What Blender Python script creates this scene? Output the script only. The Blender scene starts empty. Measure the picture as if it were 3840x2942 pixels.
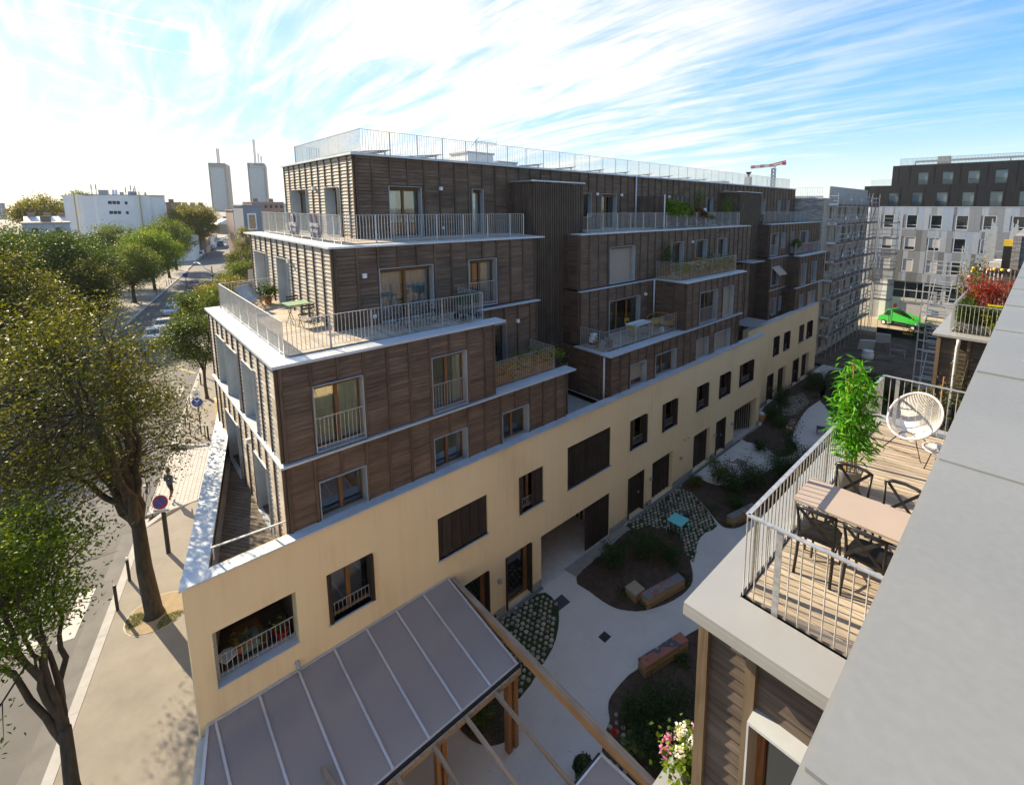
import bpy, bmesh, math, random
import numpy as np
from mathutils import Vector, Matrix
R=math.radians
random.seed(7); rng=np.random.default_rng(11)
sc=bpy.context.scene
col=sc.collection
# ---------------------------------------------------------------- camera
cd=bpy.data.cameras.new('camera'); cam=bpy.data.objects.new('camera',cd); col.objects.link(cam)
FPX,PX,PY,W0,H0=1780.2,2152.82,1030.31,3840.,2942.
cd.sensor_fit='HORIZONTAL'; cd.sensor_width=36; cd.lens=FPX/W0*36
cd.shift_x=(W0/2-PX)/W0; cd.shift_y=-(H0/2-PY)/W0
cd.clip_start=.05; cd.clip_end=9000
ya,pi_,ro=R(44.57),R(8.1078),R(-.3221)
fw=Vector((-math.sin(ya)*math.cos(pi_),math.cos(ya)*math.cos(pi_),-math.sin(pi_)))
rt=Vector((math.cos(ya),math.sin(ya),0)); dn=fw.cross(rt)
rt2=rt*math.cos(ro)+dn*math.sin(ro); up2=-(dn*math.cos(ro)-rt*math.sin(ro))
M=Matrix((rt2,up2,-fw)).transposed().to_4x4(); M.translation=(0,0,16.0); cam.matrix_world=M
sc.camera=cam
CAM=Vector((0,0,16.))
# ---------------------------------------------------------------- sky and sun
SUN_EL=R(26); SUN_AZ=math.atan2(-math.sin(R(12.5)),-math.cos(R(12.5)))   # direction towards the sun
w=bpy.data.worlds.new('World'); sc.world=w; w.use_nodes=True
nt=w.node_tree; N=nt.nodes; L=nt.links; N.clear()
def nd(tree,typ,**kw):
    n=tree.nodes.new(typ)
    for k,v in kw.items():
        if k.startswith('i_'):
            n.inputs[int(k[2:]) if k[2:].isdigit() else k[2:].replace('_',' ')].default_value=v
        else: setattr(n,k,v)
    return n
sky=nd(nt,'ShaderNodeTexSky',sky_type='NISHITA'); sky.sun_disc=False; sky.sun_elevation=SUN_EL
sky.sun_rotation=math.atan2(math.cos(SUN_AZ),math.sin(SUN_AZ)); sky.altitude=60; sky.air_density=1.0; sky.dust_density=.25; sky.ozone_density=3.0
tc=nd(nt,'ShaderNodeTexCoord'); sx=nd(nt,'ShaderNodeSeparateXYZ'); L.new(tc.outputs['Generated'],sx.inputs[0])
def math_(op,a,b=None,tree=nt,clamp=False):
    n=tree.nodes.new('ShaderNodeMath'); n.operation=op; n.use_clamp=clamp
    for i,v in enumerate((a,b)):
        if v is None: continue
        if isinstance(v,(int,float)): n.inputs[i].default_value=v
        else: tree.links.new(v,n.inputs[i])
    return n.outputs[0]
zc=math_('ADD',math_('MAXIMUM',sx.outputs[2],0.0),.10)
u=math_('DIVIDE',sx.outputs[0],zc); v=math_('DIVIDE',sx.outputs[1],zc)
cx=nd(nt,'ShaderNodeCombineXYZ'); L.new(u,cx.inputs[0]); L.new(v,cx.inputs[1])
def cloud(rot,scl,nscale,detail,dist,lo,hi,rough=.55):
    mp=nd(nt,'ShaderNodeMapping'); mp.inputs['Rotation'].default_value=(0,0,R(rot)); mp.inputs['Scale'].default_value=scl; L.new(cx.outputs[0],mp.inputs[0])
    n=nd(nt,'ShaderNodeTexNoise'); n.inputs['Scale'].default_value=nscale; n.inputs['Detail'].default_value=detail; n.inputs['Roughness'].default_value=rough; n.inputs['Distortion'].default_value=dist
    L.new(mp.outputs[0],n.inputs['Vector'])
    m=nd(nt,'ShaderNodeMapRange',interpolation_type='SMOOTHSTEP'); m.inputs[1].default_value=lo; m.inputs[2].default_value=hi; L.new(n.outputs[0],m.inputs[0])
    return m.outputs[0]
c1=cloud(-118,(.36,1.25,1),1.2,11,1.1,.38,.80,.60)
c2=cloud(-100,(.34,2.6,1),2.2,10,1.5,.38,.74,.64)
c3=cloud(25,(.22,.26,1),1.0,3,.4,.34,.66)
cm=math_('MULTIPLY',math_('ADD',math_('MULTIPLY',c1,.50),math_('MULTIPLY',c2,.34)),math_('ADD',math_('MULTIPLY',c3,.62),.42),clamp=True)
# denser veil of cloud towards the bright side, pale air along the horizon
dt_=nd(nt,'ShaderNodeVectorMath',operation='DOT_PRODUCT'); dt_.inputs[1].default_value=(-.93,.2,.22); L.new(tc.outputs['Generated'],dt_.inputs[0])
def ramp(x,a,b,lo,hi):
    m=nd(nt,'ShaderNodeMapRange',interpolation_type='SMOOTHSTEP'); m.inputs[1].default_value=a; m.inputs[2].default_value=b; m.inputs[3].default_value=lo; m.inputs[4].default_value=hi; L.new(x,m.inputs[0]); return m.outputs[0]
veil=math_('MULTIPLY',ramp(dt_.outputs['Value'],.35,.95,0.,.95),math_('ADD',math_('MULTIPLY',math_('ADD',c1,c2),.5),.32))
hz=ramp(sx.outputs[2],0.,.20,.55,0.)
cm=math_('MAXIMUM',math_('ADD',cm,math_('MULTIPLY',veil,.75),clamp=True),hz)
# aircraft trails: thin straight bands in the cloud plane, from point to point
def trail(a,b,wd):
    an=math.atan2(b[1]-a[1],b[0]-a[0]); c,s_=math.cos(-an),math.sin(-an); ln=math.hypot(b[0]-a[0],b[1]-a[1]); lo=a[0]*c-a[1]*s_; off=a[0]*s_+a[1]*c
    mp=nd(nt,'ShaderNodeMapping'); mp.inputs['Rotation'].default_value=(0,0,-an); L.new(cx.outputs[0],mp.inputs[0])
    s=nd(nt,'ShaderNodeSeparateXYZ'); L.new(mp.outputs[0],s.inputs[0]); d=math_('ABSOLUTE',math_('SUBTRACT',s.outputs[1],off))
    return math_('MULTIPLY',math_('MULTIPLY',ramp(d,0,wd,1,0),ramp(s.outputs[0],lo,lo+ln*.25,0,1)),ramp(s.outputs[0],lo+ln*.6,lo+ln,1,0))
tr=None
for a,b,wd in [((-3.35,-.32),(-4.1,.78),.045),((-3.8,-.7),(-4.7,.45),.07),((-3.25,-.5),(-3.5,.12),.05),((-2.61,-.15),(-2.66,.42),.04),((-2.77,-.2),(-2.82,.4),.04),((-2.93,-.1),(-2.96,.5),.04),((-2.63,.18),(-2.64,.42),.04),((-2.62,.86),(-2.92,1.23),.012),((-2.9,.3),(-2.95,.66),.045),((-4.9,.44),(-5.4,.96),.05)]:
    k=trail(a,b,wd); tr=k if tr is None else math_('MAXIMUM',tr,k)
cm2=math_('MAXIMUM',cm,math_('MULTIPLY',tr,math_('ADD',math_('MULTIPLY',c2,.4),.6)))
mixc=nd(nt,'ShaderNodeMix',data_type='RGBA'); L.new(cm2,mixc.inputs[0])
# soften the range of the sky towards the sun by its luminance, keep the clear part deep blue
lum=nd(nt,'ShaderNodeVectorMath',operation='DOT_PRODUCT'); lum.inputs[1].default_value=(.25,.55,.2); L.new(sky.outputs[0],lum.inputs[0]); LV=lum.outputs['Value']
vq=nd(nt,'ShaderNodeVectorMath',operation='SCALE'); L.new(sky.outputs[0],vq.inputs[0]); L.new(math_('DIVIDE',1.05,math_('ADD',math_('MULTIPLY',LV,1/4.2),1.)),vq.inputs['Scale'])
tn=nd(nt,'ShaderNodeMix',data_type='RGBA'); L.new(ramp(LV,3.5,16.,0,1),tn.inputs[0]); tn.inputs[6].default_value=(.28,.74,1.10,1); tn.inputs[7].default_value=(.95,1.0,1.0,1)
vt=nd(nt,'ShaderNodeVectorMath',operation='MULTIPLY'); L.new(vq.outputs[0],vt.inputs[0]); L.new(tn.outputs[2],vt.inputs[1]); L.new(vt.outputs[0],mixc.inputs[6])
mixc.inputs[7].default_value=(2.78,2.86,2.95,1)
bg=nd(nt,'ShaderNodeBackground'); bg.inputs[1].default_value=.072; L.new(mixc.outputs[2],bg.inputs[0])
wo=nd(nt,'ShaderNodeOutputWorld'); L.new(bg.outputs[0],wo.inputs[0])
sd=bpy.data.lights.new('sun','SUN'); sd.energy=2.0; sd.angle=R(.53); sd.color=(1,.90,.74)
so=bpy.data.objects.new('sun',sd); col.objects.link(so)
sv=Vector((math.cos(SUN_AZ)*math.cos(SUN_EL),math.sin(SUN_AZ)*math.cos(SUN_EL),math.sin(SUN_EL)))
so.rotation_euler=sv.to_track_quat('Z','Y').to_euler(); so.location=sv*60
vs=sc.view_settings; vs.view_transform='Standard'; vs.look='None'; vs.exposure=2.62; vs.gamma=1; vs.use_curve_mapping=False; vs.use_white_balance=True; vs.white_balance_temperature=7800; vs.white_balance_tint=10
cy=sc.cycles; cy.use_denoising=True; cy.max_bounces=6; cy.volume_bounces=0; cy.volume_max_steps=64; cy.diffuse_bounces=4; cy.glossy_bounces=3; cy.transparent_max_bounces=12; cy.transmission_bounces=4
cy.sample_clamp_indirect=6; cy.caustics_reflective=False; cy.caustics_refractive=False
sc.render.engine='CYCLES'
# ---------------------------------------------------------------- materials
MATS={}
def newmat(name):
    m=bpy.data.materials.new(name); m.use_nodes=True; t=m.node_tree; t.nodes.clear()
    o=t.nodes.new('ShaderNodeOutputMaterial'); b=t.nodes.new('ShaderNodeBsdfPrincipled'); t.links.new(b.outputs[0],o.inputs[0])
    MATS[name]=m; return m,t,b,o
def mat(name,c,rough=.6,metal=0,var=.12,scale=3.,bump=0,bscale=40.,stretch=None,spec=.5,c2=None,detail=5,lo=.3,hi=.7,rand=0):
    """colour mottled by noise in world space; c2 second colour for stains; rand = per-object brightness spread"""
    if name in MATS: return MATS[name]
    m,t,b,o=newmat(name); g=nd(t,'ShaderNodeNewGeometry')
    mp=nd(t,'ShaderNodeMapping'); t.links.new(g.outputs['Position'],mp.inputs[0])
    if stretch: mp.inputs['Scale'].default_value=stretch
    n=nd(t,'ShaderNodeTexNoise'); n.inputs['Scale'].default_value=scale; n.inputs['Detail'].default_value=detail; n.inputs['Roughness'].default_value=.6
    t.links.new(mp.outputs[0],n.inputs['Vector'])
    r=nd(t,'ShaderNodeMapRange'); r.inputs[1].default_value=lo; r.inputs[2].default_value=hi; t.links.new(n.outputs[0],r.inputs[0])
    mx=nd(t,'ShaderNodeMix',data_type='RGBA'); t.links.new(r.outputs[0],mx.inputs[0])
    a=tuple(k*(1-var) for k in c[:3]); bb=c2 if c2 else tuple(min(1,k*(1+var)) for k in c[:3])
    mx.inputs[6].default_value=(*a,1); mx.inputs[7].default_value=(*bb[:3],1)
    out=mx.outputs[2]
    if rand:
        oi=nd(t,'ShaderNodeObjectInfo'); rr=nd(t,'ShaderNodeMapRange'); rr.inputs[3].default_value=1-rand; rr.inputs[4].default_value=1+rand; t.links.new(oi.outputs['Random'],rr.inputs[0])
        vm=nd(t,'ShaderNodeVectorMath',operation='SCALE'); t.links.new(out,vm.inputs[0]); t.links.new(rr.outputs[0],vm.inputs['Scale']); out=vm.outputs[0]
    t.links.new(out,b.inputs['Base Color'])
    b.inputs['Roughness'].default_value=rough; b.inputs['Metallic'].default_value=metal; b.inputs['Specular IOR Level'].default_value=spec
    if bump:
        n2=nd(t,'ShaderNodeTexNoise'); n2.inputs['Scale'].default_value=bscale; n2.inputs['Detail'].default_value=4; t.links.new(mp.outputs[0],n2.inputs['Vector'])
        bp=nd(t,'ShaderNodeBump'); bp.inputs['Strength'].default_value=bump; bp.inputs['Distance'].default_value=.02; t.links.new(n2.outputs[0],bp.inputs['Height']); t.links.new(bp.outputs[0],b.inputs['Normal'])
    return m
def woodmat(name,c,c2,axis,cell,rough=.75,grain=26.,cellv=(.72,.72,.135),spread=.2,knots=True):
    """board wood: tone per board (hash of its cell), grain along axis, knots, weathering patches"""
    m,t,b,o=newmat(name); g=nd(t,'ShaderNodeNewGeometry'); P=g.outputs['Position']
    # one random number per board: the object's own, or the piece attribute inside a joined part
    oi=nd(t,'ShaderNodeObjectInfo'); at=nd(t,'ShaderNodeAttribute',attribute_name='rnd'); rv=math_('FRACT',math_('ADD',oi.outputs['Random'],at.outputs['Fac'],t),None,t)
    wn=nd(t,'ShaderNodeTexWhiteNoise',noise_dimensions='1D'); t.links.new(rv,wn.inputs['W'])
    of=nd(t,'ShaderNodeVectorMath',operation='SCALE'); of.inputs['Scale'].default_value=7.; t.links.new(wn.outputs['Color'],of.inputs[0])
    pa=nd(t,'ShaderNodeVectorMath',operation='ADD'); t.links.new(P,pa.inputs[0]); t.links.new(of.outputs[0],pa.inputs[1])
    mp=nd(t,'ShaderNodeMapping'); s=[1,1,1]; s[axis]=.06
    mp.inputs['Scale'].default_value=s; t.links.new(pa.outputs[0],mp.inputs[0])
    n=nd(t,'ShaderNodeTexNoise'); n.inputs['Scale'].default_value=grain; n.inputs['Detail'].default_value=6; n.inputs['Distortion'].default_value=.5; t.links.new(mp.outputs[0],n.inputs['Vector'])
    n3=nd(t,'ShaderNodeTexNoise'); n3.inputs['Scale'].default_value=1.3; n3.inputs['Detail'].default_value=4; t.links.new(P,n3.inputs['Vector'])
    f=math_('ADD',math_('MULTIPLY',n.outputs[0],.9,t),math_('MULTIPLY',n3.outputs[0],.5,t),t)
    r=nd(t,'ShaderNodeMapRange'); r.inputs[1].default_value=.45; r.inputs[2].default_value=.95; t.links.new(f,r.inputs[0])
    mx=nd(t,'ShaderNodeMix',data_type='RGBA'); mx.inputs[6].default_value=(*c,1); mx.inputs[7].default_value=(*c2,1); t.links.new(r.outputs[0],mx.inputs[0])
    rr=nd(t,'ShaderNodeMapRange'); rr.inputs[3].default_value=1-spread; rr.inputs[4].default_value=1+spread; t.links.new(wn.outputs['Value'],rr.inputs[0])
    vm=nd(t,'ShaderNodeVectorMath',operation='SCALE'); t.links.new(mx.outputs[2],vm.inputs[0]); t.links.new(rr.outputs[0],vm.inputs['Scale'])
    t.links.new(vm.outputs[0],b.inputs['Base Color']); b.inputs['Roughness'].default_value=rough; b.inputs['Specular IOR Level'].default_value=.3
    bp=nd(t,'ShaderNodeBump'); bp.inputs['Strength'].default_value=.25; bp.inputs['Distance'].default_value=.01; t.links.new(n.outputs[0],bp.inputs['Height']); t.links.new(bp.outputs[0],b.inputs['Normal'])
    return m
def leafmat(name,c,c2,c3,rough=.55,trans=.45,spec=.22):
    """leaf: tone per leaf from the face attribute rnd, light passing through"""
    m,t,b,o=newmat(name); a=nd(t,'ShaderNodeAttribute',attribute_name='rnd')
    cr=nd(t,'ShaderNodeValToRGB'); e=cr.color_ramp.elements; e[0].color=(*c,1); e[1].color=(*c3,1); e[1].position=1; k=e.new(.6); k.color=(*c2,1)
    t.links.new(a.outputs['Fac'],cr.inputs[0]); t.links.new(cr.outputs[0],b.inputs['Base Color']); b.inputs['Roughness'].default_value=rough; b.inputs['Specular IOR Level'].default_value=spec
    tl=nd(t,'ShaderNodeBsdfTranslucent'); vm=nd(t,'ShaderNodeVectorMath',operation='MULTIPLY'); vm.inputs[1].default_value=(1.5,1.45,.5); t.links.new(cr.outputs[0],vm.inputs[0]); t.links.new(vm.outputs[0],tl.inputs[0])
    ms=nd(t,'ShaderNodeMixShader'); ms.inputs[0].default_value=trans; t.links.new(b.outputs[0],ms.inputs[1]); t.links.new(tl.outputs[0],ms.inputs[2]); t.links.new(ms.outputs[0],o.inputs[0])
    return m
def glassmat(name,tint=(.8,.86,.86),f=.08):
    m,t,b,o=newmat(name); t.nodes.remove(b)
    tr=nd(t,'ShaderNodeBsdfTransparent'); tr.inputs[0].default_value=(*tint,1); gl=nd(t,'ShaderNodeBsdfGlossy'); gl.inputs[1].default_value=.02
    fr=nd(t,'ShaderNodeFresnel'); fr.inputs[0].default_value=1.52; k=math_('ADD',math_('MULTIPLY',fr.outputs[0],1.6,t),f,t,clamp=True)
    ms=nd(t,'ShaderNodeMixShader'); t.links.new(k,ms.inputs[0]); t.links.new(tr.outputs[0],ms.inputs[1]); t.links.new(gl.outputs[0],ms.inputs[2]); t.links.new(ms.outputs[0],o.inputs[0])
    return m
# ---------------------------------------------------------------- mesh helpers
class MB:
    def __init__(s): s.v=[]; s.f=[]
    def add(s,vs,fs):
        o=len(s.v); s.v+=[tuple(p) for p in vs]; s.f+=[tuple(i+o for i in f) for f in fs]; return s
    def box(s,x0,x1,y0,y1,z0,z1):
        return s.add([(x0,y0,z0),(x1,y0,z0),(x1,y1,z0),(x0,y1,z0),(x0,y0,z1),(x1,y0,z1),(x1,y1,z1),(x0,y1,z1)],[(0,3,2,1),(4,5,6,7),(0,1,5,4),(1,2,6,5),(2,3,7,6),(3,0,4,7)])
    def rbox(s,c,size,rot=0,tilt=None):
        hx,hy,hz=size[0]/2,size[1]/2,size[2]/2; m=Matrix.Rotation(rot,3,'Z')
        if tilt is not None: m=m@tilt
        p=[Vector(c)+m@Vector((a*hx,b*hy,d*hz)) for d in(-1,1) for a,b in((-1,-1),(1,-1),(1,1),(-1,1))]
        return s.add(p,[(0,3,2,1),(4,5,6,7),(0,1,5,4),(1,2,6,5),(2,3,7,6),(3,0,4,7)])
    def beam(s,a,b,wd,ht,up=(0,0,1)):
        a,b=Vector(a),Vector(b); d=(b-a).normalized(); U=Vector(up)
        if abs(d.dot(U))>.99: U=Vector((1,0,0))
        r=d.cross(U).normalized(); u=r.cross(d); p=[]
        for q in(a,b): p+=[q-r*wd/2-u*ht/2,q+r*wd/2-u*ht/2,q+r*wd/2+u*ht/2,q-r*wd/2+u*ht/2]
        return s.add(p,[(0,1,2,3),(7,6,5,4),(0,4,5,1),(1,5,6,2),(2,6,7,3),(3,7,4,0)])
    def tube(s,pts,r,n=6,cap=True):
        pts=[Vector(p) for p in pts]; rs=r if isinstance(r,(list,tuple)) else [r]*len(pts); rings=[]; o=len(s.v); prev=None
        for i,p in enumerate(pts):
            d=(pts[min(i+1,len(pts)-1)]-pts[max(i-1,0)]).normalized()
            if prev is None:
                k=Vector((0,0,1)) if abs(d.z)<.9 else Vector((1,0,0)); prev=d.cross(k).normalized()
            prev=(prev-d*prev.dot(d)).normalized(); b=d.cross(prev)
            for j in range(n):
                t=2*math.pi*j/n; s.v.append(tuple(p+(prev*math.cos(t)+b*math.sin(t))*rs[i]))
        for i in range(len(pts)-1):
            for j in range(n): s.f.append((o+i*n+j,o+i*n+(j+1)%n,o+(i+1)*n+(j+1)%n,o+(i+1)*n+j))
        if cap: s.f.append(tuple(o+j for j in range(n))[::-1]); s.f.append(tuple(o+(len(pts)-1)*n+j for j in range(n)))
        return s
    def lathe(s,c,prof,n=16):
        o=len(s.v); c=Vector(c)
        for r,z in prof:
            for j in range(n): t=2*math.pi*j/n; s.v.append((c.x+r*math.cos(t),c.y+r*math.sin(t),c.z+z))
        for i in range(len(prof)-1):
            for j in range(n): s.f.append((o+i*n+j,o+i*n+(j+1)%n,o+(i+1)*n+(j+1)%n,o+(i+1)*n+j))
        s.f.append(tuple(o+j for j in range(n))[::-1]); s.f.append(tuple(o+(len(prof)-1)*n+j for j in range(n))); return s
    def prism(s,poly,z0,z1):
        n=len(poly); o=len(s.v); s.v+=[(p[0],p[1],z0) for p in poly]+[(p[0],p[1],z1) for p in poly]
        a=sum(poly[i][0]*poly[(i+1)%n][1]-poly[(i+1)%n][0]*poly[i][1] for i in range(n))
        bt=tuple(range(o,o+n)); tp=tuple(range(o+n,o+2*n))
        if a>0: s.f+=[bt[::-1],tp]
        else: s.f+=[bt,tp[::-1]]
        for i in range(n):
            q=(o+i,o+(i+1)%n,o+n+(i+1)%n,o+n+i); s.f.append(q if a>0 else q[::-1])
        return s
    def sheet(s,poly,z):
        n=len(poly); o=len(s.v); s.v+=[(p[0],p[1],z) for p in poly]
        a=sum(poly[i][0]*poly[(i+1)%n][1]-poly[(i+1)%n][0]*poly[i][1] for i in range(n))
        f=tuple(range(o,o+n)); s.f.append(f if a>0 else f[::-1]); return s
    def mesh(s,name,smooth=False):
        me=bpy.data.meshes.new(name); me.from_pydata(s.v,[],s.f); me.update()
        if smooth:
            me.polygons.foreach_set('use_smooth',[True]*len(me.polygons))
        return me
    def build(s,name,m=None,parent=None,smooth=False):
        me=s.mesh(name,smooth)
        if m is not None: me.materials.append(m)
        return link(bpy.data.objects.new(name,me),parent)
def link(o,parent=None):
    col.objects.link(o)
    if parent is not None:
        o.parent=parent; r=parent
        while r.parent: r=r.parent
        if r.name in WORLD: o.matrix_parent_inverse=wm(parent).inverted()
    return o
WORLD=set()      # things whose parts are given in world coordinates
def wm(o):
    m=o.matrix_basis.copy()
    return wm(o.parent)@o.matrix_parent_inverse@m if o.parent else m
LABELS={}
def tag(o,label,cat,group=None):
    o['label']=label; o['category']=cat
    if group: o['group']=group
    return o
def struct(o): o['kind']='structure'; return o
def stuff(o): o['kind']='stuff'; return o
def thing(name,label,cat,group=None,loc=(0,0,0),rz=0,world=False):
    e=bpy.data.objects.new(name,None); col.objects.link(e); e.location=loc; e.rotation_euler=(0,0,rz); e.empty_display_size=.2
    if world: WORLD.add(e.name)
    return tag(e,label,cat,group)
def dup(root,loc,rz=0,label=None,group=None,scale=None):
    c=root.copy(); col.objects.link(c); c.location=loc; c.rotation_euler=(0,0,rz)
    if scale: c.scale=(scale,)*3 if isinstance(scale,(int,float)) else scale
    if label: c['label']=label
    if group: c['group']=group
    for ch in list(root.children):
        d=ch.copy(); col.objects.link(d); d.parent=c
        for g in list(ch.children):
            e=g.copy(); col.objects.link(e); e.parent=d
    return c
_uc={}
def ucube(m,name='piece',wedge=None):
    """unit cube mesh shared by all alike pieces; wedge 'X'/'Y' = lap board, thick at its foot"""
    k=(m.name,name,wedge)
    if k not in _uc:
        b=MB().box(0,1,0,1,0,1)
        if wedge=='X': b.v[5]=(.3,0,1); b.v[6]=(.3,1,1)
        if wedge=='Y': b.v[4]=(0,.75,1); b.v[5]=(1,.75,1)
        me=b.mesh(name); me.materials.append(m); _uc[k]=me
    return _uc[k]
class Pieces:
    """alike pieces of one thing: the 300 largest in view become parts, the rest one joined part"""
    def __init__(s,name,m,thing,rest,limit=300,wedge=None): s.name,s.m,s.t,s.rest,s.lim,s.w=name,m,thing,rest,limit,wedge; s.p=[]
    def add(s,x0,x1,y0,y1,z0,z1,parent=None): s.p.append((x0,x1,y0,y1,z0,z1,parent))
    def finish(s):
        def size(p):
            c=Vector(((p[0]+p[1])/2,(p[2]+p[3])/2,(p[4]+p[5])/2)); d=(c-CAM).length
            l=sorted((p[1]-p[0],p[3]-p[2],p[5]-p[4])); return l[1]*l[2]/d**2
        q=sorted(s.p,key=size,reverse=True) if len(s.p)>s.lim else s.p
        me=ucube(s.m,s.name,s.w)
        for p in q[:s.lim]:
            o=bpy.data.objects.new(s.name,me); link(o,p[6] or s.t)
            o.location=(p[0],p[2],p[4]); o.scale=(p[1]-p[0],p[3]-p[2],p[5]-p[4])
        if len(q)>s.lim:
            b=MB()
            for p in q[s.lim:]:
                n=len(b.v); b.box(*p[:6])
                if s.w=='X': xx=p[0]+.3*(p[1]-p[0]); b.v[n+5]=(xx,p[2],p[5]); b.v[n+6]=(xx,p[3],p[5])
                if s.w=='Y': yy=p[2]+.75*(p[3]-p[2]); b.v[n+4]=(p[0],yy,p[5]); b.v[n+5]=(p[1],yy,p[5])
            o=stuff(b.build(s.rest,s.m,s.t)); at=o.data.attributes.new('rnd','FLOAT','FACE'); at.data.foreach_set('value',np.repeat(rng.random(len(q)-s.lim),6).astype(np.float32))
class Face:
    """wall plane with coordinates (along, out, z); kinds X+ and Y- face the camera's side"""
    def __init__(s,kind,c): s.k,s.c=kind,c
    def box(s,a0,a1,o0,o1,z0,z1):
        if s.k=='X+': return (s.c+o0,s.c+o1,a0,a1,z0,z1)
        if s.k=='X-': return (s.c-o1,s.c-o0,a0,a1,z0,z1)
        if s.k=='Y-': return (a0,a1,s.c-o1,s.c-o0,z0,z1)
        return (a0,a1,s.c+o0,s.c+o1,z0,z1)
    def pt(s,a,o,z): b=s.box(a,a,o,o,z,z); return (b[0],b[2],b[4])
def wallholes(mb,F,a0,a1,z0,z1,holes,th=.3,o=0.):
    hs=[(max(h[0],a0),min(h[1],a1),max(h[2],z0),min(h[3],z1)) for h in holes if h[1]>a0 and h[0]<a1 and h[3]>z0 and h[2]<z1]
    A=sorted({a0,a1,*[h[0] for h in hs],*[h[1] for h in hs]})
    for i in range(len(A)-1):
        am=(A[i]+A[i+1])/2; zz=z0; cut=sorted((h[2],h[3]) for h in hs if h[0]<am<h[1])
        for c0,c1 in cut:
            if c0>zz+1e-4: mb.box(*F.box(A[i],A[i+1],o-th,o,zz,c0))
            zz=max(zz,c1)
        if z1>zz+1e-4: mb.box(*F.box(A[i],A[i+1],o-th,o,zz,z1))
# ================================================================ material set
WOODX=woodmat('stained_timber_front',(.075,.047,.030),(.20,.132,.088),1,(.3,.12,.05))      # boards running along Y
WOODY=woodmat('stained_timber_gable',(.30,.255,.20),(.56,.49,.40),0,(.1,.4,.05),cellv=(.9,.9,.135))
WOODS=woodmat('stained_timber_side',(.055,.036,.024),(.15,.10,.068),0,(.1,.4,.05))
SHUTM=woodmat('shutter_timber',(.022,.016,.012),(.055,.04,.03),2,(.1,.1,.1),cellv=(.19,.19,6.))
BATTEN=woodmat('stained_batten',(.062,.041,.027),(.15,.10,.067),2,(.1,.1,.1),cellv=(.36,.36,4.))
SLAT=woodmat('dark_slat',(.065,.048,.035),(.16,.12,.088),2,(.1,.1,.1),cellv=(.1,.1,6.))
OAK=woodmat('oiled_window_wood',(.14,.062,.022),(.27,.135,.055),2,(.1,.1,.1),cellv=(1.,1.,3.),spread=.15)
DECK=woodmat('weathered_deck',(.30,.24,.175),(.50,.43,.34),0,(.2,.03,.1),cellv=(9.,.145,9.),grain=20.)
DECKG=woodmat('grey_deck',(.10,.078,.055),(.23,.185,.14),1,(.2,.03,.1),cellv=(.14,9.,9.),grain=18.)
LARCH=woodmat('larch_beam',(.20,.105,.045),(.42,.25,.125),0,(.1,.1,.1),cellv=(9.,1.,1.),spread=.12,grain=16.)
LARCHZ=woodmat('larch_post',(.17,.08,.03),(.34,.18,.08),2,(.1,.1,.1),cellv=(1.,1.,9.),spread=.12,grain=16.)
GREYWOOD=woodmat('silvered_rafter',(.19,.14,.10),(.36,.29,.22),0,(.1,.1,.1),cellv=(9.,.5,1.),spread=.15,grain=18.)
ZINC=mat('zinc_sheet',(.50,.55,.585),.5,.25,.12,1.4,.06,6.)
ZINCR=mat('zinc_reveal',(.42,.47,.50),.45,.3,.12,2.)
GALV=mat('galvanised_steel',(.42,.44,.45),.42,.55,.25,14.,rand=.08)
RENDER,t_,b_,o_=newmat('ochre_render'); g_=nd(t_,'ShaderNodeNewGeometry'); P_=g_.outputs['Position']
n1_=nd(t_,'ShaderNodeTexNoise'); n1_.inputs['Scale'].default_value=.55; n1_.inputs['Detail'].default_value=8; t_.links.new(P_,n1_.inputs['Vector'])
mp_=nd(t_,'ShaderNodeMapping'); mp_.inputs['Scale'].default_value=(5,5,.22); t_.links.new(P_,mp_.inputs[0]); n2_=nd(t_,'ShaderNodeTexNoise'); n2_.inputs['Scale'].default_value=1.; n2_.inputs['Detail'].default_value=7; n2_.inputs['Roughness'].default_value=.7; t_.links.new(mp_.outputs[0],n2_.inputs['Vector'])
sz_=nd(t_,'ShaderNodeSeparateXYZ'); t_.links.new(P_,sz_.inputs[0]); gd_=nd(t_,'ShaderNodeMapRange'); gd_.inputs[1].default_value=.9; gd_.inputs[2].default_value=0; gd_.inputs[3].default_value=0; gd_.inputs[4].default_value=.35; t_.links.new(sz_.outputs[2],gd_.inputs[0])
f_=math_('ADD',math_('ADD',math_('MULTIPLY',n1_.outputs[0],.6,t_),math_('MULTIPLY',n2_.outputs[0],.5,t_),t_),math_('MULTIPLY',gd_.outputs[0],n1_.outputs[0],t_),t_)
cr_=nd(t_,'ShaderNodeValToRGB'); e_=cr_.color_ramp.elements; e_[0].position=.38; e_[0].color=(.83,.66,.41,1); e_[1].position=.80; e_[1].color=(.67,.51,.30,1); k_=e_.new(.58); k_.color=(.80,.62,.37,1)
t_.links.new(f_,cr_.inputs[0]); t_.links.new(cr_.outputs[0],b_.inputs['Base Color']); b_.inputs['Roughness'].default_value=.93; b_.inputs['Specular IOR Level'].default_value=.2
n3_=nd(t_,'ShaderNodeTexNoise'); n3_.inputs['Scale'].default_value=90.; t_.links.new(P_,n3_.inputs['Vector']); bp_=nd(t_,'ShaderNodeBump'); bp_.inputs['Strength'].default_value=.25; bp_.inputs['Distance'].default_value=.02; t_.links.new(n3_.outputs[0],bp_.inputs['Height']); t_.links.new(bp_.outputs[0],b_.inputs['Normal'])
PLINTH=mat('concrete_plinth',(.30,.285,.25),.9,0,.2,5.,.2,60.)
CONC=mat('pale_concrete',(.42,.39,.345),.9,0,.14,2.5,.15,70.)
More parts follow.
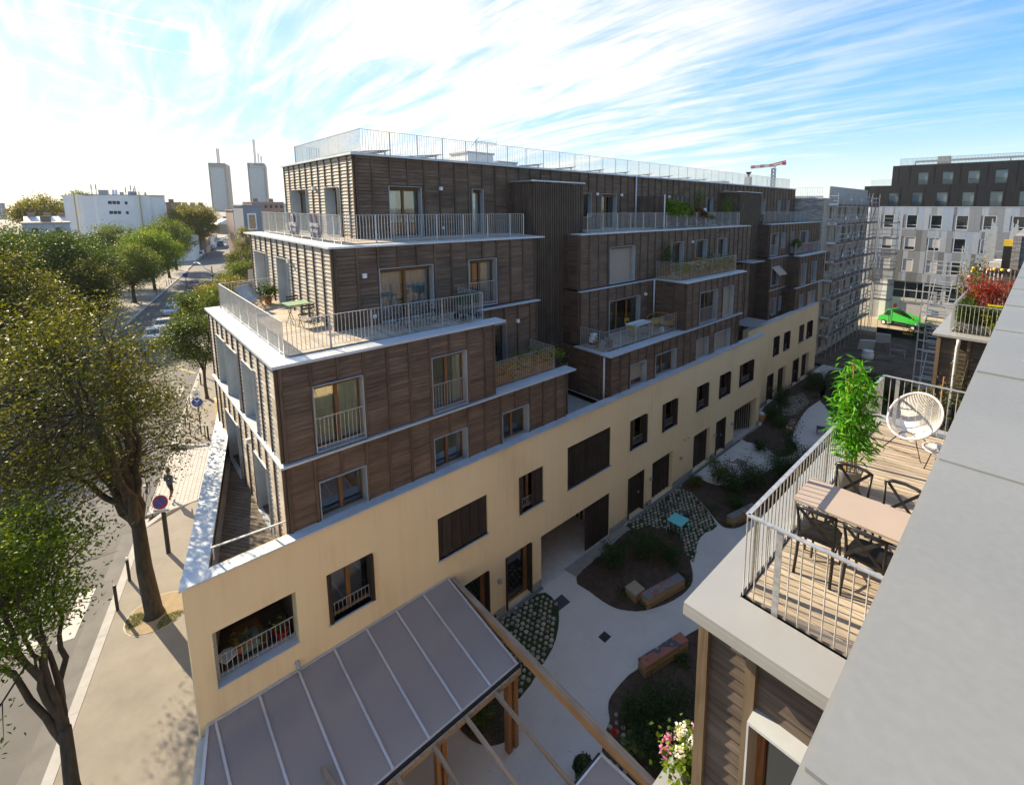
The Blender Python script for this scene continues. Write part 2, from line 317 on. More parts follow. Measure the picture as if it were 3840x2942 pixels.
CREAMWALL=mat('cream_soffit',(.55,.47,.34),.9,0,.08,2.)
INNER=mat('room_interior',(.16,.15,.14),.9,0,.1,1.)
BLIND=mat('taupe_blind',(.33,.27,.205),.85,0,.05,40.)
CURT=mat('cream_curtain',(.80,.77,.55),.9,0,.08,4.)
SHEER=mat('pale_sheer',(.74,.76,.72),.9,0,.06,6.)
ROLL=mat('brown_roller_box',(.13,.085,.05),.7,0,.1,8.)
LAMPW=mat('white_lamp',(.72,.72,.70),.5,0,.03,5.)
LAMPG=mat('grey_lamp',(.33,.34,.34),.5,.2,.05,5.)
BLACK=mat('black_metal',(.012,.012,.013),.4,.2,.2,10.)
GLASS=glassmat('window_glass')
DARKGLASS=mat('dark_reflecting_glass',(.025,.035,.038),.04,0,.2,2.,spec=1.)
ROOFM=mat('roof_gravel',(.32,.31,.29),.95,0,.2,8.,.3,60.)
PVC=mat('pvc_pipe',(.52,.54,.55),.45,0,.06,5.)
WHITEP=mat('white_paint',(.74,.74,.72),.55,0,.04,6.)
# ================================================================ the timber apartment building
TB=thing('apartment_building','long stepped apartment building with dark timber upper storeys over an ochre rendered base','building',None,(-20,27,0),world=True)
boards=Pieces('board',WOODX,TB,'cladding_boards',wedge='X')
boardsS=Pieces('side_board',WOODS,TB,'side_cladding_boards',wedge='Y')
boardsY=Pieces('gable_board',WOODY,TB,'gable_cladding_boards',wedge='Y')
battens=Pieces('batten',BATTEN,TB,'cladding_battens')
bars=Pieces('baluster',GALV,TB,'balusters')
slats=Pieces('screen_slat',SLAT,TB,'screen_slats')
cops=Pieces('coping_sheet',ZINC,TB,'coping_sheets')
planks=Pieces('deck_plank',DECK,TB,'deck_planks')
wallX=MB()
def inside(a,z,holes,m=0): return any(h[0]-m<a<h[1]+m and h[2]-m<z<h[3]+m for h in holes)
def clad(F,a0,a1,z0,z1,holes,start=None,pitch=.72,B=None,BT=None,W=None,ends=True):
    B=B or (boards if F.k[0]=='X' else boardsY); BT=BT or battens; W=W if W is not None else wallX
    hs=[h[:4] for h in holes]; wallholes(W,F,a0,a1,z0,z1,hs,.28,0)
    pos=[a0+.045]; x=(start if start is not None else a0)+pitch
    while x<a1-.25: pos.append(x); x+=pitch
    pos.append(a1-.045)
    for p in pos:          # battens, cut at the openings
        zz=z0; cut=sorted((h[2]-.02,h[3]+.02) for h in hs if h[0]-.03<p<h[1]+.03)
        for c0,c1 in cut+[(z1,z1)]:
            if c0-zz>.08: BT.add(*F.box(p-.035,p+.035,.0,.075,zz,c0))
            zz=max(zz,c1)
    n=max(1,round((z1-z0)/.135)); dz=(z1-z0)/n
    for i in range(n):
        za=z0+i*dz; zm=za+dz/2
        for j in range(len(pos)-1):
            seg=[(pos[j]+.03,pos[j+1]-.03)]
            for h in hs:
                if h[2]-.01<zm<h[3]+.01:
                    ns=[]
                    for s,e in seg:
                        if h[1]<=s or h[0]>=e: ns.append((s,e)); continue
                        if h[0]-s>.04: ns.append((s,h[0]))
                        if e-h[1]>.04: ns.append((h[1],e))
                    seg=ns
            for s,e in seg: B.add(*F.box(s,e,.001,.036 if F.k[0]=='X' else .05,za+.004,za+dz*.93))
def rail_local(mb,F,a0,a1,z,h,o=0.,pitch=.11,r=.007):
    mb.box(*F.box(a0,a1,o-.012,o+.012,z+h-.012,z+h+.012)); mb.box(*F.box(a0,a1,o-.01,o+.01,z+.06,z+.08))
    n=max(1,round((a1-a0)/pitch))
    for i in range(n+1):
        a=a0+(a1-a0)*i/n; mb.box(*F.box(a-r,a+r,o-r,o+r,z,z+h))
def window(T,F,a0,a1,z0,z1,mull=1,blind=0,curtain=None,rail=0,depth=.30,roller=.13,door=False,curt_span=None,reveal=ZINCR,wood=OAK,proud=.095,shutter=False):
    m=MB(); t=.018
    m.box(*F.box(a0+.002,a0+t,-depth,proud,z0,z1-t)); m.box(*F.box(a1-t,a1-.002,-depth,proud,z0,z1-t)); m.box(*F.box(a0+.002,a1-.002,-depth,proud,z1-t,z1-.002))
    m.box(*F.box(a0+.004,a1-.004,-depth,proud+.02,z0+.003,z0+t))
    Wd=m.build('window',reveal,T)
    zt=z1-roller; o=-depth+.06; fr=MB(); k=.055
    fr.box(*F.box(a0,a0+k,o-.05,o+.02,z0,zt)); fr.box(*F.box(a1-k,a1,o-.05,o+.02,z0,zt)); fr.box(*F.box(a0+k,a1-k,o-.05,o+.02,z0,z0+k)); fr.box(*F.box(a0+k,a1-k,o-.05,o+.02,zt-k,zt))
    xs=[a0+(a1-a0)*(i+1)/(mull+1) for i in range(mull)]
    for x in xs: fr.box(*F.box(x-.05,x+.05,o-.05,o+.03,z0+k,zt-k))
    fr.build('window_frame',wood,Wd)
    e=[a0]+xs+[a1]
    for i in range(len(e)-1): MB().box(*F.box(e[i]+.05,e[i+1]-.05,o-.03,o-.015,z0+k,zt-k)).build('pane',GLASS,Wd)
    if roller: MB().box(*F.box(a0+.01,a1-.01,o-.04,o+.10,zt,z1-.005)).build('roller_box',ROLL,Wd)
    if blind: 
        zb=zt-(zt-z0)*blind; b=MB().box(*F.box(a0+.03,a1-.03,o+.045,o+.055,zb,zt+.02)); b.box(*F.box(a0+.03,a1-.03,o+.035,o+.065,zb-.02,zb+.005)); b.build('roller_blind',BLIND,Wd)
    if curtain:
        sp=curt_span or [(0,1)]
        for s0,s1 in sp:
            c=MB(); n=int((s1-s0)*(a1-a0)/.05); oo=o-.14; vs=[]
            for i in range(n+1):
                a=a0+(a1-a0)*(s0+(s1-s0)*i/n); q=oo+.03*math.sin(i*1.9)+.012*math.sin(i*.7)
                vs+=[F.pt(a,q,z0+.05),F.pt(a,q,zt-.05)]
            c.add(vs,[(2*i,2*i+1,2*i+3,2*i+2) for i in range(n)]); c.build('curtain',curtain,Wd)
    if rail:
        g=MB(); rail_local(g,F,a0+.03,a1-.03,z0+.06,rail,.03); g.build('guard_rail',GALV,Wd)
    return Wd
def coping(F,a0,a1,o0,o1,z0,z1,step=3.0,P=None):
    P=P or cops; n=max(1,round(abs(a1-a0)/step)); d=(a1-a0)/n
    for i in range(n): P.add(*F.box(a0+i*d+.002,a0+(i+1)*d-.002,o0,o1,z0+.0012*(i%2),z1+.0012*(i%2)))
def balustrade(T,P,pts,z,h=1.0,pitch=.111,post=1.22,name='balustrade',B=None,m=None,pw=.055):
    B=B or bars; m=m or GALV; b=MB()
    for (x0,y0),(x1,y1) in zip(pts[:-1],pts[1:]):
        b.beam((x0,y0,z+h-.006),(x1,y1,z+h-.006),.045,.012); b.beam((x0,y0,z+.09),(x1,y1,z+.09),.03,.010)
    bal=b.build(name,m,T); seg=0
    for (x0,y0),(x1,y1) in zip(pts[:-1],pts[1:]):
        l=math.hypot(x1-x0,y1-y0); n=max(1,round(l/pitch)); k=max(1,round(post/pitch))
        dx,dy=(x1-x0)/l,(y1-y0)/l
        for i in range(n+1):
            if seg and i==0: continue
            x,y=x0+(x1-x0)*i/n,y0+(y1-y0)*i/n
            if i%k==0 or i==n:
                q=MB(); q.beam((x,y,z-.12),(x,y,z+h-.014),.012,pw,up=(dx,dy,0)) ; q.build('post',m,bal)
            else: B.add(x-.0075,x+.0075,y-.0075,y+.0075,z+.095,z+h-.013,bal)
        seg+=1
    return bal
def wall_lamp(T,F,a,z,m=None): MB().box(*F.box(a-.06,a+.06,.04,.17,z-.075,z+.075)).build('wall_lamp',m or LAMPW,T)
XF=lambda x:Face('X+',x)
YF=lambda y:Face('Y-',y)
# ---- front faces of block one
F=XF(-14.05)
h1=[(3.87,5.20,6.93,8.18),(7.47,8.79,6.93,8.18),(10.33,11.65,6.93,8.18)]
clad(F,3.08,13.75,6.95,8.94,h1,3.08)
for h in h1: window(TB,F,*h,depth=.34)
h2=[(3.88,5.26,9.08,11.03),(7.49,8.84,9.08,11.03)]
clad(F,3.08,10.07,9.06,11.74,h2,3.14)
window(TB,F,*h2[0],curtain=CURT,rail=.92,curt_span=[(.02,.46),(.54,.98)]); window(TB,F,*h2[1],curtain=CURT,rail=.92,curt_span=[(.76,.98)])
F=XF(-16.3); h=[(10.5,12.3,9.06,11.0)]; clad(F,10.07,14.1,9.04,11.78,h); window(TB,F,*h[0]); wall_lamp(TB,F,12.9,11.0)
F=XF(-16.4); h3=[(6.90,8.96,11.9,13.83),(10.53,11.9,11.9,13.87)]
clad(F,5.44,14.08,11.86,14.62,h3,5.46)
window(TB,F,*h3[0],curtain=SHEER,curt_span=[(.03,.45),(.55,.97)]); window(TB,F,*h3[1],curtain=SHEER,curt_span=[(.5,.97)],rail=.95); wall_lamp(TB,F,6.38,13.65)
MB().box(*F.box(6.62,6.74,.035,.07,12.12,12.24)).build('tap_cover',LAMPW,TB)
F=XF(-19.3); h5=[(8.70,10.13,14.72,16.82),(12.68,13.32,14.72,16.82),(20.2,20.96,15.4,16.82),(21.84,23.27,14.72,16.82),(27.79,28.57,14.72,16.82),(30.27,30.93,15.4,16.82),(34.45,35.47,14.72,16.82),(44.7,45.5,15.4,16.82),(48.56,49.27,15.4,16.82),(50.9,51.54,15.4,16.82)]
clad(F,7.4,53.0,14.7,17.96,h5,7.32,.745)
for i,h in enumerate(h5): window(TB,F,*h,mull=0 if h[1]-h[0]<1 else 1,curtain=SHEER if i in(0,1,3) else None,curt_span=[(.05,.32)] if i in(0,3) else [(.1,.9)])
for a in (11.05,21.43,23.73,29.06): wall_lamp(TB,F,a,16.78)
MB().box(*F.box(11.1,11.2,.035,.07,15.0,15.1)).build('tap_cover',LAMPW,TB)
# ---- block two
F=XF(-14.05); h=[(18.23,19.58,6.95,8.2),(20.4,22.42,6.95,8.22),(24.62,26.0,6.95,8.22),(26.81,28.83,6.95,8.22)]
clad(F,16.75,30.05,6.95,8.94,h)
for q,bl,cu in zip(h,(.72,0,1,.97),(None,SHEER,None,None)): window(TB,F,*q,blind=bl,curtain=cu,depth=.34)
F=XF(-16.3); h=[(19.2,21.95,9.06,11.0)]; clad(F,16.95,23.36,9.04,11.74,h); window(TB,F,*h[0],mull=2); wall_lamp(TB,F,22.42,11.0)
F=XF(-14.1); h=[(24.86,26.95,9.08,11.03),(27.73,29.1,9.08,11.03)]; clad(F,23.36,30.6,9.06,11.74,h)
window(TB,F,*h[0],curtain=SHEER,rail=.9,curt_span=[(.02,.35),(.7,.98)]); window(TB,F,*h[1],blind=1)
F=XF(-16.4); h=[(19.31,21.47,11.9,13.89),(25.23,26.57,11.9,13.87),(28.09,29.5,11.9,13.87),(31.02,32.36,12.3,13.87)]
clad(F,17.0,36.5,11.86,14.62,h); wall_lamp(TB,F,27.6,13.8)
for i,q in enumerate(h): window(TB,F,*q,blind=1 if i==0 else 0,curtain=SHEER if i>0 else None,curt_span=[(.05,.5)])
F=XF(-16.3); h=[(34.6,35.1,9.4,11.3)]; clad(F,30.6,36.5,6.3,11.74,h); window(TB,F,*h[0],mull=0)
# ---- block three
F=XF(-16.5); h=[(40.5,42.1,11.9,13.88),(42.9,43.65,12.45,13.88),(45.07,45.75,11.9,13.88),(47.35,49.5,11.9,13.88)]; clad(F,40.3,52.6,11.86,14.62,h)
for i,q in enumerate(h): window(TB,F,*q,mull=1 if q[1]-q[0]>1 else 0,rail=.9 if i==0 else 0,curtain=SHEER if i in(0,3) else None,curt_span=[(.5,.95)])
F=XF(-16.3); h=[(40.6,42.3,9.3,11.02)]; clad(F,40.3,44.2,6.3,11.74,h+[(41.0,42.0,6.7,8.2),(42.5,43.1,6.9,8.2)]); window(TB,F,*h[0]); window(TB,F,41.0,42.0,6.7,8.2); window(TB,F,42.5,43.1,6.9,8.2,mull=0)
aw=MB(); aw.add([F.pt(40.6,.05,11.0),F.pt(42.3,.05,11.0),F.pt(42.3,.75,10.35),F.pt(40.6,.75,10.35),F.pt(40.6,.05,10.98),F.pt(42.3,.05,10.98),F.pt(42.3,.75,10.33),F.pt(40.6,.75,10.33)],[(0,1,2,3),(7,6,5,4),(0,3,7,4),(1,5,6,2),(3,2,6,7)]); aw.build('awning',BLIND,TB)
F=XF(-15.2); h=[(44.6,45.7,9.12,11.05),(47.2,48.4,9.12,11.05)]; clad(F,44.0,50.6,9.06,11.74,h)
for q in h: window(TB,F,*q,curtain=SHEER,curt_span=[(.5,.95)])
F=XF(-15.15); h=[(44.4,45.3,6.98,8.27),(46.57,48.4,6.98,8.27)]; clad(F,43.3,49.2,6.95,8.94,h)
window(TB,F,*h[0]); window(TB,F,*h[1],blind=1)
# ---- faces towards the street end
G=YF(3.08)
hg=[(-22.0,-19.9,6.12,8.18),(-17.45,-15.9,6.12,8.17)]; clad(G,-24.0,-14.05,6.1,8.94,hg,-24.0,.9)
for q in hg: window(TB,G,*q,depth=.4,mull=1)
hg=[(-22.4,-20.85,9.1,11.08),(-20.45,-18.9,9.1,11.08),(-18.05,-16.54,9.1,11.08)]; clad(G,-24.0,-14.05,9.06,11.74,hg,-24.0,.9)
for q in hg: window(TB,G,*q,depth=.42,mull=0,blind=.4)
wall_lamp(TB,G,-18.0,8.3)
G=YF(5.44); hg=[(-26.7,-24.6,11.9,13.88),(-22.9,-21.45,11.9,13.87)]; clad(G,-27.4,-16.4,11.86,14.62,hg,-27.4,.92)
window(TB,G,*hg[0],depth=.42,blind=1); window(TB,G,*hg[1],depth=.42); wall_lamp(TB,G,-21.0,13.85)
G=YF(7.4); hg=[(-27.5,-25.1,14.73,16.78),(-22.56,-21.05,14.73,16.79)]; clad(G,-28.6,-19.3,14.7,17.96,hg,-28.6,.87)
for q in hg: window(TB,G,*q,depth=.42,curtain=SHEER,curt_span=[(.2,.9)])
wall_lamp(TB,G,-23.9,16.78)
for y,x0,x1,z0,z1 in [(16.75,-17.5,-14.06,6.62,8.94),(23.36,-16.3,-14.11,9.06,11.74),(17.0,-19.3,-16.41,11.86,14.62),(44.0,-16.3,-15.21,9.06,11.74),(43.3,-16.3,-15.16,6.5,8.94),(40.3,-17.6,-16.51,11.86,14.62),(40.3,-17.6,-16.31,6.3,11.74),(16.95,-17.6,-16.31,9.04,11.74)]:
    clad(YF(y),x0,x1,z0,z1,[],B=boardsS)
wallX.build('timber_wall',BATTEN,TB)
boards.finish(); boardsY.finish(); boardsS.finish(); battens.finish()
# ---- floor slabs, back wall, party walls
sl=MB()
for b in [(-23.9,-14.1,3.1,33.4,6.0,6.18),(-23.9,-15.0,33.4,48.9,6.0,6.18),(-23.9,-14.08,3.1,13.73,8.78,8.96),(-23.9,-14.08,16.78,30,8.78,8.96),(-23.9,-17.7,13.73,16.78,8.78,8.95),(-23.9,-16.4,30,36.5,8.78,8.94),(-23.9,-17.7,36.5,40.3,8.78,8.94),(-23.9,-16.4,40.3,43.3,8.78,8.94),(-23.9,-15.2,43.3,49.1,8.78,8.94),
          (-23.9,-14.08,3.1,10.05,11.58,11.76),(-27.2,-16.42,10.05,14.05,11.58,11.75),(-27.2,-16.5,5.5,10.05,11.58,11.74),(-27.2,-17.7,14.05,17.0,11.58,11.75),(-27.2,-16.42,17.0,36.5,11.58,11.75),(-27.2,-17.7,36.5,40.3,11.58,11.75),(-27.2,-16.55,40.3,52,11.58,11.75),(-23.8,-14.13,23.38,30.58,11.58,11.755),(-23.8,-15.23,44,50.5,11.58,11.757),
          (-28.5,-16.43,5.47,14.05,14.42,14.6),(-28.5,-16.43,17,36.4,14.42,14.6),(-28.5,-19.4,14,17,14.42,14.6),(-28.5,-17.7,36.4,40.3,14.42,14.58),(-28.5,-16.53,40.3,52.5,14.42,14.58),]: sl.box(*b)
MB().box(-27.5,-23.97,3.35,52.5,0,6.85).build('rear_base',RENDER,TB)
sl.build('floor_slab',WOODS,TB)
bw=MB(); bw.box(-28.6,-28.3,7.5,53,14.6,17.9).box(-27.3,-27.0,5.5,53,11.6,14.6).box(-23.95,-23.7,3.4,53,0,11.7).box(-28.6,-19.35,52.8,53,6,17.9).box(-23.8,-14,33.3,33.5,0,6.1).box(-23.8,-17.7,14.0,14.2,6.2,14.4).box(-23.8,-17.6,18.4,18.6,6.2,14.4)
bw.build('rear_wall',CREAMWALL,TB)
rf=MB().box(-28.55,-19.35,7.45,52.95,17.6,17.86); rf.build('roof',ROOFM,TB)
# ---- copings and string courses
coping(XF(-19.3),7.24,53.1,-.45,.14,17.96,18.05); coping(YF(7.4),-28.8,-19.17,-.45,.15,17.965,18.052)
coping(XF(-16.4),5.28,14.62,-.62,.1,14.61,14.67); coping(YF(5.44),-28.4,-16.3,-.75,.13,14.612,14.674)
coping(XF(-14.05),2.98,10.55,-.55,.1,11.74,11.82); coping(YF(3.08),-24.2,-13.95,-.45,.13,11.742,11.823)
coping(XF(-14.05),2.95,10.07,-.1,.14,8.95,9.01); coping(YF(3.08),-24.1,-13.91,-.2,.13,8.952,9.012)
coping(XF(-14.05),10.07,14.3,-.55,.13,8.951,9.011); coping(XF(-16.3),10.6,14.15,-.1,.2,11.75,11.80)
coping(XF(-16.4),17.0,36.2,-.6,.12,14.61,14.67); coping(XF(-16.3),16.9,23.4,-.1,.12,11.75,11.80)
coping(XF(-14.1),23.2,30.8,-.55,.13,11.75,11.82); coping(XF(-14.05),16.6,30.4,-.5,.13,8.95,9.01); coping(YF(16.75),-16.4,-13.92,-.4,.1,8.953,9.013)
coping(YF(23.36),-16.3,-13.97,-.4,.12,11.752,11.822)
coping(XF(-16.5),40.4,52.8,-.5,.12,14.61,14.67); coping(XF(-16.4),40.3,44.5,-.1,.12,11.75,11.8); coping(XF(-15.2),43.9,50.9,-.5,.13,11.75,11.82)
coping(XF(-16.3),40.3,43.8,-.1,.12,8.95,9.0); coping(XF(-15.15),43.2,50.5,-.1,.12,8.95,9.01)
coping(XF(-13.7),1.0,33.7,-.34,.07,6.94,6.99,2.4); coping(XF(-14.85),33.7,49.2,-.3,.07,6.94,6.99,2.4)
coping(YF(16.75),-17.4,-14.1,-.02,.06,6.58,6.63)
# ---- terrace decks
def decking(x0,x1,y0,y1,z,P,pitch=.145,along='X',g=.008):
    if along=='X':
        n=round((y1-y0)/pitch)
        for i in range(n): P.add(x0,x1,y0+(y1-y0)*i/n+g/2,y0+(y1-y0)*(i+1)/n-g/2,z-.03+.0015*(i%3),z+.0015*(i%3))
    else:
        n=round((x1-x0)/pitch)
        for i in range(n): P.add(x0+(x1-x0)*i/n+g/2,x0+(x1-x0)*(i+1)/n-g/2,y0,y1,z-.03+.0015*(i%3),z+.0015*(i%3))
decking(-24.0,-16.36,3.5,5.40,11.865,planks,along='Y'); decking(-16.36,-14.6,3.5,10.0,11.865,planks,along='X')
decking(-28.2,-19.36,6.15,7.36,14.70,planks,along='Y'); decking(-19.26,-17.05,6.1,14.5,14.70,planks,along='X')
decking(-19.2,-17.05,18.6,36.0,14.70,planks,along='X'); decking(-16.2,-14.65,16.9,23.3,9.045,planks,along='X'); decking(-16.2,-14.65,10.2,13.7,9.045,planks)
decking(-16.3,-14.7,23.5,30.5,11.865,planks); planks.finish()
# ---- balustrades
balustrade(TB,None,[(-24.6,7.0),(-23.7,3.43),(-14.66,3.43),(-14.66,10.0),(-16.3,10.0)],11.84)
balustrade(TB,None,[(-28.2,6.6),(-27.6,6.0),(-17.15,6.0),(-17.15,14.05)],14.69)
balustrade(TB,None,[(-17.1,18.35),(-17.1,35.8)],14.69)
balustrade(TB,None,[(-16.2,16.95),(-14.6,16.95),(-14.6,23.3)],9.03)
balustrade(TB,None,[(-17.2,40.6),(-17.2,52.5)],14.69)
balustrade(TB,None,[(-28.2,9.0),(-28.2,7.85),(-19.75,7.85),(-19.75,52.6)],18.06,h=.98)
balustrade(TB,None,[(-16.2,10.3),(-14.6,10.3),(-14.6,13.6),(-16.2,13.6)],9.03)
balustrade(TB,None,[(-16.3,23.6),(-14.65,23.6),(-14.65,30.5),(-16.3,30.5)],11.84)
balustrade(TB,None,[(-15.7,44.2),(-15.7,50.4)],11.84)
# ---- slatted stair towers
def tower(x,xb,y0,y1,z0,z1,yb):
    n=round((y1-y0)/.125)
    for i in range(n+1): a=y0+(y1-y0)*i/n; slats.add(x-.04,x+.04,a-.028,a+.028,z0+random.uniform(0,.3),z1-random.uniform(0,.12))
    n=round((x-xb)/.125)
    for i in range(n): a=xb+(x-xb)*i/n; slats.add(a-.028,a+.028,y0-.04,y0+.04,yb,z1-.03)
    b=MB().box(xb,x+.12,y0-.12,y1+.1,z1,z1+.07); b.build('tower_roof_edge',GALV,TB)
    for z in np.arange(z0+.6,z1,1.4): MB().box(x-.09,x-.045,y0,y1,z,z+.07).build('slat_rail',SLAT,TB)
    # flights of steps inside
    for k,z in enumerate(np.arange(max(z0,6.2),z1-2.5,2.84)):
        s=MB()
        for i in range(8): yy=y0+.3+(y1-y0-.6)*i/8; s.box(x-1.3,x-.25,yy,yy+.3,z+.18*i+.0,z+.18*i+.05)
        for i in range(8): yy=y1-.3-(y1-y0-.6)*i/8; s.box(x-2.5,x-1.4,yy-.3,yy,z+1.42+.18*i,z+1.47+.18*i)
        s.build('stair_flight',CONC,TB)
tower(-17.5,-19.26,15.0,18.35,4.6,17.2,14.66); tower(-17.5,-19.26,36.6,40.3,5.6,17.25,14.66)
for i in range(9): a=13.85+i*.125; slats.add(-15.1,-15.02,a-.028,a+.028,6.4,8.9)
slats.finish()
MB().box(-17.4,-14.1,13.8,16.72,6.2,6.32).build('gap_floor',CONC,TB)
gr=MB()
for i in range(12): x=-16.4+i*.16; gr.box(x,x+.1,33.4,36.4,7.3,7.34)
for i in range(8): x=-16.3+i*.16; gr.box(x,x+.1,34.0,36.3,11.95,11.99)
gr.build('metal_grating',GALV,TB)
# ---- downpipes
for x,y,z0,z1 in [(-19.15,25.15,14.7,18.0),(-16.15,23.2,9.1,11.75),(-16.2,44.2,6.4,11.75),(-14.3,16.6,6.4,8.9)]:
    MB().tube([(x,y,z0),(x,y,z1)],.05,10).build('downpipe',PVC,TB,True)
# ================================================================ ochre rendered base
bs=MB(); FB=XF(-13.7); FB2=XF(-14.85)
LOG=(1.14,3.0,3.88,5.45); WINS=[(3.8,5.12,3.86,5.45,'open'),(7.34,9.38,3.87,5.45,'shut'),(10.88,12.18,3.87,5.45,'half'),(13.57,16.5,3.7,5.69,'grille'),(17.97,19.33,3.87,5.45,'open'),(20.8,22.2,3.87,5.45,'open'),(24.38,25.68,3.9,5.45,'open'),(27.16,28.54,3.89,5.44,'open'),(29.98,32.03,3.9,5.45,'open')]
DOORS=[(8.14,9.35,0.1,2.33,'glass'),(10.16,11.46,.1,2.37,'glass'),(17.9,19.25,.1,2.37,'dark'),(20.0,22.0,.08,2.38,'slat'),(24.25,26.23,.08,2.4,'slat'),(27.0,28.3,.1,2.37,'dark')]
PASS=[(12.02,16.45,0,2.31),(29.5,33.05,0,2.35)]
holes=[LOG]+[q[:4] for q in WINS]+[q[:4] for q in DOORS]+PASS
wallholes(bs,FB,.7,33.6,0,6.94,holes,.45)
W2=[(38.47,39.5,3.87,5.5),(40.65,41.86,3.87,5.48),(44.2,45.6,3.87,5.47),(46.17,47.5,3.85,5.48)]; D2=[(37.63,38.9,.05,2.42),(39.86,41.65,.05,2.45),(43.2,44.65,.05,2.42),(45.45,47.35,.05,2.45)]
wallholes(bs,FB2,33.6,49.1,0,6.94,W2+D2,.45)
# street side wall, oblique, and its parapet
U=Vector((-.9768,.2142,0)); NN=Vector((.2142,.9768,0)); A0=Vector((-13.7,.70,0))
def sp(s,t,z=0): return tuple(A0+U*s+NN*t+Vector((0,0,z)))
bs.prism([sp(0,0)[:2],sp(13.2,0)[:2],sp(13.2,.3)[:2],(A0.x-.45,A0.y+.42)],0,6.94)
bs.build('rendered_wall',RENDER,TB)
MB().prism([sp(.6,.34)[:2],sp(13.0,.34)[:2],(-26.2,3.3),(-14.15,3.05),(-14.15,1.3)],5.9,6.08).build('terrace_slab',CONC,TB)
# street parapet coping, in sheets with mitred corner
for i,(s0,s1) in enumerate([(-.1,2.6),(2.6,5.2),(5.2,7.8),(7.8,10.4),(10.4,13.2)]):
    e0=.08 if i==0 else 0
    p=[sp(s0,-.06)[:2],sp(s1-.004,-.06)[:2],sp(s1-.004,.46)[:2],(sp(s0,.46)[:2] if i else (-14.04,1.26))]
    if i==0: p[0]=(-13.63,.62); p=[p[0],p[1],p[2],(-14.04,1.24)]
    MB().prism(p,6.94,6.992+.001*(i%2)).build('coping_sheet',ZINC,TB)
MB().prism([(-13.63,.63),(-13.63,1.0),(-14.04,1.24)],6.94,6.993).build('coping_sheet',ZINC,TB)
# grey deck planks of the corner terrace (running obliquely)
dk=[]; th=R(32); ax=Vector((math.cos(th),math.sin(th),0)); nx=Vector((-math.sin(th),math.cos(th),0))
poly=[Vector((*sp(.75,.5)[:2],0)),Vector((*sp(14,.5)[:2],0)),Vector((-26.5,3.03,0)),Vector((-14.2,3.03,0)),Vector((-14.2,1.35,0))]
def clip(poly,n,c,keep):
    out=[]
    for i in range(len(poly)):
        a,b=poly[i],poly[(i+1)%len(poly)]; da,db=(a.dot(n)-c)*keep,(b.dot(n)-c)*keep
        if da>=0: out.append(a)
        if da*db<0: out.append(a+(b-a)*(da/(da-db)))
    return out
lo=min(p.dot(nx) for p in poly); hi=max(p.dot(nx) for p in poly); k=lo
while k<hi:
    q=clip(clip(poly,nx,k+.008,1),nx,k+.132,-1)
    if len(q)>2: MB().prism([(p.x,p.y) for p in q],6.09,6.12).build('deck_plank',DECKG,TB)
    k+=.14
cr=MB(); cr.beam((-14.3,1.35,7.35),(-14.12,3.05,7.35),.05,.03); cr.beam((-14.3,1.4,7.0),(-14.3,1.4,7.34),.03,.05); cr.beam((-14.15,2.7,7.0),(-14.15,2.7,7.34),.03,.05); cr.build('terrace_handrail',GALV,TB)
# ---- openings in the base
shut=Pieces('shutter_board',SHUTM,TB,'shutter_boards')
def sill(F,a0,a1,z): MB().box(*F.box(a0-.04,a1+.04,-.30,.06,z-.025,z)).build('sill',ZINC,TB)
def base_window(F,a0,a1,z0,z1,kind):
    m=MB(); o=-.32; k=.055
    if kind=='grille':
        MB().box(*F.box(a0,a1,-1.6,-1.55,z0-.3,z1+.3)).build('lobby_wall',INNER,TB)
        n=round((a1-a0)/.11)
        for i in range(n+1): a=a0+.03+(a1-a0-.06)*i/n; shut.add(*F.box(a-.028,a+.028,-.16,-.08,z0+.02,z1))
        MB().box(*F.box(a0,a1,-.155,-.085,z0,z0+.03)).build('grille_rail',SLAT,TB); sill(F,a0,a1,z0); return
    m.box(*F.box(a0,a0+k,o-.05,o+.02,z0,z1)); m.box(*F.box(a1-k,a1,o-.05,o+.02,z0,z1)); m.box(*F.box(a0+k,a1-k,o-.05,o+.02,z0,z0+k)); m.box(*F.box(a0+k,a1-k,o-.05,o+.02,z1-k,z1))
    c=(a0+a1)/2; m.box(*F.box(c-.06,c+.06,o-.05,o+.03,z0+k,z1-k)); Wd=m.build('window',OAK,TB)
    for s,e in ((a0+k,c-.06),(c+.06,a1-k)): MB().box(*F.box(s,e,o-.03,o-.015,z0+k,z1-k)).build('pane',GLASS,Wd)
    sill(F,a0,a1,z0)
    g=MB(); rail_local(g,F,a0+.1,a1-.1,z0+.02,.42,-.18); g.build('guard_rail',GALV,Wd)
    def leaf(x0,x1,op):     # folding shutter boards
        if op:   # folded back against the reveals
            for a,d in ((x0+.03,1),(x0+.075,1)): shut.add(*F.box(a-.018,a+.018,-.28,.10,z0+.03,z1-.02))
            for a in (x1-.03,x1-.075): shut.add(*F.box(a-.018,a+.018,-.28,.10,z0+.03,z1-.02))
        else:
            n=round((x1-x0)/.19)
            for i in range(n): s=x0+(x1-x0)*i/n; shut.add(*F.box(s+.008,s+(x1-x0)/n-.008,-.10+.02*(i%2),-.06+.02*(i%2),z0+.03,z1-.02))
    if kind=='open': leaf(a0,a1,True)
    if kind=='shut': leaf(a0,a1,False)
    if kind=='half': leaf(c+.05,a1,False); shut.add(*F.box(a0+.01,a0+.05,-.28,.10,z0+.03,z1-.02)); shut.add(*F.box(a0+.055,a0+.095,-.28,.08,z0+.03,z1-.02))
for q in WINS: base_window(FB,*q)
for i,q in enumerate(W2): base_window(FB2,*q,'open' if i!=2 else 'shut')
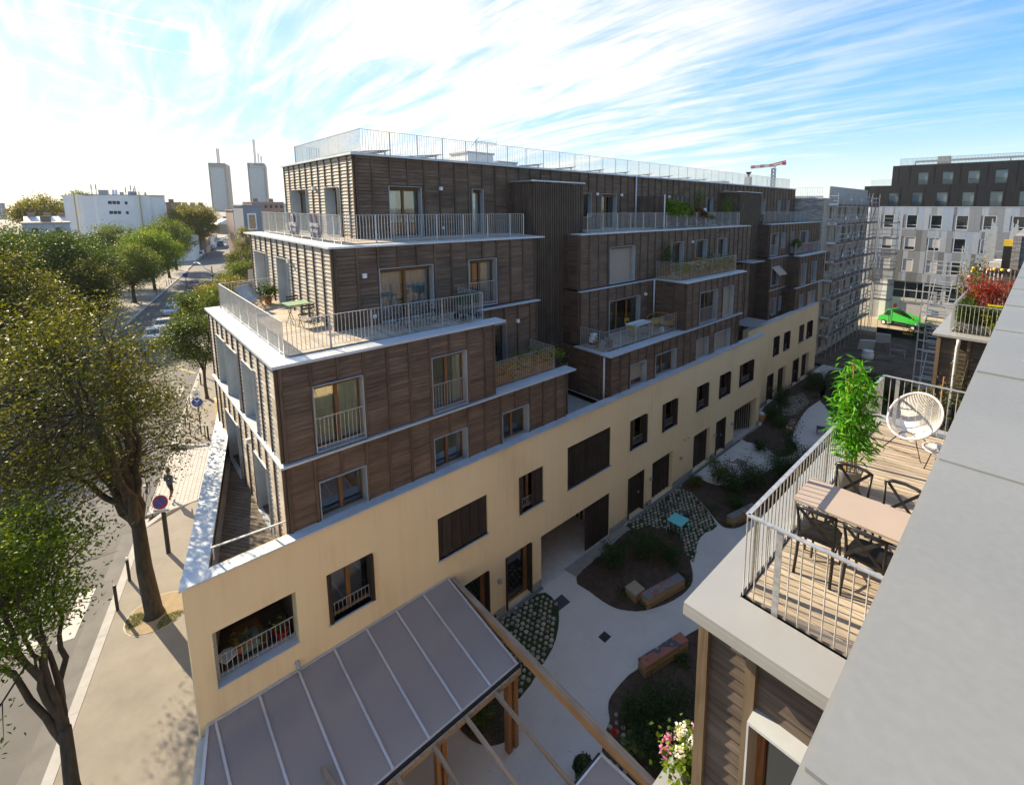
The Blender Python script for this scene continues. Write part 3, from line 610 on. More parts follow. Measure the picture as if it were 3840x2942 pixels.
def base_door(F,a0,a1,z0,z1,kind):
    if kind=='slat':
        n=round((a1-a0)/.17); 
        for i in range(n): s=a0+(a1-a0)*i/n; shut.add(*F.box(s+.006,s+(a1-a0)/n-.006,-.30+.03*(i%2),-.26+.03*(i%2),z0,z1))
        MB().box(*F.box(a0,a1,-.40,-.31,z0,z1)).build('door',SHUTM,TB)
    elif kind=='dark':
        d=MB().box(*F.box(a0+.02,a1-.02,-.30,-.24,z0,z1-.02)); D_=d.build('door',SHUTM,TB); MB().box(*F.box(a0,a0+.05,-.26,.06,z0,z1)).build('door_frame',SHUTM,D_); MB().box(*F.box(a1-.05,a1,-.26,.02,z0,z1)).build('door_frame',SHUTM,D_); MB().box(*F.box(a1-.2,a1-.16,-.24,-.18,1.0,1.14)).build('handle',GALV,D_)
    else:
        m=MB(); m.box(*F.box(a0,a0+.08,-.34,-.22,z0,z1)); m.box(*F.box(a1-.22,a1-.04,-.34,-.22,z0,z1)); m.box(*F.box(a0+.08,a1-.22,-.34,-.22,z0,z0+.1)); m.box(*F.box(a0+.08,a1-.22,-.34,-.22,z1-.09,z1)); D_=m.build('door',OAK,TB)
        MB().box(*F.box(a0+.08,a1-.22,-.29,-.27,z0+.1,z1-.09)).build('pane',GLASS,D_)
        for a in (a0+.02,a1-.02): shut.add(*F.box(a-.02,a+.02,-.22,.09,z0,z1))
    MB().box(*F.box(a0,a1,-.30,.02,z0-.08,z0-.002)).build('door_step',CONC,TB)
for q in DOORS: base_door(FB,*q)
for i,q in enumerate(D2): base_door(FB2,*q,'slat' if i%2 else 'dark')
# passages through the building: side walls, soffit and slatted gates
for a0,a1,z0,z1 in PASS:
    p=MB().box(-24,-14.15,a0-.2,a0,0,z1).box(-24,-14.15,a1,a1+.2,0,z1).box(-24,-14.15,a0-.2,a1+.2,z1+.005,z1+.2); p.build('passage_wall',CREAMWALL,TB)
    MB().box(-24,-13.6,a0,a1,.008,.02).build('passage_floor',CONC,TB)
for i in range(15): a=14.86+i*.112; shut.add(*FB.box(a-.03,a+.03,-.12,-.04,.06,2.28))
for i in range(17): x=-14.6-i*.3; shut.add(x-.05,x+.05,16.34,16.42,.05,2.2)
for i in range(12): a=29.6+i*.13; shut.add(*FB.box(a-.03,a+.03,-.95,-.87,.05,2.3))
for i in range(8): shut.add(*FB.box(31.3+i*.16,31.37+i*.16,-.9+.09*i,-.84+.09*i,.1,1.9))
shut.finish()
# loggia room
a0,a1,z0,z1=LOG
lg=MB().box(-16.2,-16.1,1.65,a1+.1,z0-.3,z1+.2).box(-16.1,-14.15,a1+.02,a1+.15,z0-.3,z1).prism([(-14.15,1.1),(-14.15,a1),(-16.1,a1),(-16.1,1.5)],z1+.02,z1+.15); lg.build('loggia_wall',WOODX,TB)
MB().prism([(-13.75,1.1),(-13.75,a1),(-16.1,a1),(-16.1,1.5)],z0-.30,z0-.2).build('loggia_floor',DECKG,TB); MB().box(*FB.box(a0,a1,-.42,.03,z0-.02,z0+.01)).build('sill',ZINC,TB)
g=MB(); rail_local(g,FB,a0+.04,a1-.04,z0+.02,.62,-.28,.11); g.build('loggia_railing',GALV,TB)
MB().box(*FB.box(a0+.02,a0+.1,-.36,-.28,z0,z1)).build('loggia_post',GALV,TB)
# plinth, wall lamps, spouts
def plin(F,segs):
    for s,e in segs: MB().box(*F.box(s,e,.002,.022,0,.36)).build('plinth',PLINTH,TB)
plin(FB,[(7.7,8.1),(9.4,10.1),(11.5,12.0),(16.48,17.86),(19.3,19.96),(22.04,24.2),(26.27,26.96),(28.34,29.46),(33.1,33.58)]); plin(FB2,[(33.7,37.6),(38.95,39.8),(41.7,43.15),(44.7,45.4),(47.4,49.0)])
for a in (9.81,19.74,22.73,26.71,29.02): wall_lamp(TB,FB,a,1.65,LAMPG)
for a,z in ((23.08,2.65),(23.48,2.64)): MB().tube([FB.pt(a,0,z),FB.pt(a,.14,z-.02)],.03,8).build('vent_spout',LAMPG,TB)
MB().tube([FB.pt(2.89,0,3.33),FB.pt(2.89,.2,3.22)],.055,10).build('vent_spout',LAMPG,TB)
for a in (9.6,19.55,26.5): MB().tube([FB.pt(a,.02,.22),FB.pt(a,.05,.22)],.06,10).build('vent_cap',BLACK,TB)
cops.finish(); bars.finish()
# ================================================================ ground, street, courtyard
UU=Vector((-.9768,.2142,0)); NV=Vector((.2142,.9768,0)); SROT=math.atan2(UU.y,UU.x)
def st(s,t,z=0.): return Vector((UU.x*s+NV.x*t,UU.y*s+NV.y*t,z))
def stp(*q): return [tuple(st(s,t)[:2]) for s,t in q]
def splat(name,base,c2,rough=.92,sc1=1.2,crack=True,fine=60.,bmp=.15,spots=None):
    """worn ground: broad stains, fine grain and darker specks"""
    m,t,b,o=newmat(name); g=nd(t,'ShaderNodeNewGeometry'); P=g.outputs['Position']
    n=nd(t,'ShaderNodeTexNoise'); n.inputs['Scale'].default_value=sc1; n.inputs['Detail'].default_value=8; n.inputs['Roughness'].default_value=.65; t.links.new(P,n.inputs['Vector'])
    n2=nd(t,'ShaderNodeTexNoise'); n2.inputs['Scale'].default_value=fine; n2.inputs['Detail'].default_value=3; t.links.new(P,n2.inputs['Vector'])
    f=math_('ADD',math_('MULTIPLY',n.outputs[0],.75,t),math_('MULTIPLY',n2.outputs[0],.35,t),t)
    r=nd(t,'ShaderNodeMapRange'); r.inputs[1].default_value=.35; r.inputs[2].default_value=.75; t.links.new(f,r.inputs[0])
    mx=nd(t,'ShaderNodeMix',data_type='RGBA'); mx.inputs[6].default_value=(*base,1); mx.inputs[7].default_value=(*c2,1); t.links.new(r.outputs[0],mx.inputs[0]); out=mx.outputs[2]
    if spots:
        v=nd(t,'ShaderNodeTexVoronoi'); v.inputs['Scale'].default_value=spots[0]; t.links.new(P,v.inputs['Vector'])
        k=math_('LESS_THAN',v.outputs['Distance'],spots[1],t); n4=nd(t,'ShaderNodeTexNoise'); n4.inputs['Scale'].default_value=2.; t.links.new(P,n4.inputs['Vector'])
        k=math_('MULTIPLY',k,math_('GREATER_THAN',n4.outputs[0],spots[3] if len(spots)>3 else .45,t),t)
        m2=nd(t,'ShaderNodeMix',data_type='RGBA'); m2.inputs[7].default_value=(*spots[2],1); t.links.new(k,m2.inputs[0]); t.links.new(out,m2.inputs[6]); out=m2.outputs[2]
    t.links.new(out,b.inputs['Base Color']); b.inputs['Roughness'].default_value=rough; b.inputs['Specular IOR Level'].default_value=.3
    bp=nd(t,'ShaderNodeBump'); bp.inputs['Strength'].default_value=bmp; bp.inputs['Distance'].default_value=.02; t.links.new(f,bp.inputs['Height']); t.links.new(bp.outputs[0],b.inputs['Normal'])
    return m
EARTH=splat('urban_ground',(.16,.15,.13),(.26,.24,.21),sc1=.05)
ASPH=splat('road_asphalt',(.10,.10,.10),(.17,.165,.16),sc1=.35,fine=90.,spots=(9.,.05,(.055,.055,.055)))
PAVE=splat('mastic_pavement',(.20,.185,.165),(.30,.275,.235),sc1=.8,fine=70.,spots=(3.5,.035,(.09,.075,.06),.5))
GRAN=splat('kerb_granite',(.33,.33,.33),(.45,.445,.43),sc1=2.,fine=120.)
PATH=splat('speckled_concrete_path',(.45,.415,.365),(.57,.53,.475),sc1=.7,fine=80.,spots=(7.,.09,(.15,.135,.115),.48))
SOIL=splat('mulched_soil',(.025,.016,.011),(.10,.064,.042),sc1=3.,fine=45.,bmp=.8,spots=(14.,.10,(.15,.09,.05),.5))
SAND=splat('sandy_soil',(.24,.185,.115),(.36,.29,.195),sc1=2.5,fine=50.,bmp=.4)
DIRT=splat('site_dirt',(.05,.04,.028),(.17,.13,.09),sc1=.8,fine=25.,bmp=.9,spots=(4.,.12,(.22,.19,.15),.5))
MOSS=splat('mossy_joint',(.012,.022,.007),(.04,.065,.018),sc1=4.,fine=60.,bmp=.6)
GRAV=splat('gravel',(.12,.10,.08),(.36,.32,.27),sc1=20.,fine=55.,bmp=.8)
WPAINT=mat('road_paint',(.42,.415,.40),.8,0,.12,8.)
YPAINT=mat('yellow_paint',(.55,.42,.10),.8,0,.15,8.)
struct(MB().box(-5200,3000,-2600,4200,-.6,-.30).build('ground',EARTH))
struct(MB().prism(stp((-40,-6.3),(420,-6.3),(420,-16.6),(-40,-16.6)),-.25,-.13).build('road',ASPH))
struct(MB().prism([(-30,3.2),(-44.5,9.3),(-44.5,90),(-29.5,90)],-.25,-.126).build('side_street',ASPH))
pv=MB().prism(stp((-30,-6.05),(29.8,-6.05),(31.2,-4.4),(31.4,-2.2),(-30,-2.2)),-.25,0); struct(pv.build('pavement',PAVE))
struct(MB().prism(stp((40.2,-6.05),(330,-6.05),(330,-.8),(38.9,-.8),(38.6,-4.0)),-.25,0).build('pavement',PAVE))
struct(MB().prism(stp((-30,-16.85),(330,-16.85),(330,-30),(-30,-30)),-.25,0).build('pavement',PAVE))
# paved crossing of the side street
PAVR,t_,b_,o_=newmat('granite_pavers'); g_=nd(t_,'ShaderNodeNewGeometry'); mp_=nd(t_,'ShaderNodeMapping'); mp_.inputs['Rotation'].default_value=(0,0,-SROT); t_.links.new(g_.outputs['Position'],mp_.inputs[0])
br_=nd(t_,'ShaderNodeTexBrick'); br_.inputs['Scale'].default_value=1.; br_.inputs['Color1'].default_value=(.36,.35,.33,1); br_.inputs['Color2'].default_value=(.43,.41,.38,1); br_.inputs['Mortar'].default_value=(.13,.12,.11,1); br_.inputs['Mortar Size'].default_value=.012; br_.inputs['Brick Width'].default_value=.42; br_.inputs['Row Height'].default_value=.2
t_.links.new(mp_.outputs[0],br_.inputs['Vector']); t_.links.new(br_.outputs[0],b_.inputs['Base Color']); b_.inputs['Roughness'].default_value=.85
struct(MB().prism(stp((31.25,-6.25),(38.9,-6.25),(38.5,-3.75),(31.6,-3.75)),-.25,-.06).build('paved_crossing',PAVR))
struct(MB().prism(stp((31.6,-3.75),(38.5,-3.75),(38.5,-2.9),(31.6,-2.9)),-.25,-.045).build('paved_edge',GRAN))
for i in range(7): struct(MB().prism(stp((31.9+i*.95,-2.85),(32.4+i*.95,-2.85),(32.4+i*.95,-1.0),(31.9+i*.95,-1.0)),-.124,-.12).build('crossing_stripe',WPAINT))
kb=MB().prism(stp((-30,-6.08),(29.8,-6.08),(29.8,-6.06),(-30,-6.06)),-.2,-.02); KB=struct(kb.build('kerb',GRAN)); 
def kerbs(s0,s1,t,step,off=0):
    s=s0
    while s<s1:
        l=step*random.uniform(.85,1.15); MB().prism(stp((s+.004,t-.14),(s+l-.004,t-.14),(s+l-.004,t+.14),(s+.004,t+.14)),-.2,.004+random.uniform(0,.004)).build('kerb_stone',GRAN,KB); s+=l
kerbs(-6,30,-6.2,1.15); kerbs(40,118,-6.2,1.6); kerbs(20,150,-16.72,1.8)
p=None
for q in [((29.85,-6.2),(31.1,-5.4)),((31.15,-5.3),(31.5,-4.2)),((38.7,-4.2),(39.4,-5.4)),((39.5,-5.5),(40.2,-6.2))]:
    a,b=st(*q[0]),st(*q[1]); MB().beam((a.x,a.y,-.1),(b.x,b.y,-.1),.26,.21).build('kerb_stone',GRAN,KB)
gut=struct(MB().prism(stp((-10,-6.34),(30,-6.34),(30,-6.95),(-10,-6.95)),-.129,-.126).build('gutter_strip',splat('gutter',(.12,.118,.112),(.20,.195,.185))))
zb=None
for k in range(9): struct(MB().prism(stp((23.4,-7.1-k*1.05),(26.2,-7.1-k*1.05),(26.2,-7.6-k*1.05),(23.4,-7.6-k*1.05)),-.126,-.122).build('crosswalk_stripe',WPAINT))
for k in range(9): struct(MB().prism(stp((50.6,-7.0-k*1.05),(53.4,-7.0-k*1.05),(53.4,-7.5-k*1.05),(50.6,-7.5-k*1.05)),-.126,-.122).build('crosswalk_stripe',WPAINT))
for k in range(16): struct(MB().prism(stp((58+k*5.2,-9.9),(61+k*5.2,-9.9),(61+k*5.2,-10.05),(58+k*5.2,-10.05)),-.126,-.122).build('lane_dash',WPAINT))
zz=[(57,-6.6),(60,-8.4),(63,-6.6),(66,-8.4),(69,-6.6)]
for a,b in zip(zz[:-1],zz[1:]): A,B=st(*a),st(*b); struct(MB().beam((A.x,A.y,-.122),(B.x,B.y,-.122),.13,.006).build('yellow_zigzag_line',YPAINT))
pit=[tuple(st(23.0+1.05*math.cos(a),-4.65+.95*math.sin(a))[:2]) for a in np.linspace(0,2*math.pi,22)[:-1]]
struct(MB().prism([(st(23.0,-4.65).x+(p[0]-st(23,-4.65).x)*1.05,st(23,-4.65).y+(p[1]-st(23,-4.65).y)*1.05) for p in pit],-.2,.006).build('tree_pit_edge',CONC))
struct(MB().prism(pit,-.2,.02).build('tree_pit',SAND))
# ---- courtyard surfaces
struct(MB().prism([(-13.72,.9),(-2.6,-1.6),(-2.6,52),(-14.9,52),(-14.9,33.6),(-13.72,33.6)],-.25,0).build('courtyard_path',PATH))
struct(MB().prism([(-16.6,52),(-2.0,52),(-2.0,71),(-16.6,71)],-.25,.0).build('building_site_ground',DIRT))
struct(MB().prism([(-40,71),(30,71),(30,81),(-40,81)],-.25,.01).build('forecourt',splat('forecourt',(.33,.27,.19),(.42,.35,.26),sc1=.5)))
def smooth(poly,n=3):
    P=[Vector((*p,0)) for p in poly]; out=[]
    for i in range(len(P)):
        a,b,c,d=P[i-1],P[i],P[(i+1)%len(P)],P[(i+2)%len(P)]
        for k in range(n):
            t=k/n; out.append(.5*((2*b)+(-a+c)*t+(2*a-5*b+4*c-d)*t*t+(-a+3*b-3*c+d)*t**3))
    return [(p.x,p.y) for p in out]
BEDA=[(-12.95,13.39),(-12.05,13.27),(-11.05,13.32),(-10.46,13.55),(-9.83,14.14),(-9.28,15.44),(-9.2,16.57),(-9.56,17.3),(-10.2,18.0),(-11.25,19.0),(-12.3,18.7),(-13.2,17.5),(-13.1,15.5)]
COBA=[(-13.6,17.7),(-13.6,22.4),(-12.6,22.4),(-11.6,21.9),(-10.29,20.9),(-10.45,20.03),(-10.37,19.12),(-9.84,17.89),(-10.55,18.11),(-11.25,19.0),(-12.3,18.7),(-13.2,17.6)]
BEDB=[(-13.4,22.4),(-13.45,23.95),(-12.05,24.15),(-11.1,25.52),(-10.6,27.5),(-9.9,29.6),(-8.6,30.2),(-8.0,27),(-8.8,24.4),(-9.2,22.8),(-9.45,21.6),(-9.9,21.1),(-10.4,21.2),(-11.6,21.95),(-12.6,22.45)]
COBB=[(-13.6,9.4),(-13.62,11.1),(-13.32,11.9),(-12.6,11.85),(-12.19,11.62),(-11.67,11.08),(-11.25,10.4),(-11.0,9.6),(-10.7,8.4),(-11.5,8.2),(-13,8.6)]
BEDC=[(-5.2,16.8),(-7.2,16.2),(-7.99,14.46),(-8.53,11.98),(-8.63,11.45),(-8.6,10.6),(-8.43,10.24),(-8.13,9.96),(-7.96,9.5),(-7.3,8.6),(-6.2,8.0),(-4.6,8.2),(-3.2,10),(-3.0,14)]
BEDD=[(-12.4,6.6),(-11.54,6.52),(-10.9,6.58),(-10.41,6.77),(-10.1,7.1),(-10.0,7.5),(-10.37,7.8),(-11.59,8.0),(-12.6,7.6)]
BEDE=[(-13.5,30.6),(-12.1,30.75),(-10.7,30.0),(-10.3,31.5),(-10.95,32.8),(-11.65,35.6),(-12.1,39.3),(-12.0,43),(-13.2,47),(-14.6,48.5),(-14.7,37),(-13.5,33.8)]
BEDF=[(-12.0,42),(-11.4,41),(-10.1,38.6),(-9.2,35.5),(-9.0,32),(-7.5,30.6),(-4,31),(-3.4,40),(-4,51),(-13,51.5),(-13.3,47)]
for nm,pl_ in (('planting_bed',BEDA),('planting_bed',BEDB),('planting_bed',BEDC),('planting_bed',BEDD),('planting_bed',BEDE),('planting_bed',BEDF)): struct(MB().prism(smooth(pl_),-.1,.035).build(nm,SOIL))
def inpoly(x,y,poly):
    c=False; n=len(poly); j=n-1
    for i in range(n):
        if (poly[i][1]>y)!=(poly[j][1]>y) and x<(poly[j][0]-poly[i][0])*(y-poly[i][1])/(poly[j][1]-poly[i][1])+poly[i][0]: c=not c
        j=i
    return c
STONE=mat('cobble_granite',(.27,.245,.20),.85,0,.3,9.,.3,60.,rand=.3)
cobm=[]
for k in range(4):
    b=MB(); n=7; r1=[1+random.uniform(-.12,.12) for _ in range(n)]
    for z,f in ((0,1.),(.05,1.),(.075,.72)):
        for j in range(n): t=2*math.pi*(j+.25)/n; ca,sa=math.cos(t),math.sin(t); q=1/max(abs(ca),abs(sa))**.7; b.v.append((.078*ca*q*f*r1[j],.078*sa*q*f*r1[j],z))
    for i in range(2):
        for j in range(n): b.f.append((i*n+j,i*n+(j+1)%n,(i+1)*n+(j+1)%n,(i+1)*n+j))
    b.f.append(tuple(2*n+j for j in range(n))); me=b.mesh('cobble'); me.materials.append(STONE); cobm.append(me)
def cobbles(poly,pitch,rot,name,lim=300):
    base=struct(MB().prism(smooth(poly,2),-.1,.022).build(name,MOSS)); c,s=math.cos(rot),math.sin(rot); pts=[]
    xs=[p[0] for p in poly]; ys=[p[1] for p in poly]; cxx,cyy=sum(xs)/len(xs),sum(ys)/len(ys)
    for i in range(-40,40):
        for j in range(-40,40):
            a,b=i*pitch+(pitch/2 if j%2 else 0)+random.uniform(-.02,.02),j*pitch*.92+random.uniform(-.02,.02); x,y=cxx+a*c-b*s,cyy+a*s+b*c
            if inpoly(x,y,poly) and random.random()>.06: pts.append((x,y))
    pts.sort(key=lambda p:p[0]**2+p[1]**2)
    for x,y in pts[:lim]:
        o=bpy.data.objects.new('cobble',random.choice(cobm)); link(o,base); o.location=(x,y,.012-random.uniform(0,.025)); o.rotation_euler=(random.uniform(-.06,.06),random.uniform(-.06,.06),random.uniform(-.3,.3)+rot); f=random.uniform(.72,1.08); o.scale=(f,f*random.uniform(.85,1.15),1)
    if len(pts)>lim:
        b=MB()
        for x,y in pts[lim:]:
            me=random.choice(cobm); n=len(b.v); b.v+=[(v.co.x+x,v.co.y+y,v.co.z+.005) for v in me.vertices]; b.f+=[tuple(i+n for i in q.vertices) for q in me.polygons]
        stuff(b.build('far_cobbles',STONE,base))
cobbles(COBA,.225,R(12),'cobbled_terrace'); cobbles(COBB,.225,R(12),'cobbled_doorstep')
cobbles([(-8.4,10.4),(-8.1,10.0),(-7.8,9.4),(-7.3,8.5),(-6.2,8.0),(-6.0,8.9),(-7.0,9.3),(-7.7,10.2)],.225,R(12),'cobbled_bed_edge')
cobbles([(-12.9,36.5),(-12.2,37.5),(-12.4,40.5),(-13.6,42.6),(-14.3,40),(-14.0,37.5)],.225,R(12),'mossy_cobbles')
struct(MB().prism([(-13.68,13.37),(-13.68,17.6),(-13.25,17.6),(-13.0,13.45)],-.1,.03).build('gravel_strip',GRAV)); struct(MB().prism([(-13.68,30.46),(-13.68,33.5),(-13.1,33.4),(-13.1,30.9)],-.1,.03).build('gravel_strip',GRAV))
for y0,y1 in ((17.9,23.9),(23.9,30.4),(9.4,12.0)): struct(MB().box(-13.66,-13.5,y0,y1,.024,.028).build('drain_channel',mat('channel_steel',(.13,.16,.17),.5,.3,.1,6.)))
def grate(x0,x1,y0,y1):
    t=thing('drain_grate','small black square drain grate in the middle of the pale courtyard path','drain',None,((x0+x1)/2,(y0+y1)/2,0))
    MB().box(-.17,.17,-.18,.18,-.02,.006).build('frame',BLACK,t)
    for k in range(2): MB().box(-.15,.15,-.16+k*.17,-.01+k*.17,.006,.014).build('grate_panel',mat('cast_iron',(.022,.022,.024),.6,.2,.2,30.),t)
grate(-10.37,-10.03,11.93,12.28)
tag(MB().prism([(-12.76,11.76),(-12.77,12.33),(-12.24,12.31),(-12.26,11.68)],.002,.016).build('door_mat',mat('dark_mat',(.045,.048,.055),.9,0,.15,30.)),'dark grey rectangular inspection plate set in the path beside the mossy cobbles','cover plate')
tag(MB().box(-12.6,-11.9,27.2,27.9,.002,.012).build('stone_slab',mat('brown_slab',(.20,.165,.13),.9,0,.25,4.)),'brownish square stone slab set into the white path near the far doors','stone slab')
# ---- striped timber and stone benches
STRA,t_,b_,o_=newmat('rammed_layers'); g_=nd(t_,'ShaderNodeNewGeometry'); s_=nd(t_,'ShaderNodeSeparateXYZ'); t_.links.new(g_.outputs['Position'],s_.inputs[0])
n_=nd(t_,'ShaderNodeTexNoise'); n_.inputs['Scale'].default_value=5.; t_.links.new(g_.outputs['Position'],n_.inputs['Vector'])
f_=math_('FRACT',math_('ADD',math_('MULTIPLY',s_.outputs[2],9.,t_),math_('MULTIPLY',n_.outputs[0],.35,t_),t_),None,t_)
cr_=nd(t_,'ShaderNodeValToRGB'); e_=cr_.color_ramp.elements; e_[0].color=(.17,.10,.045,1); e_[1].color=(.36,.24,.12,1); e_[0].position=.15; e_[1].position=.5
t_.links.new(f_,cr_.inputs[0]); t_.links.new(cr_.outputs[0],b_.inputs['Base Color']); b_.inputs['Roughness'].default_value=.85
def swirl(name,a,b,c,d,sc):
    m,t,bs_,o=newmat(name); g=nd(t,'ShaderNodeNewGeometry'); n=nd(t,'ShaderNodeTexNoise'); n.inputs['Scale'].default_value=sc; n.inputs['Detail'].default_value=1.5; n.inputs['Distortion'].default_value=1.2; t.links.new(g.outputs['Position'],n.inputs['Vector'])
    cr=nd(t,'ShaderNodeValToRGB'); cr.color_ramp.interpolation='CONSTANT'; e=cr.color_ramp.elements; e[0].color=(*a,1); e[1].color=(*b,1); e[1].position=.44
    for p_,q in ((.53,c),(.62,d)): k=e.new(p_); k.color=(*q,1)
    t.links.new(n.outputs[0],cr.inputs[0]); t.links.new(cr.outputs[0],bs_.inputs['Base Color']); bs_.inputs['Roughness'].default_value=.7; return m
SW1=swirl('bench_top_mauve',(.13,.14,.15),(.17,.155,.13),(.22,.08,.085),(.33,.22,.12),1.6)
SW2=swirl('bench_top_red',(.30,.10,.06),(.27,.09,.055),(.06,.06,.075),(.30,.24,.13),1.1)
SW3=swirl('bench_top_pink',(.33,.14,.14),(.30,.15,.13),(.22,.13,.10),(.40,.30,.2),.9)
def bench(x,y,ang,l,wd,h,top,label):
    t=thing('garden_bench',label,'bench','blocky striped benches in the courtyard',(x,y,.0),ang)
    k=5
    for i in range(k):
        e=.015*(i%2); MB().box(-wd/2+e,wd/2-e,-l/2+e,l/2-e,.02+h*i/k*.94,.02+h*(i+1)/k*.94-.004).build('layer',STRA,t)
    MB().box(-wd/2,wd/2,-l/2,l/2,h*.94+.02,h+.02).build('seat_top',top,t)
an=math.atan2(2.0,.49)-math.pi/2
bench(-9.73,15.27,an,2.06,.42,.44,SW1,'striped bench with mottled mauve top beside the small stone cube')
bench(-8.1,12.88,an,2.02,.41,.44,SW2,'striped bench with red and black painted top at the nearest planting bed')
bench(-9.63,22.35,an,1.95,.40,.44,SW1,'striped bench with grey and purple swirls behind the turquoise table')
bench(-11.68,34.5,R(9),1.9,.40,.44,SW3,'striped bench with pale pink top farthest along the courtyard')
cb=thing('stone_cube_seat','small sandy stone cube seat touching the mauve striped bench','seat',None,(-10.55,14.42,0),R(-6)); MB().box(-.29,.29,-.28,.28,.02,.34).build('block',STRA,cb); MB().box(-.30,.30,-.29,.29,.34,.40).build('seat_top',mat('sand_top',(.28,.22,.15),.9,0,.15,8.),cb)
# ---- turquoise slatted table
TQ=mat('turquoise_steel',(.09,.52,.52),.4,0,.05,5.)
tt=thing('garden_table','turquoise slatted steel garden table standing on the cobbles','table',None,(-11.42,19.03,.02),R(2))
for i in range(7): MB().box(-.40+i*.116,-.292+i*.116,-.385,.385,.70,.715).build('slat',TQ,tt)
MB().beam((-.40,-.36,.693),(.405,-.36,.693),.03,.012).beam((-.40,.36,.693),(.405,.36,.693),.03,.012).build('under_frame',TQ,tt)
for a,b in ((-1,-1),(1,-1),(1,1),(-1,1)): MB().tube([(a*.36,b*.34,.69),(a*.42,b*.40,0)],.014,8).build('leg',TQ,tt)
for (x,y,a,l) in ((-12.9,20.0,R(40),'dark green metal folding chair lying flat on the cobbles nearer the wall'),(-11.9,20.6,R(-30),'dark green metal folding chair lying flat on the cobbles behind the turquoise table')):
    t=thing('folding_chair',l,'chair',None,(x,y,.06),a)
    for i in range(4): MB().box(-.2,.2,-.2+i*.09,-.14+i*.09,.02,.03).build('slat',mat('dark_green_steel',(.02,.045,.035),.5,.1,.1,8.),t)
    MB().beam((-.2,-.24,.01),(-.2,.42,.01),.02,.015).beam((.2,-.24,.01),(.2,.42,.01),.02,.015).beam((-.2,.42,.012),(.2,.42,.012),.02,.05).build('frame',MATS['dark_green_steel'],t)
# ---- polycarbonate pergola
PG=thing('pergola','timber pergola roofed with pale translucent panels against the ochre wall','pergola',None,(-11.8,4,0),world=True)
POLYC,t_,b_,o_=newmat('twinwall_polycarbonate'); b_.inputs['Base Color'].default_value=(.47,.44,.445,1); b_.inputs['Roughness'].default_value=.32; b_.inputs['Specular IOR Level'].default_value=.9
g_=nd(t_,'ShaderNodeNewGeometry'); n_=nd(t_,'ShaderNodeTexNoise'); n_.inputs['Scale'].default_value=2.2; n_.inputs['Detail'].default_value=6; t_.links.new(g_.outputs['Position'],n_.inputs['Vector'])
r_=nd(t_,'ShaderNodeMapRange'); r_.inputs[1].default_value=.3; r_.inputs[2].default_value=.75; r_.inputs[3].default_value=.10; r_.inputs[4].default_value=.26; t_.links.new(n_.outputs[0],r_.inputs[0]); t_.links.new(r_.outputs[0],b_.inputs['Roughness'])
tl_=nd(t_,'ShaderNodeBsdfTranslucent'); tl_.inputs[0].default_value=(.62,.58,.56,1); tp_=nd(t_,'ShaderNodeBsdfTransparent'); tp_.inputs[0].default_value=(.75,.73,.72,1)
m1_=nd(t_,'ShaderNodeMixShader'); m1_.inputs[0].default_value=.42; t_.links.new(b_.outputs[0],m1_.inputs[1]); t_.links.new(tl_.outputs[0],m1_.inputs[2])
m2_=nd(t_,'ShaderNodeMixShader'); m2_.inputs[0].default_value=.24; t_.links.new(m1_.outputs[0],m2_.inputs[1]); t_.links.new(tp_.outputs[0],m2_.inputs[2]); t_.links.new(m2_.outputs[0],o_.inputs[0])
ALU=mat('aluminium_rib',(.55,.56,.58),.4,.45,.08,6.)
XE=-9.82
def cz(x): return 3.05+(x+13.68)/(XE+13.68)*(2.6-3.05)
ribs=[1.01+.945*i for i in range(8)]   # 1.01 .. 7.62
ye=lambda x:.84+(x+13.66)*(-.2193)
def cpanel(y0a,y0b,y1,name='panel'):
    b=MB(); xs=np.linspace(-13.68,XE,9); v=[]
    for dz in (0,-.02):
        for x in xs: t=(x+13.68)/(XE+13.68); v.append((x,y0a+(y0b-y0a)*t,cz(x)+dz)); v.append((x,y1,cz(x)+dz))
    n=len(xs); f=[(2*i,2*i+2,2*i+3,2*i+1) for i in range(n-1)]; o=2*n; f+=[(o+2*i,o+2*i+1,o+2*i+3,o+2*i+2) for i in range(n-1)]
    f+=[(0,1,o+1,o),(2*n-2,o+2*n-2,o+2*n-1,2*n-1)]; b.add(v,f); b.build(name,POLYC,PG)
cpanel(.86,ye(XE),1.01-.02)
for a,b in zip(ribs[:-1],ribs[1:]): cpanel(a+.02,a+.02,b-.02)
for y in ribs: MB().beam((-13.68,y,cz(-13.68)+.012),(XE+.03,y,cz(XE)+.012),.055,.04).build('rib',ALU,PG)
MB().beam((-13.66,.85,3.06),(XE,ye(XE)-.02,2.61),.07,.06).build('edge_trim',ALU,PG)
MB().beam((-13.66,.85,3.07),(-13.66,7.66,3.07),.05,.06).build('wall_flashing',ALU,PG)
MB().beam((XE+.02,ye(XE),2.60),(XE+.02,7.68,2.60),.05,.025).build('eave_trim',ALU,PG)
MB().beam((XE+.08,ye(XE),2.54),(XE+.08,7.68,2.54),.10,.10).build('gutter',BLACK,PG)
MB().beam((XE+.19,ye(XE),2.50),(XE+.19,7.62,2.50),.07,.16).build('eave_beam',GREYWOOD,PG)
for y in (1.6,3.3,5.03): 
    for dy in (-.09,.09): MB().box(XE-.02+.04,XE+.2,y+dy-.06,y+dy+.06,0,2.42).build('post',LARCHZ,PG)
for dy in (-.13,.1): MB().box(XE-.02,XE+.18,7.36+dy-.07,7.36+dy+.07,0,2.42).build('post',LARCHZ,PG)
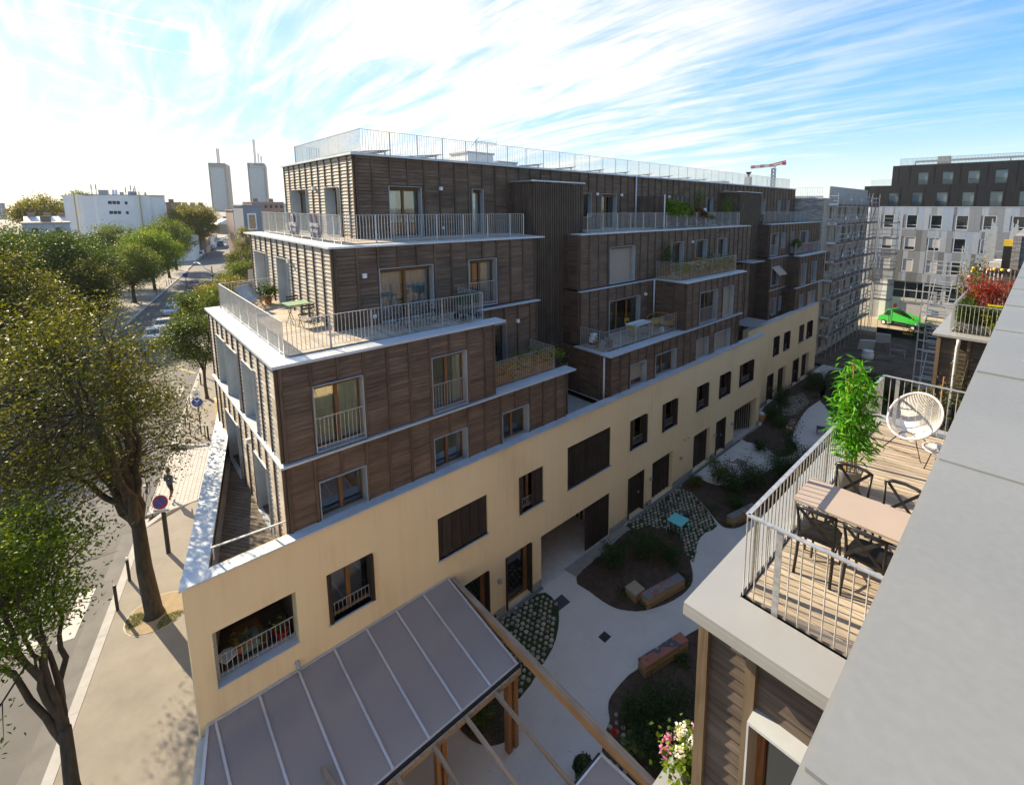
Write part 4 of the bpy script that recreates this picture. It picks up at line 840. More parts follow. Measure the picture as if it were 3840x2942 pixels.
MB().beam((-13.68,7.82,2.78),(-3.0,7.82,2.78),.14,.30).build('tie_beam',LARCH,PG); MB().beam((-13.68,7.82,2.945),(-3.0,7.82,2.945),.165,.03).build('beam_cap',GREYWOOD,PG)
for y in (.2,1.0,1.95,2.9,3.85,4.8,5.75,6.68): MB().beam((XE+.25,y,2.56),(-6.4,y,2.56),.075,.11).build('rafter',GREYWOOD,PG)
for i in range(4): MB().box(-13.6+i*1.0,-13.54+i*1.0,1.1,7.6,cz(-13.5+i)-.16,cz(-13.5+i)-.06).build('purlin',GREYWOOD,PG)
for y0,y1 in ((-.6,.9),(.9,1.95),(1.95,2.9),(2.9,3.85),(3.85,4.8),(4.8,5.75),(5.75,6.7),(6.7,7.6)):
    MB().add([(-6.42,y0+.02,2.62),(-3.2,y0+.02,3.0),(-3.2,y1-.02,3.0),(-6.42,y1-.02,2.62),(-6.42,y0+.02,2.60),(-3.2,y0+.02,2.98),(-3.2,y1-.02,2.98),(-6.42,y1-.02,2.60)],[(0,1,2,3),(7,6,5,4),(0,3,7,4),(0,4,5,1),(2,6,7,3)]).build('panel',POLYC,PG)
    MB().beam((-6.42,y1,2.635),(-3.2,y1,3.015),.055,.04).build('rib',ALU,PG)
MB().beam((-6.45,-.6,2.61),(-6.45,7.66,2.61),.05,.03).build('eave_trim',ALU,PG); MB().beam((-6.50,-.6,2.55),(-6.50,7.62,2.55),.10,.09).build('gutter',BLACK,PG)
tag(MB().beam((-10.9,2.62,2.80),(-9.9,2.75,2.67),.085,.085).build('timber_offcut',GREYWOOD),'loose weathered timber offcut lying on the translucent pergola roof','timber')
wl=thing('boundary_wall','low pale boundary wall along the street beside the pergola','wall',None,(-8,-.8,0),world=True)
MB().prism([sp(-.02,-.02)[:2],sp(-14,-.02)[:2],sp(-14,.16)[:2],sp(-.02,.16)[:2]],0,2.8).build('masonry',mat('pale_render',(.55,.50,.42),.9,0,.1,2.),wl)
MB().prism([sp(-.02,-.06)[:2],sp(-14,-.06)[:2],sp(-14,.20)[:2],sp(-.02,.20)[:2]],2.8,2.84).build('wall_cap',mat('cap_stone',(.58,.54,.46),.85,0,.12,3.),wl)
tb=thing('plant_tub','round black tub holding a low leafy plant under the pergola beam','planter',None,(-7.72,8.3,0)); MB().lathe((0,0,0),[(.2,0),(.27,.40),(.29,.42),(.26,.42),(.24,.36),(.02,.35)],18).build('tub',BLACK,tb,True)
# ================================================================ our own building: terrace, zinc roof, far terrace
OB=thing('neighbour_building','timber and zinc building in the right foreground with two roof terraces','building',None,(0,15,0),world=True)
ZN=splat('pale_zinc_roof',(.19,.198,.196),(.235,.244,.24),.5,.8,fine=30.,bmp=.03,spots=(2.6,.018,(.46,.47,.46),.5))
CP=mat('pale_coping_metal',(.32,.33,.327),.42,.15,.05,1.2)
WNEAR=woodmat('near_board',(.045,.034,.027),(.125,.098,.078),0,(.2,.2,.35),cellv=(.5,3.,.147),grain=22.)
NPOST=woodmat('near_post',(.085,.058,.035),(.19,.14,.09),2,(.1,.1,.1),cellv=(.4,.4,9.),grain=22.,spread=.12)
ob=Pieces('zinc_sheet',ZN,OB,'zinc_sheets')
ys=[-4.2,-2.45,-.70,.98,2.78,4.55,6.3,8.05,9.8,11.55,13.3,15.05,16.8,18.55,20.3,22.05,23.8,25.55,27.3]
for i,(a,b) in enumerate(zip(ys[:-1],ys[1:])): ob.add(-.245,5.5,a+.002,b-.002,14.70+.001*(i%2),14.80+.0025*(i%2))
ob.finish()
for y in ys: MB().box(-.247,5.5,y-.012,y+.012,14.80,14.812).build('standing_seam',ZN,OB)
MB().box(-.26,-.246,-4.2,27.3,14.62,14.795).build('roof_fascia',ZN,OB)
wb=MB().box(-.1,5.5,-4,27.3,9.0,14.69).box(-.3,5.5,-4,4.9,8.9,9.0).box(-2.2,5.5,4.62,11.05,6,11.7).box(-2.2,5.5,20.35,27.3,6,11.7).box(-1.0,5.5,-4,34,6.9,9.0); wb.build('wall',BATTEN,OB); MB().box(-2.55,5.5,-1.2,40,0,6.86).build('rendered_wall',RENDER,OB)
# near terrace
dp=Pieces('deck_plank',DECK,OB,'deck_planks'); decking(-1.92,-.12,4.66,10.66,11.80,dp,.147); dp.finish()
MB().box(-1.96,-1.925,4.63,10.70,11.70,11.812).build('deck_edge',BLACK,OB)
MB().box(-2.35,-1.955,4.55,11.1,11.71,11.80).build('terrace_coping',CP,OB); 
MB().prism([(-2.35,4.10),(-.1,4.10),(-.1,4.60),(-1.955,4.60),(-1.955,4.55),(-2.35,4.55)],11.71,11.7995).build('terrace_coping',CP,OB)
MB().prism([(-1.955,10.72),(-.1,10.72),(-.1,11.1),(-1.955,11.1)],11.71,11.8).build('terrace_coping',CP,OB)
MB().box(-2.352,-.1,4.098,4.108,11.655,11.75).box(-2.355,-2.345,4.1,11.1,11.655,11.75).build('coping_lip',CP,OB)
obars=Pieces('baluster',GALV,OB,'balusters')
def near_rail(p,z,h,post):
    b=MB()
    for (x0,y0),(x1,y1) in zip(p[:-1],p[1:]): b.beam((x0,y0,z+h-.008),(x1,y1,z+h-.008),.05,.016)
    R_=b.build('balustrade',GALV,OB); sg=0
    for (x0,y0),(x1,y1) in zip(p[:-1],p[1:]):
        l=math.hypot(x1-x0,y1-y0); n=round(l/.112); dx,dy=(x1-x0)/l,(y1-y0)/l
        for i in range(n+1):
            if sg and i==0: continue
            x,y=x0+(x1-x0)*i/n,y0+(y1-y0)*i/n
            if (i-2)%post==0: MB().beam((x,y,z-.06),(x,y,z+h-.017),.012,.065,up=(dx,dy,0)).build('post',GALV,R_)
            else: MB().tube([(x,y,z+.005),(x,y,z+h-.012)],.0075,6,False).build('baluster',GALV,R_)
        sg+=1
near_rail([(-.12,4.63),(-1.935,4.63),(-1.935,10.68),(-.12,10.68)],11.80,.97,11)
# timber wall under the near terrace
nb=Pieces('board',WNEAR,OB,'boards',wedge='Y')
def nclad(y,x0,x1,z0,z1,holes=()):
    n=round((z1-z0)/.147); dz=(z1-z0)/n
    for i in range(n):
        za=z0+i*dz; segs=[(x0,x1)]
        for h in holes:
            if h[2]<za+dz/2<h[3]: segs=[s for s in ((x0,h[0]),(h[1],x1)) if s[1]-s[0]>.05]
        for s,e in segs: nb.add(s,e,y-.03,y,za,za+dz*1.08)
nclad(4.38,-2.15,-1.73,8.95,11.66); nclad(4.38,-1.62,-.1,10.86,11.66); nclad(20.2,-2.13,-1.42,6.9,11.68); nclad(20.2,-1.33,-.1,6.9,11.68); nb.finish()
for x0,x1,y,z0,z1 in ((-2.27,-2.15,4.3,8.95,11.66),(-1.73,-1.62,4.3,8.95,11.66),(-2.24,-2.13,20.1,6.9,11.68),(-1.42,-1.33,20.1,6.9,11.68)): MB().box(x0,x1,y,y+.11,z0,z1).build('batten',NPOST,OB)
wn=MB().box(-1.62,-1.60,4.16,4.5,8.95,10.86).box(-1.62,-.1,4.16,4.5,10.86,10.89); W_=wn.build('window',ZINC,OB)
MB().box(-1.60,-1.52,4.42,4.52,9,10.86).box(-1.52,-.1,4.42,4.52,10.78,10.86).build('window_frame',OAK,W_); MB().box(-1.52,-.1,4.47,4.48,9,10.78).build('pane',DARKGLASS,W_)
MB().box(-2.25,-2.2,4.4,11.0,6,11.66).build('side_cladding',WNEAR,OB)
MB().box(-2.72,-.1,-1.2,11.4,8.93,8.995).build('lower_coping',CP,OB); MB().box(-2.72,-.1,19.2,27,6.86,6.94).build('lower_coping',CP,OB); MB().box(-2.72,-.1,11.4,19.2,6.86,6.938).build('lower_coping',CP,OB)
# far terrace
MB().box(-2.36,-1.92,20.45,27.3,11.72,11.80).build('terrace_coping',CP,OB); MB().prism([(-2.36,19.95),(-.1,19.95),(-.1,20.62),(-1.92,20.62),(-1.92,20.45),(-2.36,20.45)],11.72,11.7993).build('terrace_coping',CP,OB)
MB().box(-1.92,-.1,20.62,27.3,11.70,11.78).build('terrace_floor',DECKG,OB)
near_rail([(-.12,20.72),(-1.95,20.72),(-1.95,27.2)],11.8,.97,14)
MB().tube([(-1.64,19.95,11.70),(-1.64,19.95,11.55),(-1.66,20.02,11.4),(-1.66,20.02,6.95)],.055,12).build('downpipe',PVC,OB,True)
MB().box(-1.74,-1.58,19.98,20.06,10.9,10.95).build('pipe_bracket',PVC,OB)
sc_=Pieces('screen_slat',SLAT,OB,'screen_slats')
for i in range(15): x=-2.05+i*.13; sc_.add(x-.045,x+.045,27.22,27.26,11.8,13.46)
sc_.finish(); MB().box(-2.1,-.1,27.2,27.28,13.46,13.5).build('screen_cap',SLAT,OB)
# ---- paper lanterns on the screen
for i,(x,z,c,nm) in enumerate([(-2.03,13.44,(.75,.55,.05),'yellow'),(-1.79,13.40,(.72,.72,.70),'white'),(-1.54,13.42,(.72,.22,.07),'orange red'),(-1.34,13.45,(.75,.42,.04),'amber'),(-1.09,13.45,(.72,.62,.06),'lemon'),(-.86,13.44,(.70,.70,.68),'pale grey white'),(-2.07,13.29,(.78,.5,.05),'golden'),(-2.14,13.05,(.72,.30,.18),'coral')]):
    o=MB().lathe((0,0,0),[(.015,-.062),(.045,-.045),(.062,-.015),(.062,.015),(.045,.045),(.015,.062)],12).build('paper_lantern',mat('lantern_'+nm.replace(' ','_'),c,.7,0,.03,9.),None,True)
    o.location=(x,27.16,z)
    pos=['first from the left at the top','second from the left','third from the left','fourth from the left','fifth from the left','sixth, the rightmost','just under the first one','lowest of all at the left end'][i]
    tag(o,f'small round {nm} lantern on the slatted screen, {pos}','lantern','lanterns strung on the slatted screen')
# ---- dining table and four cross-back chairs on the near terrace
TAUPE=mat('taupe_table_top',(.40,.325,.275),.5,0,.03,4.)
MATB=mat('black_plastic',(.014,.014,.015),.38,0,.1,10.)
dt=thing('dining_table','taupe rectangular dining table beside the balustrade of the near terrace','table',None,(-1.16,5.95,11.80))
MB().box(-.66,.66,-.315,.315,.725,.75).build('table_top',TAUPE,dt)
for sx in (-1,1):
    MB().tube([(sx*.52,-.24,.72),(sx*.44,.22,.02)],.014,8).tube([(sx*.52,.24,.72),(sx*.44,-.22,.02)],.014,8).build('leg_frame',BLACK,dt)
def chair_at(loc,rz,label):
    t=thing('cross_back_chair',label,'chair','black cross-back chairs around the dining table',loc,rz)
    # seat with rounded front, facing +Y, back at -Y
    pl=[(-.19,-.19),(.19,-.19),(.215,-.05),(.21,.12),(.15,.20),(0,.22),(-.15,.20),(-.21,.12),(-.215,-.05)]
    MB().prism(pl,.445,.475).build('seat',MATB,t)
    for sx in (-1,1):
        MB().tube([(sx*.19,-.26,0),(sx*.185,-.20,.25),(sx*.18,-.19,.46),(sx*.185,-.215,.65),(sx*.2,-.27,.86)],[.017,.018,.019,.017,.015],8).build('rear_leg',MATB,t,True)
        MB().tube([(sx*.17,.15,.45),(sx*.185,.19,.2),(sx*.20,.23,0)],[.019,.017,.014],8).build('front_leg',MATB,t,True)
        MB().tube([(sx*.18,-.19,.30),(sx*.19,.0,.35),(sx*.19,.17,.30)],.009,6).build('side_stretcher',MATB,t,True)
    MB().tube([(-.205,-.27,.855),(-.12,-.305,.872),(0,-.32,.878),(.12,-.305,.872),(.205,-.27,.855)],.021,8).build('top_rail',MATB,t,True)
    MB().beam((-.18,-.205,.48),(.17,-.285,.84),.034,.012,up=(0,1,0)).build('cross_strap',MATB,t); MB().beam((.18,-.205,.48),(-.17,-.285,.84),.034,.012,up=(0,1,0)).build('cross_strap',MATB,t)
    MB().tube([(-.18,.17,.33),(0,.2,.36),(.18,.17,.33)],.009,6).build('front_stretcher',MATB,t,True)
    return t
chair_at((-1.50,5.64,11.80),R(4),'black cross-back chair near the balustrade corner on the camera side of the table')
chair_at((-.98,5.63,11.80),R(-5),'black cross-back chair nearest the zinc roof on the camera side of the table')
chair_at((-1.42,6.38,11.80),R(182),'black cross-back chair beside the potted bamboo on the far side of the table')
chair_at((-.90,6.36,11.80),R(176),'black cross-back chair nearest the zinc roof on the far side of the table')
# ---- string lounge chair and its round side table
CORD=mat('white_pvc_cord',(.78,.77,.75),.45,0,.03,5.)
ac=thing('string_lounge_chair','white string lounge chair with oval hoop on thin black legs','chair',None,(-1.30,9.72,11.80),R(-12))
hoop=[]; nn=40; tl_=R(38)
for i in range(nn):
    t=2*math.pi*i/nn; x=.385*math.cos(t); yv=.50*math.sin(t); hoop.append(Vector((x,.16+yv*math.cos(tl_)-.05,.56+yv*math.sin(tl_)+.06)))
MB().tube(hoop+[hoop[0],hoop[1]],.017,8,False).build('hoop',CORD,ac,True)
ring=[]
for i in range(nn):
    t=2*math.pi*i/nn; ring.append(Vector((.075*math.cos(t),-.02+.075*math.sin(t)*.9,.30+.03*math.sin(t))))
MB().tube(ring+[ring[0],ring[1]],.010,6,False).build('seat_ring',CORD,ac,True)
cords=[]
for i in range(96):
    k=i/96*nn; a=hoop[int(k)%nn].lerp(hoop[(int(k)+1)%nn],k%1); b=ring[int(k)%nn].lerp(ring[(int(k)+1)%nn],k%1); m=a.lerp(b,.55)+Vector((0,-.02,-.05)) if True else 0
    MB().tube([a,m,b],.0042,4,False).build('cord',CORD,ac)
for sx in (-1,1):
    MB().tube([(sx*.10,.05,.34),(sx*.27,.36,.0)],.009,6).build('leg',BLACK,ac); MB().tube([(sx*.10,-.08,.33),(sx*.30,-.30,.0)],.009,6).build('leg',BLACK,ac)
MB().tube([(-.27,-.26,.05),(.27,-.26,.05)],.005,6).tube([(-.1,.05,.33),(.1,-.08,.33)],.006,6).tube([(.1,.05,.33),(-.1,-.08,.33)],.006,6).build('brace',BLACK,ac)
sd_=thing('string_side_table','small round white string side table partly hidden by the zinc roof','table',None,(-.80,9.15,11.80),R(20))
ho=[Vector((.24*math.cos(2*math.pi*i/32),.24*math.sin(2*math.pi*i/32),.42)) for i in range(32)]; MB().tube(ho+[ho[0],ho[1]],.012,8,False).build('hoop',CORD,sd_,True)
for i in range(48): t=2*math.pi*i/48; MB().tube([(.24*math.cos(t),.24*math.sin(t),.42),(.02*math.cos(t),.02*math.sin(t),.40)],.004,4,False).build('cord',CORD,sd_)
for i in range(3): t=2*math.pi*i/3+.5; MB().tube([(.10*math.cos(t),.10*math.sin(t),.40),(.2*math.cos(t),.2*math.sin(t),0)],.008,6).build('leg',BLACK,sd_)
MB().lathe((0,0,.40),[(.23,0),(.23,.008)],24).build('glass_top',GLASS,sd_)
# ================================================================ vegetation
BARK=mat('bark',(.055,.042,.028),.95,0,.45,9.,.9,22.,stretch=(1,1,.25))
BARKG=mat('grey_bark',(.075,.065,.05),.95,0,.4,9.,.8,22.,stretch=(1,1,.25))
L_OLIVE=leafmat('leaf_olive',(.034,.046,.010),(.088,.098,.018),(.20,.18,.03),trans=.40)
L_DARK=leafmat('leaf_dark',(.020,.042,.008),(.050,.092,.016),(.11,.15,.028),trans=.36)
L_FRESH=leafmat('leaf_fresh',(.045,.085,.010),(.13,.21,.020),(.27,.33,.035),trans=.45)
L_MID=leafmat('leaf_mid',(.045,.072,.015),(.105,.15,.028),(.20,.23,.045),trans=.4)
L_YEL=leafmat('leaf_yellowish',(.07,.08,.015),(.17,.16,.028),(.30,.25,.045),trans=.4)
L_BAMB=leafmat('leaf_bamboo',(.035,.16,.012),(.08,.33,.02),(.19,.50,.045),trans=.42)
L_SHRUB=leafmat('leaf_shrub',(.014,.036,.008),(.040,.085,.018),(.09,.15,.03),trans=.32)
L_RED=leafmat('leaf_red',(.12,.012,.012),(.30,.03,.025),(.42,.10,.04),trans=.4)
L_RUST=leafmat('leaf_rust',(.08,.03,.012),(.15,.065,.02),(.13,.12,.03),trans=.3)
def leafmesh(name,C_,S_,m,aspect=.5,up=.5,parent=None,droop=0.,seed=0,axis=None,kindstuff=False):
    """many leaves: pointed quads, each with a tone attribute"""
    g=np.random.default_rng(seed+len(C_)); n=len(C_); C_=np.asarray(C_,float); S_=np.broadcast_to(np.asarray(S_,float),(n,))
    nr=g.normal(size=(n,3)); nr[:,2]+=up*2; nr/=np.linalg.norm(nr,axis=1)[:,None]
    d=g.normal(size=(n,3)) if axis is None else np.asarray(axis)+g.normal(size=(n,3))*.35
    d[:,2]-=droop; d-=nr*np.sum(d*nr,axis=1)[:,None]; d/=np.linalg.norm(d,axis=1)[:,None]+1e-9; b=np.cross(nr,d)
    l=S_*g.uniform(.7,1.25,n); wd=l*aspect
    bend=nr*(l*.12)[:,None]
    v=np.stack([C_-d*(l/2)[:,None],C_+b*(wd/2)[:,None]+bend,C_+d*(l/2)[:,None],C_-b*(wd/2)[:,None]+bend],1).reshape(-1,3)
    me=bpy.data.meshes.new(name); me.vertices.add(4*n); me.vertices.foreach_set('co',v.ravel()); me.loops.add(4*n); me.loops.foreach_set('vertex_index',np.arange(4*n,dtype=np.int32))
    me.polygons.add(n); me.polygons.foreach_set('loop_start',np.arange(0,4*n,4,dtype=np.int32)); 
    try: me.polygons.foreach_set('loop_total',np.full(n,4,dtype=np.int32))
    except Exception: pass
    me.update(calc_edges=True); a=me.attributes.new('rnd','FLOAT','FACE'); a.data.foreach_set('value',np.clip(g.normal(.42,.26,n),0,1).astype(np.float32)); me.materials.append(m)
    return link(bpy.data.objects.new(name,me),parent)
def tree(name,label,base,top,ells,m,nclus=160,per=110,leaf=.13,cr=.75,tr=.22,fork=3.5,limbs=6,group=None,bark=None,seed=1,up=.35,aspect=.5,lean=(0,0),extra=None):
    g=np.random.default_rng(seed); t=thing(name,label,'tree',group,tuple(base)); b0=np.array(base,float); B=MB()
    fk=np.array([lean[0],lean[1],fork]); B.tube([(0,0,-.1),(0,0,.25),tuple(fk*.5+np.array([.06,-.05,0])),tuple(fk)],[tr*1.5,tr*1.12,tr*.98,tr*.8],11)
    cl=[]; vol=np.array([e[3]*e[4]*e[5] for e in ells]); vol=vol/vol.sum()
    while len(cl)<nclus:
        e=ells[g.choice(len(ells),p=vol)]; v=g.normal(size=3); v/=np.linalg.norm(v); r=g.uniform(.15,1)**.45
        p=np.array(e[:3])-b0+v*r*np.array(e[3:]); cl.append(p)
    cl=np.array(cl); tips=[]
    ids=g.choice(nclus,limbs,replace=False); nodes=[(fk,tr*.8)]
    for k in range(limbs):          # main limbs wander towards far clusters
        tgt=cl[ids[k]]; tgt=fk+(tgt-fk)*.8; f0=fk-np.array([0,0,.35+.3*g.random()]); ln=np.linalg.norm(tgt-fk); c1_=fk+(tgt-fk)*.25+np.array([0,0,.16*ln]); c2_=fk+(tgt-fk)*.65+g.normal(size=3)*.09*ln+np.array([0,0,.10*ln]); n=11; pts=[]
        for i in range(n+1): u=i/n; pts.append(f0*(1-u)**3+3*c1_*u*(1-u)**2+3*c2_*u*u*(1-u)+tgt*u**3+(g.normal(size=3)*.012*ln if 0<i<n else 0))
        rs=[tr*.66*(1-.82*(i/n)**.8) for i in range(n+1)]; B.tube([tuple(p) for p in pts],rs,8,False); nodes+=[(p,r) for p,r in zip(pts[3:],rs[3:])]
    npos=np.array([x[0] for x in nodes])
    for c in cl:
        j=np.argmin(np.sum((npos-c)**2,axis=1)+.0*0); a=npos[j]; mid=(a+c)/2+g.normal(size=3)*.12; B.tube([tuple(a),tuple(mid),tuple(c)],[min(.05,nodes[j][1]*.5),.022,.008],4,False)
        for _ in range(2): B.tube([tuple(mid),tuple(c+g.normal(size=3)*cr*.7)],[.014,.005],3,False)
    B.build('trunk',bark or BARK,t,True)
    P=np.repeat(cl,per,axis=0)+g.normal(size=(nclus*per,3))*np.array([cr,cr,cr*.7])*.55
    crown=leafmesh('crown',P,leaf,m,aspect,up,t,.25,seed)
    return t
def S3(s,t,z): v=st(s,t); return (v.x,v.y,z)
tree('street_tree','large airy olive-green street tree in the sandy tree pit by the ochre corner',(-23.4,.28,0),13,[(-22.3,-1.9,9.3,3.6,2.9,3.9),(-26.3,-.9,8.9,3.9,2.9,4.2),(-24.5,-3.2,7.3,3.6,2.2,2.6),(-27.6,.6,6.6,2.4,1.8,2.6),(-25.6,.9,5.4,1.9,1.3,1.5),(-24.9,1.2,4.5,1.1,.8,1.0)],L_OLIVE,300,150,.115,.72,.25,4.0,12,'street trees by the ochre corner',seed=3,lean=(-.5,-.1))
tree('street_tree','bright green street tree leaning into the lower left corner of the picture',(-16.0,-1.62,0),9,[(-17.6,-2.9,6.6,2.2,1.9,1.9),(-18.9,-1.9,6.0,1.7,1.2,1.5),(-15.2,-3.3,5.0,1.3,.9,.8),(-16.8,-3.8,8.2,1.9,1.3,1.2)],L_FRESH,150,170,.12,.55,.15,3.0,8,'street trees by the ochre corner',seed=5,lean=(-.2,-.05),aspect=.42)
tree('street_tree','small dark green round-crowned tree on the far pavement by the road sign',(-48.4,5.46,0),8,[(-48.3,5.0,4.9,2.7,2.1,1.9),(-47.2,4.6,6.3,1.8,1.5,1.4)],L_DARK,95,130,.16,.7,.11,2.6,5,'trees along the near pavement',seed=8)
for i,(s,t,z,r,mm,lb) in enumerate([(60,-5.4,5.4,(3.6,2.6,2.3),L_MID,'pale leafy pavement tree directly behind the small dark round tree'),(72,-4.6,5.2,(3.4,2.4,2.2),L_YEL,'yellowish pavement tree at the bend of the curved street lamp'),(79,-4.2,4.0,(2.6,2.0,1.7),L_RUST,'rust-brown leaved pavement tree beside the timber building corner'),(90,-3.6,5.2,(3.6,2.4,2.4),L_MID,'mid green pavement tree farther along the near side of the street'),(104,-3.4,5.6,(4,2.6,2.8),L_OLIVE,'olive pavement tree well behind the first terrace'),(122,-3.0,7.5,(2.6,2.2,4.6),L_YEL,'tall narrow yellow-green tree just left of the top balcony')]):
    tree('street_tree',lb,S3(s,t,0),z+3,[(*S3(s,t-.2,z)[:3],*r)],mm,90,130,.21,.8,.11,2.3,5,'trees along the near pavement',seed=20+i)
# across the street
for i,(s,t,z,r,mm,lb,n) in enumerate([(60,-20.5,7.6,(6.6,4.6,4.9),L_OLIVE,'big sunlit olive tree filling the left edge across the street',200),(48,-21,6.2,(4.6,4.2,3.8),L_OLIVE,'low olive tree at the far left edge across the street',120),(86,-22.5,8.2,(6.6,5,4.6),L_DARK,'dense dark green tree behind the sunlit olive tree',190),(76,-25.5,9.6,(5,4,3.6),L_DARK,'tall dark tree at the back of the left group under the far roofs',130),(98,-23,7.2,(4.6,3.6,4.2),L_DARK,'dark green tree left of the fresh green one across the street',120),
        (117.5,-18.2,7.2,(5.6,4.4,4.2),L_FRESH,'fresh green tree with stout trunk in front of the white apartment block',170),(136,-18.4,8.8,(6.6,4.6,4.4),L_MID,'spreading mid green tree by the kerb right of the fresh green tree',160),(152,-19,7.6,(5,4,4),L_DARK,'darker tree at the kerb beyond the spreading tree',110),(198,-19.5,10.6,(9.5,7,5.6),L_YEL,'large olive-yellow tree right of the white apartment block',180),(70,-27,8.0,(5.5,4.5,4.6),L_MID,'mid green tree deep in the left group behind the sunlit olive tree',140),(92,-29,8.4,(6,5,4.6),L_DARK,'dark tree in the back row left of the white block corner',140),(107,-27,7.4,(5.5,4.5,4.4),L_DARK,'dark tree standing under the white block windows',130),(104,-18.8,6.0,(4.4,3.4,3.6),L_MID,'mid green kerbside tree left of the stout trunk',110),(79,-18.6,5.8,(4.4,3.2,3.4),L_OLIVE,'olive kerbside tree across from the white roof-sign car',120),(126,-25,7.6,(5.5,4.5,4.6),L_MID,'mid green tree in the back row behind the fresh green one',120),(66,-19,5.2,(4.2,3.0,3.2),L_OLIVE,'low olive kerbside tree above the domed kiosk',110)]):
    tree('street_tree',lb,S3(s,t,0),z+4,[(*S3(s,t,z)[:3],*r)],mm,n,170,.24 if s<160 else .38,1.15 if s<160 else 1.8,.24,3.2,6,'trees across the street',seed=40+i)
for i,(x,y,z,r,lb) in enumerate([(-255,-36,13,(14,9,7),'yellowing far tree at the left horizon edge'),(-275,-14,13,(13,8,6),'yellowing far tree in front of the long distant slab blocks'),(-300,-2,15,(8,6,6),'darker far tree left of the white apartment block')]):
    tree('street_tree',lb,(x,y,0),z+5,[(x,y,z,*r)],L_YEL if i<2 else L_MID,90,90,.8,2.2,.4,5,5,'trees on the horizon',seed=60+i)
# ---- shrubs and garden plants
def shrub(name,label,base,r,m,n=1200,leaf=.07,stems=7,cat='shrub',group=None,seed=1,aspect=.5,up=.4,h0=0.):
    g=np.random.default_rng(seed); t=thing(name,label,cat,group,tuple(base)); B=MB(); cl=[]
    for k in range(stems):
        a=g.uniform(0,2*math.pi); q=g.uniform(.3,.95); e=np.array([math.cos(a)*r[0]*q,math.sin(a)*r[1]*q,r[2]*2*g.uniform(.5,1.)+h0]); mid=e*.5+np.array([0,0,r[2]*.3]); B.tube([(0,0,0),tuple(mid*np.array([.7,.7,1])),tuple(e)],[.022,.014,.006],5,False)
        for f in (.45,.6,.75,.88,1.0): cl.append(e*f+g.normal(size=3)*np.array(r)*.18)
    B.build('stems',BARKG,t); cl=np.array(cl); per=max(1,n//len(cl)); P=np.repeat(cl,per,axis=0)+g.normal(size=(len(cl)*per,3))*np.array([r[0],r[1],r[2]])*.22
    P[:,2]=np.abs(P[:,2])+.02; leafmesh('foliage',P,leaf,m,aspect,up,t,.2,seed); return t
SH=[(-12.25,15.0,(.62,.6,.55),'feathery dark green shrub in the bed beside the gravel strip'),(-11.4,16.6,(.75,.7,.55),'broad dark shrub behind the small stone cube'),(-10.6,17.2,(.5,.5,.35),'low dark shrub at the tip of the central bed'),
 (-12.1,24.4,(.75,.7,.75),'leafy shrub with pale stems at the edge of the white path'),(-11.0,24.2,(.9,.8,.6),'bushy dark shrub behind the cobbled terrace'),(-10.3,25.4,(1.0,.9,.75),'tall dense shrub left of the balustrade corner'),(-9.5,27.4,(1.1,.9,.9),'glossy dark shrub overlapping the white path edge'),(-12.9,23.2,(.35,.35,.3),'small straggly plant against the ochre wall foot'),(-10.2,23.0,(.7,.6,.35),'low spreading shrub next to the swirled bench'),(-8.7,28.8,(.9,.8,.8),'shrub nearest the terrace balustrade in the middle bed'),
 (-13.3,35.2,(.7,.8,.55),'shrub at the foot of the farther ochre wall by the first dark door'),(-13.6,37.4,(.8,.9,.9),'bushy shrub between the two farthest wall doors'),(-12.6,34.4,(.7,.7,.4),'low shrub left of the pink bench'),(-13.0,43.8,(1.0,1.2,.9),'dense shrub near the end of the ochre wall'),(-11.6,46,(1.3,1.1,.7),'wide dark hedge shrub before the building site'),(-9.4,47.4,(1.3,1,.7),'dark hedge shrub at the middle of the far bed'),(-7.4,45.2,(1.2,1,.7),'dark hedge shrub near the far terrace wall'),(-11.0,43.0,(1.1,.9,.6),'low rounded shrub behind the bamboo'),(-8.4,41.8,(1,1,.7),'shadowed shrub beside the far white path'),(-6.4,37,(1,1,.8),'shadowed shrub by the right wall of the garden'),(-8.0,34.4,(.8,.8,.5),'dark shrub right of the far white path'),
 (-7.0,11.2,(.9,.9,.3),'spreading ground plant in the nearest bed'),(-6.6,10.2,(.8,.7,.3),'low leafy plant in the nearest bed close to the timber corner'),(-7.6,10.6,(.5,.6,.22),'dark ground cover at the cobbled bed edge'),(-5.6,11.5,(.8,.8,.35),'leafy plant against the timber corner post'),(-11.0,7.2,(.4,.35,.2),'small green plant in the bed under the pergola'),(-12.0,29.9,(.45,.4,.3),'small plant at the far rim of the white path'),(-10.4,31.2,(.6,.6,.4),'low plant between the two white path lobes')]
for i,(x,y,r,lb) in enumerate(SH): shrub('garden_shrub',lb,(x,y,.03),r,L_SHRUB if i not in(3,7,25) else L_MID,int(2400*max(.5,r[0]*r[2]*2.2)),.085,9,group='shrubs in the courtyard beds',seed=100+i)
# young multi-stem tree by the far path
shrub('young_tree','slender young tree with small dark leaves before the far white path',(-10.55,30.6,.03),(.75,.75,1.3),L_SHRUB,700,.11,9,'tree',seed=150,h0=.4)
